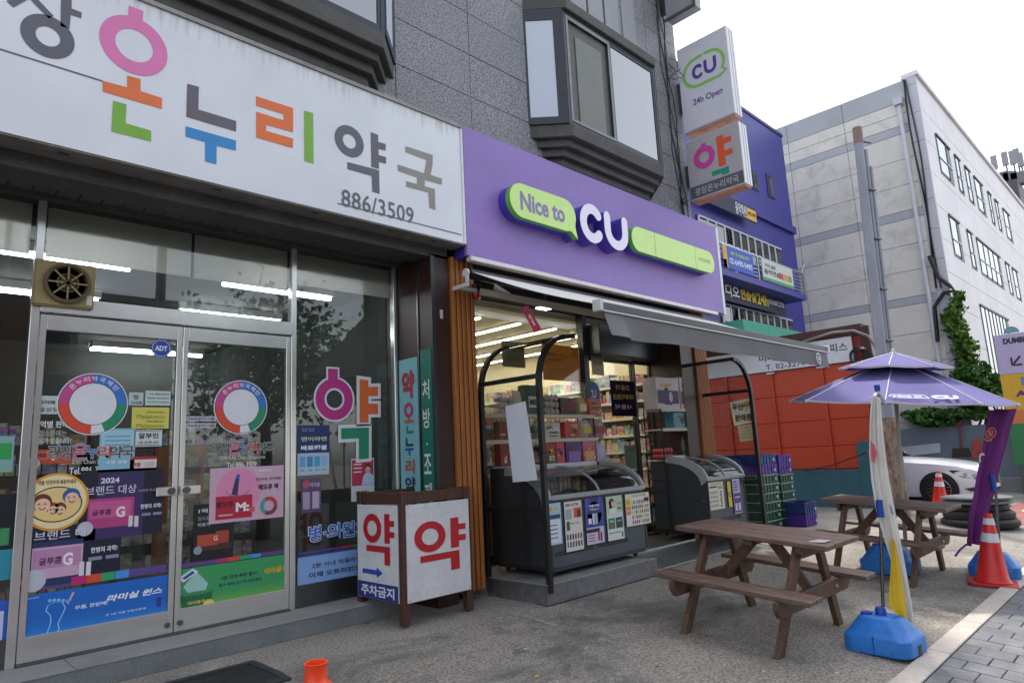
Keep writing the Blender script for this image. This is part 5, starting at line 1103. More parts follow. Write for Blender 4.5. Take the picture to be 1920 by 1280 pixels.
MB().tube([p+V((-.09, .03, .07)), p+V((.06, -.05, -.03))], .035, 10).build('camera_body', m_wm, t, smooth=True); MB().tube([p+V((.06, -.05, -.03)), p+V((.085, -.065, -.047))], .04, 10).build('hood', m_black, t, smooth=True); MB().tube([p+V((-.06, .02, .06)), p+V((-.11, .03, .16)), p+V((-.11, .06, .22))], .018, 8).build('mount', m_wm, t, smooth=True)
p = PY(893, 547, 5.55); t = thing('alarm_lamp', (p.x, 5.55, p.z), 'red alarm lamp in a dark cup under the awning bracket', 'lamp')
MB().lathe([(.055, .08), (.062, .0), (.06, -.005)], p, 18).build('cup', m_black, t, smooth=True); MB().lathe([(.055, -.006), (.055, -.05), (.04, -.085), (.012, -.10)], p, 18).build('red_dome', mat('red_lens', '#a01018', .15, var=.1, coat=.5), t, smooth=True)
# ================================================================== wooden pharmacy sign box
bx0, bx1, by0, by1 = 3.74, 4.50, 5.31, 6.02
t = thing('sign_box', (4.12, 5.66, .03), 'four sided wooden sign box with white panels and red Korean letters by the pillar', 'sign')
zt_ = PY(757, 921, by0).z
for x, y, z0 in ((bx0, by0, .02), (bx1, by0, .02), (bx0, by1, .153), (bx1, by1, .153)):
    B('post', m_signwood, t, x-.04, x+.04, y-.04, y+.04, z0, zt_, bevel=.006)
for z0, z1 in ((zt_-.115, zt_-.01), (.20, .29)):
    B('rail', m_signwood, t, bx0+.041, bx1-.041, by0-.025, by0+.025, z0, z1, bevel=.004); B('rail', m_signwood, t, bx0+.041, bx1-.041, by1-.025, by1+.025, z0, z1, bevel=.004)
    B('rail', m_signwood, t, bx0-.025, bx0+.025, by0+.041, by1-.041, z0, z1, bevel=.004); B('rail', m_signwood, t, bx1-.025, bx1+.025, by0+.041, by1-.041, z0, z1, bevel=.004)
m_bpan = mat('board_white', '#cdcdd0', .45, var=.10, scale=5, fine=.06, fscale=30)
zp0, zp1 = .215, zt_-.125
f1 = B('front_panel', m_bpan, t, bx0+.0, bx1-.0, by0-.052, by0-.0415, zp0, zp1)
B('side_panel', m_bpan, t, bx0-.052, bx0-.0415, by0+.02, by1-.0, zp0, zp1)
B('back_panel', m_bpan, t, bx0, bx1, by1+.042, by1+.05, zp0, zp1); B('side_panel', m_bpan, t, bx1+.042, bx1+.05, by0, by1, zp0, zp1)
def yak(F_, x0, z0, w, h, m, parent, lift=.004):
    F_.ring('letter', x0+.31*w, z0+.70*h, .29*w, .155*w, m, parent, lift=lift, ry=.29*h)
    F_.shape('letter', [(x0+a*w, z0+b*h) for a, b in ((.70,.42),(.86,.42),(.86,.54),(1.0,.54),(1.0,.655),(.86,.655),(.86,.755),(1.0,.755),(1.0,.87),(.86,.87),(.86,1),(.70,1))], m, parent, lift)
    F_.shape('letter', [(x0+a*w, z0+b*h) for a, b in ((.12,.36),(.86,.36),(.86,0),(.69,0),(.69,.235),(.12,.235))], m, parent, lift)
m_rl = P('#b0101e')
hp = zp1-zp0
yak(front(by0-.052), bx0+.07, zp0+.25*hp, .64, .56*hp, m_rl, t)
SB = side(bx0-.052); yl = -by1; wl = by1-by0-.02
yak(SB, yl+.10, zp0+.37*hp, .52*wl/.7+.03, .54*hp, m_rl, t)
SB.rect('name_band', yl+.005, zp0+.002, yl+wl-.005, zp0+.17*hp, P('#23307e'), t, lift=.002); SB.text('lettering', '주차금지', yl+wl/2, zp0+.085*hp, wl*.82, .115*hp, P('#d6d8e4'), t, lift=.004, bold=.03)
SB.shape('arrow', [(yl+.09, zp0+.255*hp), (yl+.34, zp0+.255*hp), (yl+.34, zp0+.225*hp), (yl+.44, zp0+.28*hp), (yl+.34, zp0+.335*hp), (yl+.34, zp0+.305*hp), (yl+.09, zp0+.305*hp)], P('#2846a8'), t)
for x in (.02, .38, .74):
    for z in (zp0+.02, zp1-.02): front(by0-.052).disc('screw', bx0+x, z, .006, m_steel_dk, t, lift=.003, n=8)
    
# ================================================================== picnic tables
def picnic(cx, cy, label):
    t = thing('picnic_table', (cx, cy, gz(cy)), label, 'picnic table', 'picnic tables on the lot'); g0 = gz(cy); t.rotation_euler.x = TILT
    L, W, H, SPR, SPC = 1.40, .735, .868, 1.27, .84
    n = 4; pw = W/n
    for i in range(n): B('table_plank', m_wood_dk, t, cx-W/2+i*pw+.003, cx-W/2+(i+1)*pw-.003, cy-L/2, cy+L/2, g0+H-.045, g0+H+random.uniform(-.002,.002), bevel=.006)
    MB().lathe([(.022, H-.0445), (.022, H+.003)], (cx, cy+.1, g0), 14).build('parasol_hole', m_black, t)
    zs_ = .50; so_ = .62
    for s_ in (-1, 1):
        for k in range(2):
            a = cx+s_*so_-.13+k*.132; B('seat_plank', m_wood_dk, t, a, a+.127, cy-L/2, cy+L/2, g0+zs_-.042, g0+zs_+random.uniform(-.002,.002), bevel=.006)
    for e in (-1, 1):
        y = cy+e*SPC/2
        for s_ in (-1, 1):
            a = V((cx+s_*SPR/2, y, g0)); b = V((cx+s_*.20, y, g0+H-.05)); d = (b-a).normalized(); sd_ = V((1,0,0))*.055
            MB().prism([a-sd_, a+sd_, b+sd_, b-sd_], (0, .05, 0)).build('leg', m_wood_leg, t, bevel=.005)
        yo = y+(.0505 if e > 0 else -.0455)
        zz = g0+zs_-.045
        MB().prism([(cx-.78, yo, zz), (cx+.78, yo, zz), (cx+.78, yo, zz-.07), (cx+.72, yo, zz-.135), (cx-.72, yo, zz-.135), (cx-.78, yo, zz-.07)], (0, .045, 0)).build('seat_support', m_wood_leg, t, bevel=.005)
        zz = g0+H-.0455
        MB().prism([(cx-.33, yo, zz), (cx+.33, yo, zz), (cx+.33, yo, zz-.05), (cx+.28, yo, zz-.10), (cx-.28, yo, zz-.10), (cx-.33, yo, zz-.05)], (0, .045, 0)).build('top_support', m_wood_leg, t, bevel=.005)
        for s_ in (-1, 1):
            MB().lathe([(.016, 0), (.016, .012), (.008, .016)], (cx+s_*.42, yo-.012 if e < 0 else yo+.045, g0+zs_-.11), 10, axis='y').build('bolt', m_steel, t)
        MB().beam((cx, y-e*.01, g0+zs_-.10), (cx, cy+e*.07, g0+H-.06), .09, .045, up=(1,0,0)).build('brace', m_wood_leg, t, bevel=.004)
    B('centre_batten', m_wood_leg, t, cx-.33, cx+.33, cy-.045, cy+.045, g0+H-.09, g0+H-.0455)
    return t
picnic(6.04, 2.99, 'nearer brown wooden picnic table with attached benches in front of the freezers')
picnic(9.35, 2.91, 'farther brown wooden picnic table with attached benches under the purple parasol')
a = PG(1535, 1014, .872); t = tag(MB().box(a.x-.07, a.x+.09, a.y-.07, a.y+.07, a.z, a.z+.002).build('table_sticker', P('#b8aeb4')), 'small pale sticker on the near corner of the nearer picnic table', 'sticker')

# ================================================================== water-filled blue feet, banners
m_bp = mat('blue_plastic', '#2470c0', .45, var=.14, scale=5, fine=.10, fscale=30, bump=.2, bscale=25); stains(m_bp, 5, .58, .72, '#5c6a78', .45, 2.0); m_bpd = mat('blue_plastic_dark', '#123f9c', .45, var=.1)
def foot(cx, cy, label, rot=0, pole=None, s=1.0, cat='banner base'):
    g0 = gz(cy); t = thing('water_weight', (cx, cy, g0), label, cat); t.rotation_euler.z = rot
    hx, hy = .22*s, .26*s
    def ringp(sx, sy, z, r=.09, n=7): return [V((cx+a, cy+b, g0+z)) for a, b in rrect(-sx, -sy, sx, sy, r*s, n)]
    prof = [(hx-.02, hy-.02, .004), (hx, hy, .02), (hx, hy, .135*s), (hx-.012, hy-.012, .15*s), (hx*.93, hy*.93, .153*s), (hx*.80, hy*.83, .19*s), (hx*.58, hy*.64, .262*s), (hx*.52, hy*.59, .278*s), (hx*.46, hy*.54, .283*s)]
    rows = [ringp(a, b, z) for a, b, z in prof]; m_ = MB(); m_.grid([r+[r[0]] for r in rows]); m_.poly(rows[-1]); m_.poly(rows[0][::-1])
    m_.build('tank', m_bp, t, smooth=True)
    for k in (-1, 1):
        B('foot_gap', m_black, t, cx-.035*s, cx+.035*s, cy+k*(hy-.004)-.003, cy+k*(hy-.004)+.007*k+.0, g0+.01, g0+.09*s)
    B('tank_rib', m_bpd, t, cx-hx-.004, cx+hx+.004, cy-hy*.0-.004, cy+.004, g0+.03, g0+.15*s)
    MB().lathe([(.042*s, .275*s), (.042*s, .325*s), (.03*s, .345*s)], (cx, cy, g0), 16).build('pole_socket', m_bpd, t, smooth=True)
    MB().lathe([(.045*s, .272*s), (.045*s, .298*s)], (cx-.03, cy+hy*.40, g0), 14).build('filler_cap', m_bpd, t, smooth=True)
    MB().lathe([(.05*s, -.002), (.05*s, .002)], (cx+hx*.70, cy-hy*.3, g0+.215*s), 14, axis='x').build('grip_recess', m_bpd, t)
    return t
foot(6.20, 2.06, 'bright blue water filled base in the foreground by the kerb carrying the white banner', R_(-4))
foot(10.05, 1.98, 'blue water filled base behind the red traffic cone carrying the purple banner', R_(8))
foot(9.35, 2.92, 'darker blue parasol base under the farther picnic table', 0, s=1.15, cat='parasol base')
# white and yellow banner
t = thing('banner', (6.2, 2.06, .08), 'limp white banner with a yellow lower corner wrapped round its pole', 'banner')
g0 = gz(2.06); b0 = V((6.2, 2.06, g0+.30))
top = PX(1645, 722, 6.2+.0)
def dist_pt(px, py, ref):     # the point on this sight line at the same depth as ref
    d = ray(px, py); return CAMP+d*((V(ref)-CAMP).dot(CF)/d.dot(CF))
pb = dist_pt(1655, 1165, (6.2, 2.06, g0+.3)); ptp = dist_pt(1645, 728, (6.2, 2.06, 1.6))
MB().tube([pb-V((0,0,.06)), (pb+ptp)/2, ptp], .014, 10).build('pole', m_steel_dk, t, smooth=True)
pm = dist_pt(1650, 955, pb); MB().tube([pm+V((0,0,.08)), pm-V((0,0,.06))], .028, 12).build('pole_clamp', m_bpd, t, smooth=True)
MB().tube([ptp-V((0,0,.02)), ptp+V((0,0,.03))], .024, 10).build('top_cap', m_bpd, t, smooth=True); MB().tube([ptp+V((-.08,.03,-.10)), ptp+V((.0,0,-.03)), ptp+V((.05,-.03,-.12))], .018, 8).build('top_clip', P('#b4b8c8'), t, smooth=True)
def cloth(name, L_, R2, ref, m, parent, folds=4, amp=.035, n=14, seed=0, off=0.0):
    rows = []; N = len(L_)
    for j in range(N):
        a = dist_pt(*L_[j], ref); b = dist_pt(*R2[j], ref); r = []
        for k in range(n+1):
            u = k/n; q = a.lerp(b, u); w_ = amp*math.sin(u*folds*math.pi+seed+.5*math.sin(j*.6+seed))*math.sin(math.pi*min(1, .15+u*.9)); r.append(q-CF*(w_+off)+CR*.004*math.sin(j*1.3+k))
        rows.append(r)
    def dens(rows, m_):
        out = []
        for j in range(len(rows)-1):
            for q in range(m_): out.append([rows[j][k].lerp(rows[j+1][k], q/m_) for k in range(n+1)])
        out.append(rows[-1]); return out
    rows = dens(rows, 3); back = [[p+CF*.004 for p in r] for r in rows]
    m_ = MB().grid(rows); m_.grid(back); return m_.build(name, m, parent, smooth=True, normals=False)
m_bw = mat('banner_white', '#dedbd4', .8, var=.10, scale=5); m_by = mat('banner_yellow', '#dcb92a', .75, var=.12, scale=6)
Lw = [(1634,740),(1630,790),(1629,850),(1634,900),(1644,960),(1661,1020),(1680,1080),(1691,1130),(1699,1180),(1704,1200)]
Rw = [(1650,745),(1655,790),(1661,850),(1667,900),(1678,960),(1690,1020),(1702,1080),(1710,1130),(1714,1180),(1712,1200)]
cw = cloth('white_cloth', Lw, Rw, (6.16, 2.0, .6), m_bw, t, folds=7, amp=.02, n=28)
Ly = [(1668,1010),(1665,1060),(1662,1110),(1663,1130),(1680,1152)]; Ry = [(1672,1010),(1683,1060),(1692,1110),(1697,1140),(1699,1166)]
cloth('yellow_cloth', Ly, Ry, (6.16, 2.0, .3), m_by, t, folds=3, amp=.015, seed=1, off=.03)
pk = [(1632,825),(1640,835),(1644,850),(1640,868),(1634,862)]; rf = V((6.16, 2.0, .6))-CF*.055
MB().poly([dist_pt(x, y, rf) for x, y in pk]).build('printed_mark', P('#cf5a6a'), cw, normals=False)
MB().poly([dist_pt(x, y, rf) for x, y in ((1667,945),(1672,950),(1676,965),(1671,962))]).build('printed_mark', P('#8f86b8'), cw, normals=False)
# purple banner
t = thing('banner', (10.05, 1.98, .08), 'deep purple banner with a small orange emblem hanging beside the traffic cone', 'banner')
g0 = gz(1.98); pb = dist_pt(1874, 1050, (10.05, 1.98, g0+.3)); ptp = dist_pt(1858, 770, (10.05, 1.98, 1.7))
MB().tube([pb-V((0,0,.1)), (pb+ptp)/2, ptp], .016, 10).build('pole', m_steel_dk, t, smooth=True)
pm = dist_pt(1862, 905, pb); MB().tube([pm+V((0,0,.10)), pm-V((0,0,.10))], .03, 12).build('pole_clamp', m_bpd, t, smooth=True)
m_bpu = mat('banner_purple', '#6a2072', .7, var=.12, scale=4)
Lp = [(1852,768),(1846,800),(1838,850),(1830,890),(1824,930),(1816,965),(1814,985),(1812,1022)]; Rp = [(1906,766),(1896,800),(1883,850),(1872,890),(1863,930),(1851,965),(1847,990),(1843,1020)]
cp = cloth('purple_cloth', Lp, Rp, (10.0, 1.95, .9), m_bpu, t, folds=3, amp=.05, seed=.7)
rf = V((10.0, 1.95, .9))-CF*.075; cc = [dist_pt(1858+10*math.cos(a)-2*math.sin(a), 812+11*math.sin(a), rf) for a in [2*math.pi*k/20 for k in range(20)]]; ci = [dist_pt(1858+8*math.cos(a)-2*math.sin(a), 812+9*math.sin(a), rf) for a in [2*math.pi*k/20 for k in range(20)]]
MB().add(cc+ci, [(k, (k+1) % 20, 20+(k+1) % 20, 20+k) for k in range(20)]).build('emblem', P('#c9744a'), cp, normals=False)
fe = Face(dist_pt(1858, 812, rf), CR, CU_, -CF); fe.text('emblem', '맑', 0, 0, .07, .08, P('#c9744a'), cp, lift=.0, bold=.03); MB().poly([dist_pt(x, y, rf) for x, y in ((1846,821),(1852,825),(1860,823),(1859,826),(1851,828),(1845,824))]).build('emblem', P('#c9744a'), cp, normals=False)
MB().poly([dist_pt(x, y, rf) for x, y in ((1846,850),(1840,848),(1836,853),(1836,866),(1839,866),(1839,855),(1842,853),(1846,854))]).build('printed_mark', P('#cfc0d0'), cp, normals=False)
MB().tube([dist_pt(1812, 1020, (10, 1.95, .2)), dist_pt(1800, 1030, (10, 1.9, .1)), dist_pt(1791, 1042, (10, 1.9, .0))], .012, 6).build('loose_cord', m_bpu, t)

# ================================================================== traffic cones
m_cone = mat('cone_red', '#c8201c', .4, var=.12, scale=6); m_refl = mat('cone_band', '#c9c9cc', .35, var=.08); m_coneb = mat('cone_foot', '#a81c1c', .5, var=.2)
def cone(x, y, h, br, label, rot=0):
    g0 = gz(y); t = thing('traffic_cone', (x, y, g0), label, 'traffic cone'); t.rotation_euler = (TILT, 0, rot)
    m_ = MB().prism([(x+a, y+b, g0+.002) for a, b in rrect(-br, -br, br, br, br*.18)], (0, 0, .03)); m_.build('foot', m_coneb, t, bevel=.006)
    r0, r1 = br*.78, br*.16
    def rr(v): return r0*.86+(r1-r0*.86)*v
    MB().lathe([(r0, .031), (r0*1.0, .045), (r0*.86, .075), (rr(.45), .075+(h-.075)*.45), (rr(.55), .075+(h-.075)*.55), (rr(1)*1.0, h*.985), (rr(1)*.8, h)], (x, y, g0), 28).build('cone_shell', m_cone, t, smooth=True)
    for v0, v1 in ((.56, .70), (.83, .93)):
        MB().lathe([(rr(v0)+.004, .075+(h-.075)*v0), (rr(v1)+.004, .075+(h-.075)*v1)], (x, y, g0), 28, cap=False).build('reflective_band', m_refl, t, smooth=True)
    return t
cone(9.56, 1.92, PX(1853, 962, 9.56).z-gz(1.92), .24, 'large red traffic cone with two silver bands by the kerb', R_(12))
cone(16.6, 4.05, .80, .24, 'smaller red and white traffic cone standing by the wheel of the white car')

# ================================================================== orange post, doormat
p = PG(592, 1241, .72); g0 = gz(p.y)
t = thing('plastic_bollard', (p.x, p.y, g0), 'bright orange plastic bollard cut off by the bottom edge', 'bollard')
MB().lathe([(.17, 0), (.17, .03), (.105, .06), (.098, .57), (.085, .61), (.058, .635), (.052, .645), (.052, .715), (.056, .72), (.046, .72), (.044, .66)], (p.x, p.y, g0), 28).build('bollard_shell', mat('orange_plastic', '#f0481c', .4, var=.06), t, smooth=True)
MB().lathe([(.0995, .35), (.0985, .43)], (p.x, p.y, g0), 28, cap=False).build('reflective_band', m_refl, t, smooth=True)
t = thing('doormat', (1.7, 5.15, .02), 'black rubber doormat with a raised border before the step', 'mat')
mx0, mx1, my0, my1 = .95, 2.40, 4.82, 5.46
m_rub = mat('rubber_black', '#1a1b1e', .6, var=.3, scale=12, bump=.4, bscale=20)
def slab2(nm, x0, x1, y0, y1, h0, h1, m): return MB().prism([(x0, y0, gz(y0)+h0+.03*(y0 > 5)*0), (x1, y0, gz(y0)+h0), (x1, y1, gz(y1)+h0), (x0, y1, gz(y1)+h0)], (0, 0, h1-h0)).build(nm, m, t)
for y0_, y1_ in ((my0, 5.0), (5.0, my1)): slab2('mat_field', mx0+.06, mx1-.06, max(y0_, my0+.06), min(y1_, my1-.06), .002, .010, m_rub)
m_rim = mat('rubber_rim', '#2c2d31', .55, var=.2)
for q in ((mx0, mx0+.059), (mx1-.059, mx1)):
    for y0_, y1_ in ((my0, 5.0), (5.0, my1)): slab2('mat_border', q[0], q[1], y0_, y1_, .002, .016, m_rim)
slab2('mat_border', mx0+.06, mx1-.06, my0, my0+.059, .002, .0155, m_rim); slab2('mat_border', mx0+.06, mx1-.06, my1-.059, my1, .002, .0155, m_rim)
for k in range(9): 
    rx = random.Random(k); a = (rx.uniform(mx0+.2, mx1-.3), rx.uniform(5.02, my1-.15)); slab2('mat_pattern', a[0], a[0]+rx.uniform(.05,.18), a[1], a[1]+.02, .0102, .0125, m_rim)

# ================================================================== parasol over the farther table
pc = V((9.72, 2.82)); zc_ = 1.93
df = pc.normalized(); dr = V((df.y, -df.x))
t = thing('parasol', (pc.x, pc.y, gz(2.9)), 'faded purple two tier parasol with white CU print over the farther picnic table', 'parasol')
m_par = mat('parasol_cloth', '#625c92', .85, var=.16, scale=2.5); m_parw = mat('parasol_edge', '#c4becb', .75, var=.08)
def pt3(lat, dep, z): lat2 = lat+.09*(z-.75); q = pc+dr*lat2+df*dep; return V((q.x, q.y, z-.10*lat+.04*dep))
def tier(half, z_edge, z_top, hole, m, sagk=.05):
    edge = []
    for k in range(8):
        a = R_(-5+45*k); edge.append((half*math.sin(a), -half*math.cos(a), z_edge))
    for k in range(8):
        A, B_ = edge[k], edge[(k+1) % 8]; rows = []
        for j in range(7):
            v = hole+(1-hole)*j/6; r = []
            for i in range(7):
                w2 = i/6; a = A[0]+(B_[0]-A[0])*w2; b = A[1]+(B_[1]-A[1])*w2; bow = 1-.03*math.sin(math.pi*w2)
                z = z_top+(z_edge-z_top)*(v**1.1)-sagk*v*math.sin(math.pi*w2)*.35; r.append(pt3(a*v*bow, b*v*bow, z))
            rows.append(r)
        mb = MB().grid(rows); mb.grid([[p-V((0,0,.004)) for p in r] for r in rows]); mb.build('canopy_panel', m, t, smooth=True, normals=False)
        hem = [p+V((0,0,.003)) for p in rows[-1]]; m_ = MB()
        for p, q in zip(hem[:-1], hem[1:]): m_.beam(p, q, .010, .024)
        m_.build('hem', m_parw, t)
        MB().tube([rows[0][0]+V((0,0,.004)), rows[3][0]+V((0,0,.004)), rows[-1][0]+V((0,0,.004))], .008, 5).build('seam', m_parw, t)
    return edge
e1 = tier(1.29, zc_, 2.50, .12, m_par)
e2 = tier(.66, 2.38, 2.585, .0, m_par, .03)
for e in e1:
    a = pt3(e[0]*.985, e[1]*.985, e[2]-.015); b = pt3(0, 0, 2.43); MB().tube([a, (a+b)/2-V((0,0,.005)), b], .010, 6).build('rib', m_steel_dk, t); c = pt3(e[0]*.5, e[1]*.5, (e[2]+2.43)/2-.03); MB().tube([c, pt3(0, 0, 1.98)], .008, 6).build('strut', m_steel_dk, t)
    MB().lathe([(.018, -.02), (.022, 0), (.012, .02)], pt3(e[0], e[1], e[2]), 8).build('rib_tip', m_parw, t)
top = pt3(0, 0, 2.58); MB().lathe([(.03, -.02), (.035, .01), (.02, .03), (.024, .05), (.005, .06)], top, 14).build('finial', P('#c9c9cc'), t, smooth=True)
MB().tube([(pc.x, pc.y, gz(2.9)+.34), pt3(0, 0, 2.54)], .024, 12).build('pole', mat('pole_cream', '#a59f92', .45, metal=.3, var=.1), t, smooth=True); MB().tube([pt3(0, 0, 1.96), pt3(0, 0, 2.04)], .035, 12).build('runner', m_black, t, smooth=True)
# print on the street-facing panel
A, B_ = e1[0], e1[1]
o_ = pt3(*A); e_ = pt3(*B_); ap = pt3(0, 0, 2.47); uu = (e_-o_).normalized(); md = (o_+e_)/2; vv = (ap-md); vv = (vv-uu*vv.dot(uu)).normalized()
fp = Face(o_, uu, vv, uu.cross(vv)); fp.n = fp.n if fp.n.z > 0 else -fp.n
Lp_ = (e_-o_).length; m_pp = P('#d8d4de')
fp.text('lettering', 'CU', Lp_*.67, .13, .28, .10, m_pp, t, lift=.022, bold=.07)
fp.shape('speech_bubble', stroke([(Lp_*.08+.05, .09), (Lp_*.08, .135), (Lp_*.08+.03, .18), (Lp_*.46, .18), (Lp_*.475, .14), (Lp_*.49, .08), (Lp_*.45, .09), (Lp_*.08+.07, .09)], .012), m_pp, t, lift=.022)
fp.text('lettering', 'Nice to', Lp_*.28, .135, .30, .05, m_pp, t, lift=.022, bold=.03)

# ================================================================== crates beside the right wind screen
def crate(cx, cy, z, c, label, w=.62, d=.50, h=.16):
    m_ = mat('crate_'+c.lstrip('#'), c, .45, var=.15, scale=8); rim = mat('crate_rim', '#8fa39a', .4)
    t = thing('crate', (cx, cy, z), label, 'crate', 'stacked plastic crates')
    B('crate_floor', m_, t, cx-w/2+.02, cx+w/2-.02, cy-d/2+.02, cy+d/2-.02, z+.002, z+.02)
    for nm, q in (('long_wall', (cx-w/2, cx+w/2, cy-d/2, cy-d/2+.015)), ('long_wall', (cx-w/2, cx+w/2, cy+d/2-.015, cy+d/2)), ('end_wall', (cx-w/2, cx-w/2+.015, cy-d/2+.0152, cy+d/2-.0152)), ('end_wall', (cx+w/2-.015, cx+w/2, cy-d/2+.0152, cy+d/2-.0152))):
        B(nm, m_, t, q[0], q[1], q[2], q[3], z+.015, z+h-.012)
    r = MB(); e = .012
    r.box(cx-w/2-e, cx+w/2+e, cy-d/2-e, cy-d/2+.02, z+h-.012, z+h); r.box(cx-w/2-e, cx+w/2+e, cy+d/2-.02, cy+d/2+e, z+h-.012, z+h); r.box(cx-w/2-e, cx-w/2+.02, cy-d/2+.0201, cy+d/2-.0201, z+h-.012, z+h); r.box(cx+w/2-.02, cx+w/2+e, cy-d/2+.0201, cy+d/2-.0201, z+h-.012, z+h)
    r.build('rim', rim if c == '#124a34' else m_, t)
    for k in (-.32, -.12, .12, .32): B('rib', m_, t, cx+k*w-.012, cx+k*w+.012, cy-d/2-.012, cy-d/2-.0002, z+.02, z+h-.013)
    for k in (-.3, 0, .3): B('rib', m_, t, cx-w/2-.012, cx-w/2-.0002, cy+k*d-.012, cy+k*d+.012, z+.02, z+h-.013)
    B('grip_slot', m_black, t, cx-.09, cx+.09, cy-d/2-.0008, cy-d/2-.0001, z+h*.5, z+h*.72); B('card_holder', P('#9fb0a8'), t, cx+.14, cx+.2, cy-d/2-.0135, cy-d/2-.0125, z+.05, z+.1)
    return t
G_, Pu, Bl = '#124a34', '#4d2a8c', '#1d3474'
# three stacks: against the screen, in the middle, and the low one
def stack(cx, cy, items, nm, **k):
    z = gz(cy)+.004
    cnt = len(items)
    for i, c in enumerate(items):
        pos = 'top' if i == cnt-1 else 'bottom' if i == 0 else 'number %s from the bottom' % ['', 'two', 'three', 'four', 'five', 'six', 'seven', 'eight'][i]
        h = k.get('h', .16)*(1.15 if c != G_ else 1)
        crate(cx+random.uniform(-.006,.006), cy+random.uniform(-.006,.006), z, c, '%s plastic crate, %s of %s' % ({G_: 'green', Pu: 'purple', Bl: 'blue'}[c], pos, nm), **{**k, 'h': h}); z += h+.001
stack(11.66, 5.80, [G_]*6+[Pu, Bl], 'the left crate stack', w=.58, d=.80, h=.155)
stack(12.32, 5.70, [G_]*6+[Pu, Pu], 'the middle crate stack', w=.52, d=.60, h=.15)
stack(12.33, 5.22, [Pu, Bl], 'the low crate stack', w=.48, d=.36, h=.18)

# ================================================================== mortar smears and litter on the lot
m_mort = mat('mortar_smear', '#8b8e90', .9, var=.3, scale=8, fine=.3, fscale=60)
gobj = bpy.data.objects['ground']
def smear(px, w0, seed):
    rx = random.Random(seed); c = [PG(x, y) for x, y in px]; L_, R2 = [], []
    pts = []
    for a, b in zip(c[:-1], c[1:]):
        for q in range(6): pts.append(a.lerp(b, q/6))
    pts.append(c[-1])
    for i, p in enumerate(pts):
        d = (pts[min(i+1, len(pts)-1)]-pts[max(i-1, 0)]).normalized(); n_ = V((-d.y, d.x, 0)); k = w0*rx.uniform(.35, 1.2)*math.sin(math.pi*min(.97, max(.06, i/len(pts)+.03)))
        for S_, sg in ((L_, 1), (R2, -1)): q = p+n_*k*sg; S_.append((q.x, q.y, gz(q.y)+.0035))
    MB().grid([L_, R2]).build('mortar_smear', m_mort, gobj, normals=False)
smear([(892, 1125), (930, 1140), (985, 1155), (1040, 1172), (1090, 1180)], .035, 1); smear([(905, 1118), (925, 1124), (960, 1128)], .03, 2); smear([(880, 1150), (920, 1163), (960, 1168)], .02, 7)
rx = random.Random(77)
for k in range(16):
    p = PG(rx.uniform(700, 1750), rx.uniform(1120, 1275)); s_ = rx.uniform(.008, .02)
    B('litter_scrap', P(rx.choice(['#b8b2a4', '#c9a25a', '#4a4640', '#8a7a5a'])), gobj, p.x-s_, p.x+s_, p.y-s_*.6, p.y+s_*.6, gz(p.y)+.002, gz(p.y)+.007)
# ================================================================== red panel wall with office sign
XR = 15.92
t = thing('panel_wall', (XR, 6.5, 0), 'orange red metal panel wall on a teal base with brown coping', 'wall')
m_rp = mat('red_panel', '#b23c1e', .5, var=.10, scale=1.5); m_rpd = mat('red_rib', '#8c2c1a', .5, var=.1); m_teal = mat('teal_paint', '#2f5a66', .75, var=.15, scale=2); m_cop = mat('brown_coping', '#4a1f1c', .6, var=.15)
B('wall_core', m_rpd, t, XR+.03, XR+.25, 4.95, 12, .1, 3.9)
ys = [PX(1641, 800, XR).y, PX(1555, 800, XR).y, PX(1457, 790, XR).y]; ys += [ys[-1]+(ys[-1]-ys[-2]), ys[-1]+2*(ys[-1]-ys[-2])]
zs_ = [.84, PX(1500, 838, XR).z, PX(1500, 790, XR).z, PX(1500, 740, XR).z, 3.20]
for i in range(4):
    for j in range(4):
        B('wall_panel', m_rp, t, XR-.0, XR+.029, ys[i]+.03, ys[i+1]-.03, zs_[j]+.006, zs_[j+1]-.006, bevel=.004)
    B('panel_rib', m_rp, t, XR-.04, XR+.029, ys[i]-.029, ys[i]+.029, .84, 3.20)
B('teal_base', m_teal, t, XR-.12, XR+.3, 5.30, 12, 0, .825, bevel=.01)
MB().prism([(XR-.14, -b, a) for a, b in [(0, -5.299), (0, -4.72)]]+[(XR-.14, 5.299-0*a, a) for a in ()]+[(XR-.14, 4.72, 1.34), (XR-.14, 4.80, 1.43), (XR-.14, 5.20, 1.43), (XR-.14, 5.299, 1.34)], (.25, 0, 0)).build('teal_pier', m_teal, t, bevel=.01)
B('coping', m_cop, t, XR-.02, XR+.3, 4.9, 12, 3.9, 4.02); B('coping', m_cop, t, XR-.03, XR+.028, 5.0, 12, 3.78, 3.899); B('corner_post', m_cop, t, XR-.06, XR+.0, 4.74, 4.94, 1.43, 3.95)
for i in (1, 2): B('sign_bracket', m_alu, t, XR-.07, XR-.041, ys[i]-.1, ys[i]+.1, 3.13, 3.17)
sg = thing('office_sign', (XR-.08, 6.5, 3.2), 'long white board with black Korean office name on top of the red wall', 'sign')
B('board', mat('board_pale', '#c9cbd3', .5, var=.05), sg, XR-.075, XR-.045, 5.12, 8.9, 3.2, 3.76)
SR = side(XR-.075)
a = PX(1565, 655, XR-.075); b = PX(1588, 650, XR-.075)
SR.text('lettering', '스오피스', -5.62, 3.545, .80, .20, P('#2a2a30'), sg, bold=.012); SR.text('lettering', '미래로비즈', -6.75, 3.545, 1.1, .20, P('#2a2a30'), sg, bold=.02); SR.text('lettering', 'T. 02-3274-2200', -6.42, 3.30, 1.45, .125, P('#3a3a40'), sg, bold=.012, spacing=1.1)
cbt = thing('pipe_arch', (XR, 5, 3.9), 'thick grey conduit arching over the red wall to the utility pole', 'conduit')
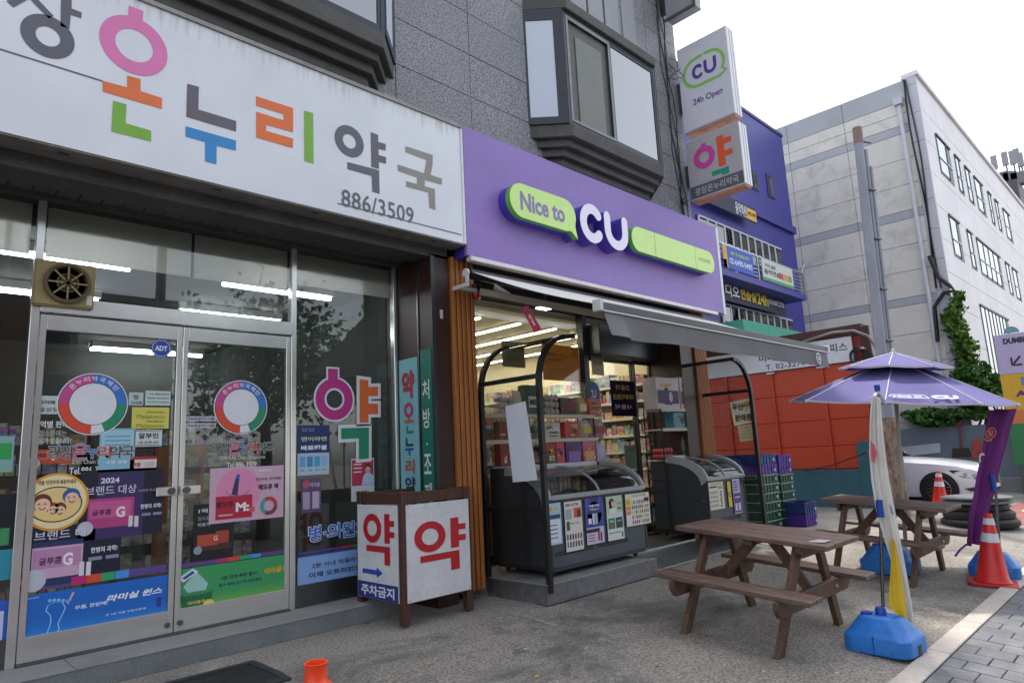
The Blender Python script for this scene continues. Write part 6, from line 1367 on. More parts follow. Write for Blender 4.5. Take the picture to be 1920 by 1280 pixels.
MB().tube([PX(x, y, XR-.15) for x, y in ((1490,648),(1520,636),(1560,624),(1600,620),(1628,630),(1642,650),(1646,672),(1632,690))], .032, 8).build('conduit', mat('conduit_grey', '#6f7274', .6, var=.1), cbt, smooth=True)
cbt = thing('cable_coil', (XR-.2, 4.9, 3.2), 'tangled coil of black cable hanging at the end of the office sign', 'cable')
for k in range(6):
    c = PX(1606+k*3, 668+(k % 2)*4, XR-.12-.02*k); rr = .16+.02*(k % 3); MB().tube([c+V((0, rr*math.cos(a)*.9, rr*math.sin(a)*1.1)) for a in [2*math.pi*i/16 for i in range(17)]], .014, 5, cap=False).build('loop', m_black, cbt, smooth=True)
t = thing('blue_screen', (16.6, 5.0, 0), 'dark blue painted panel standing behind the utility pole', 'panel'); B('panel', mat('royal_blue', '#27338a', .5, var=.1), t, 16.55, 16.65, 4.80, 5.25, 0, 2.75); B('panel_edge', m_black, t, 16.5, 16.549, 5.12, 5.25, 1.9, 2.75)

# ================================================================== purple building
YP = 8.0
m_pb = mat('purple_panel', '#33308c', .45, var=.08, scale=.8); m_pbd = mat('purple_recess', '#211f60', .5, var=.1); m_wf = mat('white_window', '#b9bcc0', .5, var=.06); m_wg = glass('far_glass', '#39484c', .9, f0=.16)
t = thing('purple_building', (15, YP, 0), 'purple clad building with white strip windows and a railed balcony', 'building')
xe = PY(1466, 262, YP).x; zt_ = PY(1466, 258, YP).z
B('wall', m_pb, t, 14.0, xe, YP, 15, 4.15, zt_); B('lower_wall', m_pb, t, 16.4, xe, YP, 15, 0, 4.149); B('parapet', m_pbd, t, 13.98, xe+.03, YP-.03, 15.02, zt_, zt_+.10)
def strip_w(px0, px1, pyt, pyb, n, xmin=14.1):
    a = PY(px1, pyt[1], YP); b = PY(px1, pyb[1], YP); x1_ = a.x; x0_ = max(PY(px0, pyt[0], YP).x, xmin); z1_, z0_ = a.z, b.z
    w_ = B('window_strip', m_pbd, t, x0_-.05, x1_+.05, YP-.02, YP-.001, z0_-.05, z1_+.05); st_ = (x1_-x0_)/n
    for i in range(n):
        x = x0_+i*st_; B('pane', m_wg, w_, x+.05, x+st_-.05, YP-.05, YP-.03, z0_+.05, z1_-.05); B('curtain', P('#565f60'), w_, x+.05, x+st_-.05, YP-.028, YP-.0205, z0_+.05, z1_-.05); B('frame', m_wf, w_, x-.04, x+.04, YP-.056, YP-.0205, z0_, z1_)
        if pyt[0] < 500 and i < 8: front(YP-.055).rect('window_card', x+st_*.25, z0_+.12, x+st_*.75, z0_+.42, P('#9fc0bc'), w_, lift=.002)
    B('frame', m_wf, w_, x0_, x1_, YP-.06, YP-.0205, z1_, z1_+.05); B('frame', m_wf, w_, x0_, x1_, YP-.06, YP-.0205, z0_-.05, z0_)
    return z0_, z1_
strip_w(1306, 1462, (400, 470), (440, 520), 11)
zlw, _z = strip_w(1350, 1483, (557, 603), (600, 632), 10)
for px in (1413, 1444):
    a = PY(px-9, 316 if px < 1430 else 325, YP); b = PY(px+9, 360 if px < 1430 else 375, YP); w_ = B('slit_window', m_pbd, t, a.x, b.x, YP-.02, YP-.001, b.z, a.z); B('pane', m_wg, w_, a.x+.15, b.x-.05, YP-.03, YP-.0205, b.z+.05, a.z-.05)
z_b = PY(1480, 407, YP).z
B('cornice', m_pb, t, 14.0, xe+.0, YP-.10, YP-.001, PY(1470, 432, YP).z, PY(1470, 420, YP).z)
# balcony
YB = 7.3
xr = PY(1512, 556, YB).x; zf = PY(1512, 553, YB).z
B('balcony_slab', m_pb, t, 14.0, xr, YB, YP-.005, zf-.16, zf)
rl = MB(); zr_ = zf+.62
for k in range(6): rl.box(14.0, xr-.02, YB+.02, YB+.04, zf+.08+k*.1, zf+.10+k*.1); rl.box(xr-.04, xr-.02, YB+.04, YP-.1, zf+.08+k*.1, zf+.10+k*.1)
rl.build('railing_bars', m_alu, t); B('handrail', m_alu, t, 14.0, xr, YB+.0, YB+.05, zr_, zr_+.04)
for x in (15.2, 16.4, 17.6, xr-.05): B('railing_post', m_alu, t, x, x+.04, YB+.0, YB+.045, zf, zr_)
MB().tube([(xr-.05, YB+.05, zr_), (xr+.25, YB+.05, zr_+.35)], .025, 6).build('flag_holder', m_alu, t)
B('canopy_band', mat('teal_canopy', '#3f9c86', .6, var=.1), t, 15.0, xr+.3, YB-.1, YP-.005, zlw-.42, zlw-.10)
def bsign(x0, x1, z0, z1, y, c, label, items):
    s_ = thing('banner_sign', ((x0+x1)/2, y, z0), label, 'sign'); F_ = front(y); B('sheet', P(c), s_, x0, x1, y, y+.02, z0, z1)
    for q in items:
        if q[0] == 'r': F_.rect('print', x0+(x1-x0)*q[1], z0+(z1-z0)*q[2], x0+(x1-x0)*q[3], z0+(z1-z0)*q[4], P(q[5]), s_, lift=.002)
        else: F_.text('lettering', q[0], x0+(x1-x0)*q[1], z0+(z1-z0)*q[2], (x1-x0)*q[3], (z1-z0)*q[4], P(q[5]), s_, lift=.005, bold=.02)
yb2 = YB-.03
a = PY(1353, 452, yb2); b = PY(1415, 515, yb2); bsign(a.x, b.x, zf+.03, zr_-.02, yb2, '#2f5ab8', 'blue banner with a phone number hung on the balcony railing', [('r', 0, 0, .13, 1, '#d9a03a'), ('r', 0, 0, .10, .35, '#c9502c'), ('레슨 및 연습실 문의', .55, .72, .6, .17, '#c9d46a'), ('02-6490-9490', .56, .36, .75, .28, '#d6e0f0')])
a = PY(1428, 490, yb2); b = PY(1488, 530, yb2); bsign(a.x, b.x, zf+.03, zr_-.02, yb2, '#c3c9c4', 'white banner with colourful print at the right of the balcony railing', [('r', 0, 0, 1, .15, '#4a9a5a'), ('지금', .25, .75, .35, .18, '#4a4a60'), ('음악연습', .30, .45, .5, .25, '#2f3a50'), ('r', .52, .3, .66, .6, '#c0432c'), ('r', .68, .3, .8, .6, '#d98a2c'), ('r', .82, .3, .94, .6, '#6aa03c')])
ys2 = YP-.25
a = PY(1350, 525, ys2); b = PY(1474, 590, ys2); zz0, zz1 = PY(1474, 592, ys2).z, PY(1474, 560, ys2).z
bsign(14.6, b.x, zz0, zz1, ys2, '#171a38', 'dark sign with white and yellow practice room lettering and 24h', [])
sN = COL.objects[-1]
F_ = front(ys2); sgn = [o for o in COL.objects if o.type == 'EMPTY' and o.get('label', '').startswith('dark sign with white')][0]
def stxt(s_, p0, p1, py, h, c):
    a, b = PY(p0, py[0], ys2), PY(p1, py[1], ys2); F_.text('lettering', s_, (a.x+b.x)/2, (zz0+zz1)/2+.02, b.x-a.x, h*(zz1-zz0), P(c), sgn, lift=.02, bold=.03)
stxt('디오', 1359, 1386, (545, 556), .62, '#dfe2ec'); stxt('연습실', 1388, 1417, (557, 566), .55, '#dcc23a'); stxt('24h', 1419, 1440, (567, 574), .6, '#dcc23a'); stxt('010.6567.2720', 1441, 1470, (575, 583), .28, '#c9ccd6')
a = PY(1355, 385, ys2); b = PY(1418, 405, ys2)
bsign(14.8, PY(1417, 400, ys2).x, PY(1390, 407, ys2).z, PY(1390, 380, ys2).z, ys2, '#17183a', 'upper dark sign with white letters and a yellow phone plate', [('음악학원', .68, .5, .22, .8, '#d0d4e2'), ('r', .80, .1, 1.0, .85, '#d9b03a'), ('6490-9490', .9, .5, .17, .3, '#4a3a14')])

# ================================================================== pale panelled building behind
XWB, YWB = 23.0, 4.5
m_wp = mat('pale_panel', '#d2cfc6', .7, var=.10, scale=.7, fine=.05, fscale=20); stains(m_wp, .9, .52, .68, '#9a968c', .6, 5.0); m_st = mat('grey_band', '#a6a9ae', .7, var=.12, scale=.8); m_wfp = mat('pale_lit_front', '#dcdbdb', .6, var=.10, scale=.6); m_pil = mat('corner_grey', '#bdbcc4', .65, var=.08)  # front panels paler: whiter cladding plus its brighter light put into the colour
t = thing('panelled_building', (27, 8, 0), 'large pale stone panelled office building with grey bands and tall windows', 'building')
ztw = PX(1716.5, 141, XWB).z
B('core', mat('panel_joint', '#6f6d69', .9), t, XWB+.03, 46, YWB+.03, 16, 0, ztw-.02)
def zc(px, py): return PX(px, py, XWB).z
bands = [(zc(1560, 295), zc(1560, 280)), (zc(1560, 446), zc(1560, 431)), (zc(1560, 597), zc(1560, 583))]
edges = [0.0]
lv = sorted([b for b in bands])
cur = 1.0; rows = []
for (b0, b1) in lv:
    n = max(2, round((b0-cur)/.95)); rows += [(cur+(b0-cur)*i/n, cur+(b0-cur)*(i+1)/n, 0) for i in range(n)]; rows.append((b0, b1, 1)); cur = b1
n = max(2, round((ztw-.7-cur)/.95)); rows += [(cur+(ztw-.7-cur)*i/n, cur+(ztw-.7-cur)*(i+1)/n, 0) for i in range(n)]; rows.append((ztw-.7, ztw, 1))
yc = [YWB+.35+1.9*i for i in range(5)]
for r0, r1, bnd in rows:
    for i in range(4): B('wall_panel' if not bnd else 'band_panel', m_st if bnd else m_wp, t, XWB-.0, XWB+.029, yc[i]+.008, yc[i+1]-.008, r0+.008, r1-.008)
zq = 1.0
while zq < ztw:
    B('corner_panel', m_pil, t, XWB-.05, XWB+.029, YWB-.0, YWB+.342, zq+.006, min(zq+.95, ztw+.12)-.006); zq += .95
zq = 1.0; rowz = [1.0+1.06*i for i in range(12)]
for z in rowz:
    for i in range(8): B('front_panel', m_wfp, t, XWB+.03+2.85*i+.008, XWB+.03+2.85*(i+1)-.008, YWB-.0, YWB+.029, z+.008, min(z+1.06, ztw)-.008)
B('roof_edge', m_wfp, t, XWB-.06, 46.1, YWB-.08, YWB+.4, ztw-.0, ztw+.14)
m_dk = mat('reveal_shade_frame', '#4a4e54', .5, var=.1); m_skyg = glass('sky_glass', '#9aa4a8', .6, f0=.30)
def wwin(px0, px1, py0, py1):
    a = PY(px0, py0, YWB); b = PY(px1, py1, YWB); x0_, x1_, z1_, z0_ = a.x, b.x, a.z, b.z
    return x0_, x1_, z0_, z1_
R1 = (PY(1752, 250, YWB).z, PY(1785, 345, YWB).z); R2 = (PY(1778, 402, YWB).z, PY(1808, 492, YWB).z); R3 = (PY(1836, 570, YWB).z, 1.6)
def addw(x0_, x1_, z0_, z1_, n=1):
    w_ = B('window', m_dk, t, x0_, x1_, YWB-.012, YWB-.001, z0_, z1_)
    st_ = (x1_-x0_)*(.62 if n == 1 else .86)/n  # bare dark backing right of the pane paints the far jamb's shade
    for i in range(n): B('pane', m_skyg, w_, x0_+.06+i*st_, x0_+.06+(i+1)*st_-.06, YWB-.03, YWB-.013, z0_+.08, z1_-.08)
    for i in range(n): B('window_frame', m_dk, w_, x0_+.06+(i+1)*st_-.058, x0_+.06+(i+1)*st_-.002, YWB-.045, YWB-.0125, z0_+.04, z1_-.04)
    B('window_head', m_dk, w_, x0_, x1_, YWB-.06, YWB-.0125, z1_-.07, z1_)
    B('sill_bar', m_alu, w_, x0_+.03, x1_-.03, YWB-.05, YWB-.031, z0_+.55, z0_+.58)
def xs(px, py): return PY(px, py, YWB).x
for a, b in ((1752, 1778), (1787, 1797), (1806, 1816), (1823, 1839), (1849, 1855), (1862, 1868), (1877, 1889)): addw(xs(a, 250+(a-1752)*1.05), xs(b, 250+(b-1752)*1.05), R1[1], R1[0])
addw(xs(1777, 402), xs(1800, 440), R2[1], R2[0]); addw(xs(1811, 430), xs(1822, 445), R2[1], R2[0]); addw(xs(1829, 445), xs(1876, 500), R2[1], R2[0], 4); addw(xs(1885, 500), xs(1893, 510), R2[1], R2[0]); addw(xs(1897, 505), xs(1908, 520), R2[1], R2[0])
addw(xs(1836, 572), xs(1896, 640), R3[1], R3[0], 7)
a = PX(1685, 195, XWB-.12)
dp = MB().tube([(XWB-.12, a.y, a.z), (XWB-.12, a.y, .3)], .06, 8).build('downpipe', mat('pipe_white', '#c3c3cc', .5), t, smooth=True); B('hopper', mat('hopper_lilac', '#bcbccb', .5), t, XWB-.25, XWB-.051, a.y-.12, a.y+.12, a.z-.05, a.z+.2)
for k, px in enumerate((1694, 1700)):
    pts = [PX(px+(py-150)*.165+3*math.sin(py*.02+k*2), py, XWB-.08-.02*k) for py in range(150, 560, 30)]; MB().tube(pts, .025, 5).build('facade_cable', m_black, t, smooth=True)
MB().tube([PX(x, y, XWB-.2) for x, y in ((1742,480),(1760,520),(1780,535),(1790,545),(1770,548),(1752,575),(1758,640))], .06, 6).build('facade_cable', m_black, t, smooth=True)
# dark tower further off
t = thing('dark_tower', (52, 10, 0), 'distant dark grey block with green glass and antennas behind the pale building', 'building')
XT = 50.0; ztt = PX(1905, 335, XT).z
B('wall', mat('tower_grey', '#4a4650', .6, var=.08), t, XT, XT+12, 5.4, 11.2, 0, ztt)
m_tg = glass('tower_glass', '#4f8f88', .8, f0=.25)
for py0, py1 in ((360, 400), (405, 412), (455, 500), (540, 580)):
    for k in range(3): 
        z0_, z1_ = PX(1905, py1, XT).z, PX(1905, py0, XT).z; w_ = B('window', m_black, t, XT-.06, XT-.001, 10.3-k*1.6-1.5, 10.3-k*1.6, z0_, z1_); B('pane', m_tg, w_, XT-.1, XT-.061, 10.3-k*1.6-1.42, 10.3-k*1.6-.08, z0_+.1, z1_-.1); B('blind', P('#5f9a90'), w_, XT-.0605, XT-.0601, 10.3-k*1.6-1.42, 10.3-k*1.6-.08, z0_+.1, z1_-.1)
t = thing('antenna_cluster', (XT+2, 9, ztt), 'cluster of grey mobile antennas on the distant roof', 'antenna')
for px, py in ((1864, 305), (1884, 298), (1898, 296), (1906, 292), (1913, 300)):
    p = PX(px, py, XT+1.5); B('antenna_panel', P('#8b8a92'), t, p.x-.1, p.x+.1, p.y-.16, p.y+.16, p.z-.45, p.z+.45); MB().tube([(p.x+.15, p.y, ztt), (p.x+.15, p.y, p.z+.4)], .05, 6).build('mast', P('#77767e'), t)
for px in (1880, 1888, 1896, 1910): p = PX(px, 334, XT+1.5); B('equipment', P('#6b6a72'), t, p.x-.4, p.x+.4, p.y-.35, p.y+.35, ztt, p.z+.3)

# ================================================================== low wall, yard clutter, direction board
m_bw2 = mat('bluegrey_wall', '#73808c', .8, var=.12, scale=1.2)
XL = 22.2; zl = PX(1760, 800, XL).z
t = thing('yard_wall', (XL, 4.5, 0), 'blue grey rendered yard wall below the ivy', 'wall'); B('wall', m_bw2, t, XL, XL+.25, 1.4, 7.2, -.2, zl, bevel=.01); B('wall_plinth', mat('plinth_grey', '#7d8084', .8, var=.1), t, XL-.35, XL-.001, 1.4, 4.3, -.2, .28, bevel=.01)
t = thing('white_planks', (21.8, 5.1, 0), 'pale planks leaning by the yard wall behind the car', 'planks')
for k in range(3): MB().beam(PX(1690, 842+k*5, 21.9-.1*k), PX(1762, 834+k*5, 21.8-.1*k), .04, .12).build('plank', P('#b3b9c0'), t)
t = thing('snow_shovel', (21.9, 4.0, .2), 'snow shovel with a red handle leaning on the yard wall', 'shovel')
a, b = PX(1800, 800, 22.05), PX(1803, 848, 21.95); MB().tube([a, b], .03, 6).build('shaft', P('#7a2c38'), t, smooth=True); MB().tube([a+V((0, .09*math.cos(q), .06+.06*math.sin(q))) for q in [2*math.pi*i/12 for i in range(13)]], .025, 6, cap=False).build('grip', P('#7a2c38'), t)
c0, c1 = PX(1787, 840, 21.9), PX(1819, 856, 21.9); MB().prism([(21.9, c0.y, c0.z), (21.9, c1.y, c0.z), (21.9, c1.y-.05, c1.z), (21.9, c0.y+.05, c1.z)], (-.08, 0, 0)).build('blade', mat('blade_dark', '#2b2c26', .6, var=.2), t, bevel=.01)
t = thing('red_jack', (21.9, 3.4, .2), 'small red metal stand by the yard wall', 'stand'); c0, c1 = PX(1822, 846, 21.9), PX(1836, 856, 21.9); B('stand_base', P('#b03a34'), t, 21.8, 21.95, c1.y, c0.y, c1.z, c0.z); p = PX(1832, 826, 21.9); B('upright', P('#a8423a'), t, 21.85, 21.93, p.y-.08, p.y+.1, c0.z, p.z+.05)
XBd = 21.2; yb0, yb1 = PX(1935, 700, XBd).y-.5, PX(1874, 700, XBd).y
t = thing('direction_board', (XBd, yb1-.5, 0), 'tall tenant board in lilac yellow orange and green at the right edge', 'sign')
z5 = [PX(1874, py, XBd).z for py in (872, 796, 770, 703, 628)]
for (c, k) in (('#2f7a4c', 0), ('#c9783a', 1), ('#d0a42c', 2), ('#b3a8cc', 3)): B('board_panel', P(c), t, XBd, XBd+.12, yb0, yb1, z5[k]+.004, z5[k+1]-.004)
for y in (yb0+.1, yb1-.1): B('board_post', m_steel_dk, t, XBd+.13, XBd+.2, y-.05, y+.05, -.2, z5[4])
SBd = side(XBd); cyb = -yb1+.42
SBd.text('lettering', 'DUMBER', cyb+.08, z5[3]+.85, .62, .15, P('#33303c'), t, bold=.06); SBd.shape('logo', arc(cyb-.02, z5[3]+1.05, .17, 0, 180, 12), P('#6f98a4'), t, lift=.004); SBd.shape('arrow', stroke([(cyb+.06, z5[3]+.42), (cyb-.10, z5[3]+.24)], .05), P('#33303c'), t, lift=.004); SBd.shape('arrow', stroke([(cyb-.12, z5[3]+.40), (cyb-.12, z5[3]+.22), (cyb+.07, z5[3]+.22)], .05), P('#33303c'), t, lift=.006)
SBd.text('lettering', 'Alpha', cyb+.22, z5[2]+.38, .78, .2, P('#5a3a6a'), t, bold=.05); SBd.rect('logo', cyb+.0, z5[2]+.60, cyb+.3, z5[2]+.82, P('#5a86a8'), t, lift=.004); SBd.disc('logo', cyb+.42, z5[2]+.72, .09, P('#c9783a'), t, lift=.004)

# ================================================================== leaves
def leaf_cloud(name, pts, size, m, parent, seed=0):
    rx = random.Random(seed); vs = []; fs = []
    for p in pts:
        d = V((rx.gauss(0,1), rx.gauss(0,1), rx.gauss(0,1))).normalized(); e = d.cross(V((rx.gauss(0,1), rx.gauss(0,1), rx.gauss(0,1)))).normalized(); s_ = size*rx.uniform(.6, 1.3); o = len(vs)
        vs += [p-d*s_*.5, p+e*s_*.3, p+d*s_*.5, p-e*s_*.3]; fs.append((o, o+1, o+2, o+3))
    ob = MB().add(vs, fs).build(name, m, parent, normals=False); ob['kind'] = 'stuff'; return ob
def mleaf(name, c, c2): return mat(name, c, .55, var=.5, scale=1.6, c2=c2, spec=.3, fine=.25, fscale=6)
m_iv = mleaf('ivy_leaf', '#5f8434', '#26430f'); m_dkl = mleaf('shrub_leaf', '#3a6a24', '#173410')
t = thing('ivy', (22.9, 4.4, 1), 'bright green ivy climbing the corner of the pale building', 'ivy'); rx = random.Random(4); pts = []
for k in range(2300):
    py = rx.uniform(548, 765); v = (py-548)/217; cx = 1792+18*v+10*math.sin(py*.05); hw = 6+15*math.sin(math.pi*min(v*1.25, 1))*(.4+.6*abs(math.sin(py*.045)))+5*rx.random(); px = rx.gauss(cx, hw*.5); p = PX(px, py, 22.86-abs(rx.gauss(0, .14))); pts.append(p)
leaf_cloud('leaves', pts, .17, m_iv, t, 1); MB().tube([PX(x, y, 22.9) for x, y in ((1835,780),(1826,720),(1812,650),(1800,590),(1793,552))], .05, 6).build('stem', m_brown, t)
def shrub(label, px, py, rx_, ry_, x, n, seed, m):
    t = thing('shrub', (x, PX(px, py, x).y, 0), label, 'shrub'); r = random.Random(seed); pts = []; blobs = [(px+r.uniform(-.7,.7)*rx_, py+r.uniform(-.6,.6)*ry_, r.uniform(.35,.6)) for _ in range(9)]
    for k in range(n):
        b = r.choice(blobs); a = r.uniform(0, 2*math.pi); q = math.sqrt(r.random()); pts.append(PX(b[0]+q*math.cos(a)*rx_*b[2], b[1]+q*math.sin(a)*ry_*b[2], x-r.gauss(0, .35)))
    leaf_cloud('leaves', pts, .20, m, t, seed); c = PX(px, py, x)
    for k in range(5): MB().tube([(x+.1, c.y+r.uniform(-.2,.2), 0), (x, c.y+r.uniform(-.4,.4), c.z*.6), (x, c.y+r.uniform(-.6,.6), c.z+.2)], [.05, .035, .015], 6).build('branch', m_brown, t)
shrub('dense dark shrub growing over the yard wall beside the ivy', 1845, 725, 48, 45, 22.7, 3000, 3, m_dkl)
shrub('low dark shrub trailing over the yard wall under the parasol', 1775, 782, 75, 16, 22.5, 1800, 8, m_dkl)

# ================================================================== utility pole
t = thing('utility_pole', (15.0, 4.4, 0), 'tall grey utility pole with a rusty lower sleeve and side conduits', 'utility pole')
b0 = V((15.0, 4.4, gz(4.4))); tp = dist = PX(1607, 242, 15.25); tp = V(tp)
dirp = (tp-b0); L_ = dirp.length; dirp.normalize()
m_pole = mat('pole_grey', '#8c8e98', .55, metal=.2, var=.2, scale=3, stretch=(1,1,.3)); m_rust = mat('rusty_sleeve', '#9a8f80', .8, var=.6, scale=4.5, c2='#5e2810', stretch=(2.2,2.2,.9), bump=.4, bscale=15, fine=.25, fscale=14)
MB().tube([b0+dirp*1.9, b0+dirp*5, tp], [.115, .105, .09], 14).build('shaft', m_pole, t, smooth=True)
MB().tube([b0-V((0,0,.1)), b0+dirp*1.0, b0+dirp*1.92], [.205, .185, .15], 16).build('sleeve', m_rust, t, smooth=True)
MB().tube([tp-dirp*.35, tp+dirp*.02], .098, 14).build('top_band', mat('rust_top', '#8a7a74', .8, var=.4, scale=6, c2='#7a6458'), t, smooth=True)
sdv = V((.085, -.10, 0))
for k, (o_, l0, l1) in enumerate(((sdv, .3, L_-.5), (sdv*1.55, 2.5, L_-.9))):
    MB().tube([b0+o_+dirp*l0, b0+o_+dirp*l1], .038-.006*k, 8).build('conduit', m_pole, t, smooth=True)
for k in range(6): q = b0+dirp*(2.4+k*1.1); MB().tube([q-V((.0,.12,0)), q+sdv*1.9], .022, 6).build('clamp', m_steel_dk, t)
t = thing('leaning_cable', (15.3, 4.5, 0), 'thin dark stay cable running along the teal base to the pole', 'cable'); MB().tube([PX(1505, 883, XR-.2), PX(1560, 872, XR-.2), PX(1625, 848, 15.4)], .012, 5).build('cable', m_black, t)

# ================================================================== rubber bases by the car
t = thing('rubber_bases', (15.2, 3.05, gz(3.05)), 'stack of round black rubber parasol weights in front of the car', 'weight')
g0 = gz(3.05); cxy = PG(1838, 985); cx, cy = cxy.x, cxy.y
for k, (r0, r1, z0, h) in enumerate(((.60, .56, 0, .14), (.55, .50, .141, .14), (.48, .45, .282, .12), (.56, .54, .403, .045), (.48, .46, .449, .04), (.55, .50, .49, .03))):
    MB().lathe([(r0*.96, z0), (r0, z0+h*.25), (r0, z0+h*.7), (r1, z0+h)], (cx, cy, gz(cy)), 36).build('ring_weight', m_rub if k < 3 else mat('rubber_grey', '#66696a', .5), t, smooth=True)

# ================================================================== white saloon car
m_car = mat('car_white', '#cdd0d6', .22, var=.02, coat=.8); m_tyre = mat('tyre', '#17181a', .8, var=.2); m_rim = mat('alloy', '#8d9094', .3, metal=1, var=.05); m_cglass = mat('car_glass', '#14181c', .08, var=0, coat=.5); m_lamp = mat('lamp_dark', '#22262c', .12, var=.2, coat=1)
xc, yn, g0 = 18.25, 3.32, -.06
t = thing('parked_car', (xc, yn+2.4, g0), 'white saloon car parked behind the utility pole with its nose to the street', 'car')
# sections from the nose: offset, half width, sill, bumper line, shoulder, deck
sec = [(0.0, .55, .30, .42, .60, .62), (.06, .70, .22, .40, .68, .72), (.22, .84, .18, .45, .76, .82), (.5, .90, .17, .50, .84, .90), (.95, .92, .17, .55, .90, .97), (1.5, .93, .18, .58, .95, 1.02), (1.95, .93, .18, .60, .98, 1.06), (3.2, .93, .18, .60, 1.0, 1.08), (4.1, .92, .19, .62, 1.02, 1.08), (4.7, .86, .22, .60, .98, 1.03), (4.92, .70, .30, .55, .85, .90)]
rows = []
for o_, hw, z0, z1, z2, z3 in sec:
    r = [(-hw*.93, z0), (-hw, (z0+z1)/2), (-hw, z1), (-hw*1.0, (z1+z2)/2), (-hw*.965, z2), (-hw*.72, z3), (-hw*.3, z3+.02), (0, z3+.025)]
    r = r+[(-a, b) for a, b in r[-2::-1]]; rows.append([V((xc+a, yn+o_, g0+b)) for a, b in r])
# wheel openings are cut by leaving the side low edge raised around each wheel
m_ = MB().grid(rows); m_.poly(rows[0]); m_.poly(rows[-1]); m_.build('body', m_car, t, smooth=True)
cab = [(1.75, .72, 1.04, 1.05), (2.1, .74, 1.05, 1.30), (2.5, .72, 1.06, 1.44), (3.2, .70, 1.07, 1.46), (3.8, .68, 1.07, 1.36), (4.35, .66, 1.07, 1.10)]
rows = [[V((xc-hw*1.12, yn+o_, g0+z0-.01)), V((xc-hw, yn+o_, g0+z1-.02)), V((xc-hw*.8, yn+o_, g0+z1+.015)), V((xc, yn+o_, g0+z1+.03)), V((xc+hw*.8, yn+o_, g0+z1+.015)), V((xc+hw, yn+o_, g0+z1-.02)), V((xc+hw*1.12, yn+o_, g0+z0-.01))] for o_, hw, z0, z1 in cab]
MB().grid(rows).build('cabin_glass', m_cglass, t, smooth=True)
MB().grid([[p+V((0, 0, .008)) for p in r[2:5]] for r in rows[2:5]]).build('roof', m_car, t, smooth=True)
for sx_ in (-1, 1):
    for wy in (.88, 3.85):
        x = xc+sx_*.925
        MB().lathe([(.385, -.012*sx_), (.385, .006*sx_)], (x+sx_*.008, yn+wy, g0+.345), 32, axis='x').build('wheel_arch', m_black, t)
        w_ = MB().lathe([(.22, -.1), (.33, -.1), (.345, -.07), (.345, .07), (.33, .1), (.22, .1)], (x-sx_*.06, yn+wy, g0+.345), 32, axis='x').build('wheel', m_tyre, t, smooth=True)
        MB().lathe([(.245, 0), (.245, .02*sx_), (.235, .025*sx_), (.225, .005*sx_)], (x+sx_*.032, yn+wy, g0+.345), 32, axis='x', cap=False).build('rim', m_rim, w_, smooth=True)
        sp = MB()
        for k in range(16): a = 2*math.pi*k/16; sp.beam((x+sx_*.048, yn+wy+.05*math.cos(a), g0+.345+.05*math.sin(a)), (x+sx_*.05, yn+wy+.235*math.cos(a+.12), g0+.345+.235*math.sin(a+.12)), .014, .012, up=(1,0,0))
        sp.lathe([(.06, .03*sx_), (.05, .055*sx_)], (x, yn+wy, g0+.345), 16, axis='x'); sp.build('spokes', m_rim, w_)
def onside(o_, dz, sgn_=-1):     # a point on the flank at this offset from the nose and height
    for i in range(len(sec)-1):
        if sec[i][0] <= o_ <= sec[i+1][0]:
            k = (o_-sec[i][0])/(sec[i+1][0]-sec[i][0]); s_ = [sec[i][j]+(sec[i+1][j]-sec[i][j])*k for j in range(6)]; break
    pr = [(s_[1], s_[3]), (s_[1], (s_[3]+s_[4])/2), (s_[1]*.965, s_[4]), (s_[1]*.72, s_[5])]
    hw = s_[1]
    for (a, b), (c, d) in zip(pr[:-1], pr[1:]):
        if b <= dz <= d: hw = a+(c-a)*(dz-b)/(d-b)
    return V((xc+sgn_*(hw+.008), yn+o_-.012, g0+dz))
for sg_ in (-1, 1):
    pl_ = [(.07, .60), (.2, .565), (.42, .60), (.60, .70), (.66, .755), (.5, .755), (.3, .72), (.12, .66)]
    h_ = MB().poly([onside(a, b, sg_) for a, b in pl_]).build('headlight', m_lamp, t, normals=False)
    for a, b in ((.22, .63), (.38, .66)): MB().lathe([(.045, 0), (.03, .012)], onside(a, b, sg_)+V((-.0, -.012, 0)), 12, axis='x').build('lens', P('#a8b0b8', .1), h_)
    MB().prism([onside(a, b, sg_) for a, b in ((.08, .33), (.30, .30), (.42, .36), (.2, .40))], (sg_*.006, 0, 0)).build('side_intake', m_black, t)
    for o_ in (2.0, 3.15): MB().beam(onside(o_, .55, sg_), onside(o_, 1.0, sg_), .008, .008).build('door_gap', m_black, t)
    MB().beam(onside(2.75, .82, sg_), onside(2.95, .82, sg_), .02, .02).build('door_handle', m_rim, t)
    MB().lathe([(.03, -.08), (.08, -.05), (.09, .05), (.05, .09)], (xc+sg_*1.02, yn+2.05, g0+1.08), 12, axis='x').build('mirror', m_car, t, smooth=True)
B('grille', m_black, t, xc-.42, xc+.42, yn-.012, yn+.03, g0+.42, g0+.60); B('number_plate', P('#c3c6c4'), t, xc-.26, xc+.26, yn-.03, yn-.014, g0+.34, g0+.42); B('lower_intake', m_black, t, xc-.5, xc+.5, yn+.0, yn+.06, g0+.26, g0+.33)
front(yn-.031).text('lettering', '35', xc-.1, g0+.38, .12, .05, P('#22262a'), t, lift=.002, bold=.03)
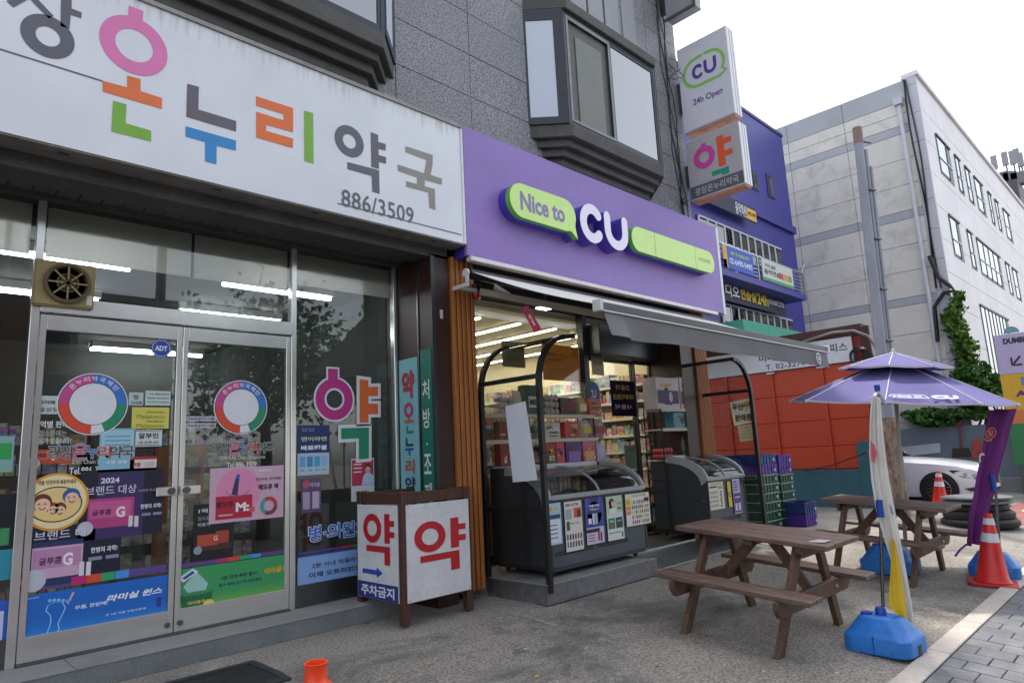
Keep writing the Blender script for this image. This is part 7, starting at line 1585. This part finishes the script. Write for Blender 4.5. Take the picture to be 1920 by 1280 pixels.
# ================================================================== across the street (seen in the glass)
t = thing('brick_block', (2, -17, 0), 'dark brick apartment block across the street, seen only in the shop glass', 'building')
m_bk = mat('dark_brick', '#5a4a42', .85, var=.25, scale=1.2, fine=.15, fscale=20)
B('wall', m_bk, t, -16, 9.2, -24, -16.5, -.5, 8.2); B('parapet', m_granite_dk, t, -16.1, 9.3, -24.1, -16.4, 8.2, 8.5)
B('roof_hut', m_granite_dk, t, 2.0, 6.2, -22, -18, 8.5, 10.0)
for k in range(2): MB().tube([(3.6+k*.7, -17.5, 8.5), (3.6+k*.7, -17.5, 11.2)], .12, 8).build('chimney', m_steel_dk, t)
m_wr = glass('opposite_glass', '#2c3a40', .9, f0=.2)
for z in (1.2, 4.0, 6.2):
    for x in (-13, -9.5, -6, -2.5, 1, 4.5):
        w_ = B('window', m_steel_dk, t, x, x+2.2, -16.499, -16.45, z, z+1.3); B('pane', m_wr, w_, x+.08, x+1.06, -16.449, -16.43, z+.08, z+1.22); B('pane', m_wr, w_, x+1.14, x+2.12, -16.449, -16.43, z+.08, z+1.22)
m_tl = mleaf('tree_leaf', '#48702c', '#1f3a14')
def tree(x, y, h, r, label, seed, n=5200):
    t = thing('street_tree', (x, y, -.52), label, 'tree'); rx = random.Random(seed); tr_ = MB()
    tr_.tube([(x, y, -.52), (x+.1, y, h*.25), (x-.05, y+.1, h*.5), (x, y, h*.8)], [.2, .16, .12, .04], 10)
    tips = []
    for k in range(11):
        a = k*2.4+rx.uniform(-.3,.3); z0 = h*rx.uniform(.3,.6); e = V((x+r*.8*math.cos(a)*rx.uniform(.6,1), y+r*.8*math.sin(a)*rx.uniform(.6,1), z0+h*rx.uniform(.08,.38))); mid = V((x, y, z0)).lerp(e, .5)+V((0,0,.25)); tr_.tube([(x, y, z0), mid, e], [.08, .05, .02], 6); tips += [e, mid.lerp(e, .5), mid]
    tr_.build('trunk', m_brown, t, smooth=True); pts = []
    for k in range(n):
        c = rx.choice(tips); g_ = V((rx.gauss(0,1), rx.gauss(0,1), rx.gauss(0,.7))); pts.append(c+g_*r*.24)
    leaf_cloud('crown', pts, .24, m_tl, t, seed)
tree(8.6, -6.5, 7.0, 3.0, 'leafy street tree across the road, seen in the right door and window glass', 21)
tree(14.5, -6.8, 6.5, 2.6, 'second street tree further along the far side of the road', 22, 3500)
t = thing('street_pole', (5.4, -5.6, -.52), 'dark street pole across the road, seen in the pharmacy glass', 'pole'); MB().tube([(5.4, -5.6, -.52), (5.4, -5.6, 9)], [.14, .11], 10).build('shaft', m_steel_dk, t, smooth=True)
for k in range(3): MB().tube([(-20, -5.6, 7.4+.3*k), (-7, -5.6, 6.9+.3*k), (5.4, -5.6, 7.5+.3*k), (18, -5.6, 6.9+.3*k), (30, -5.6, 7.4+.3*k)], .015, 5).build('wire', m_black, t)
bpy.data.scenes.remove(TS)
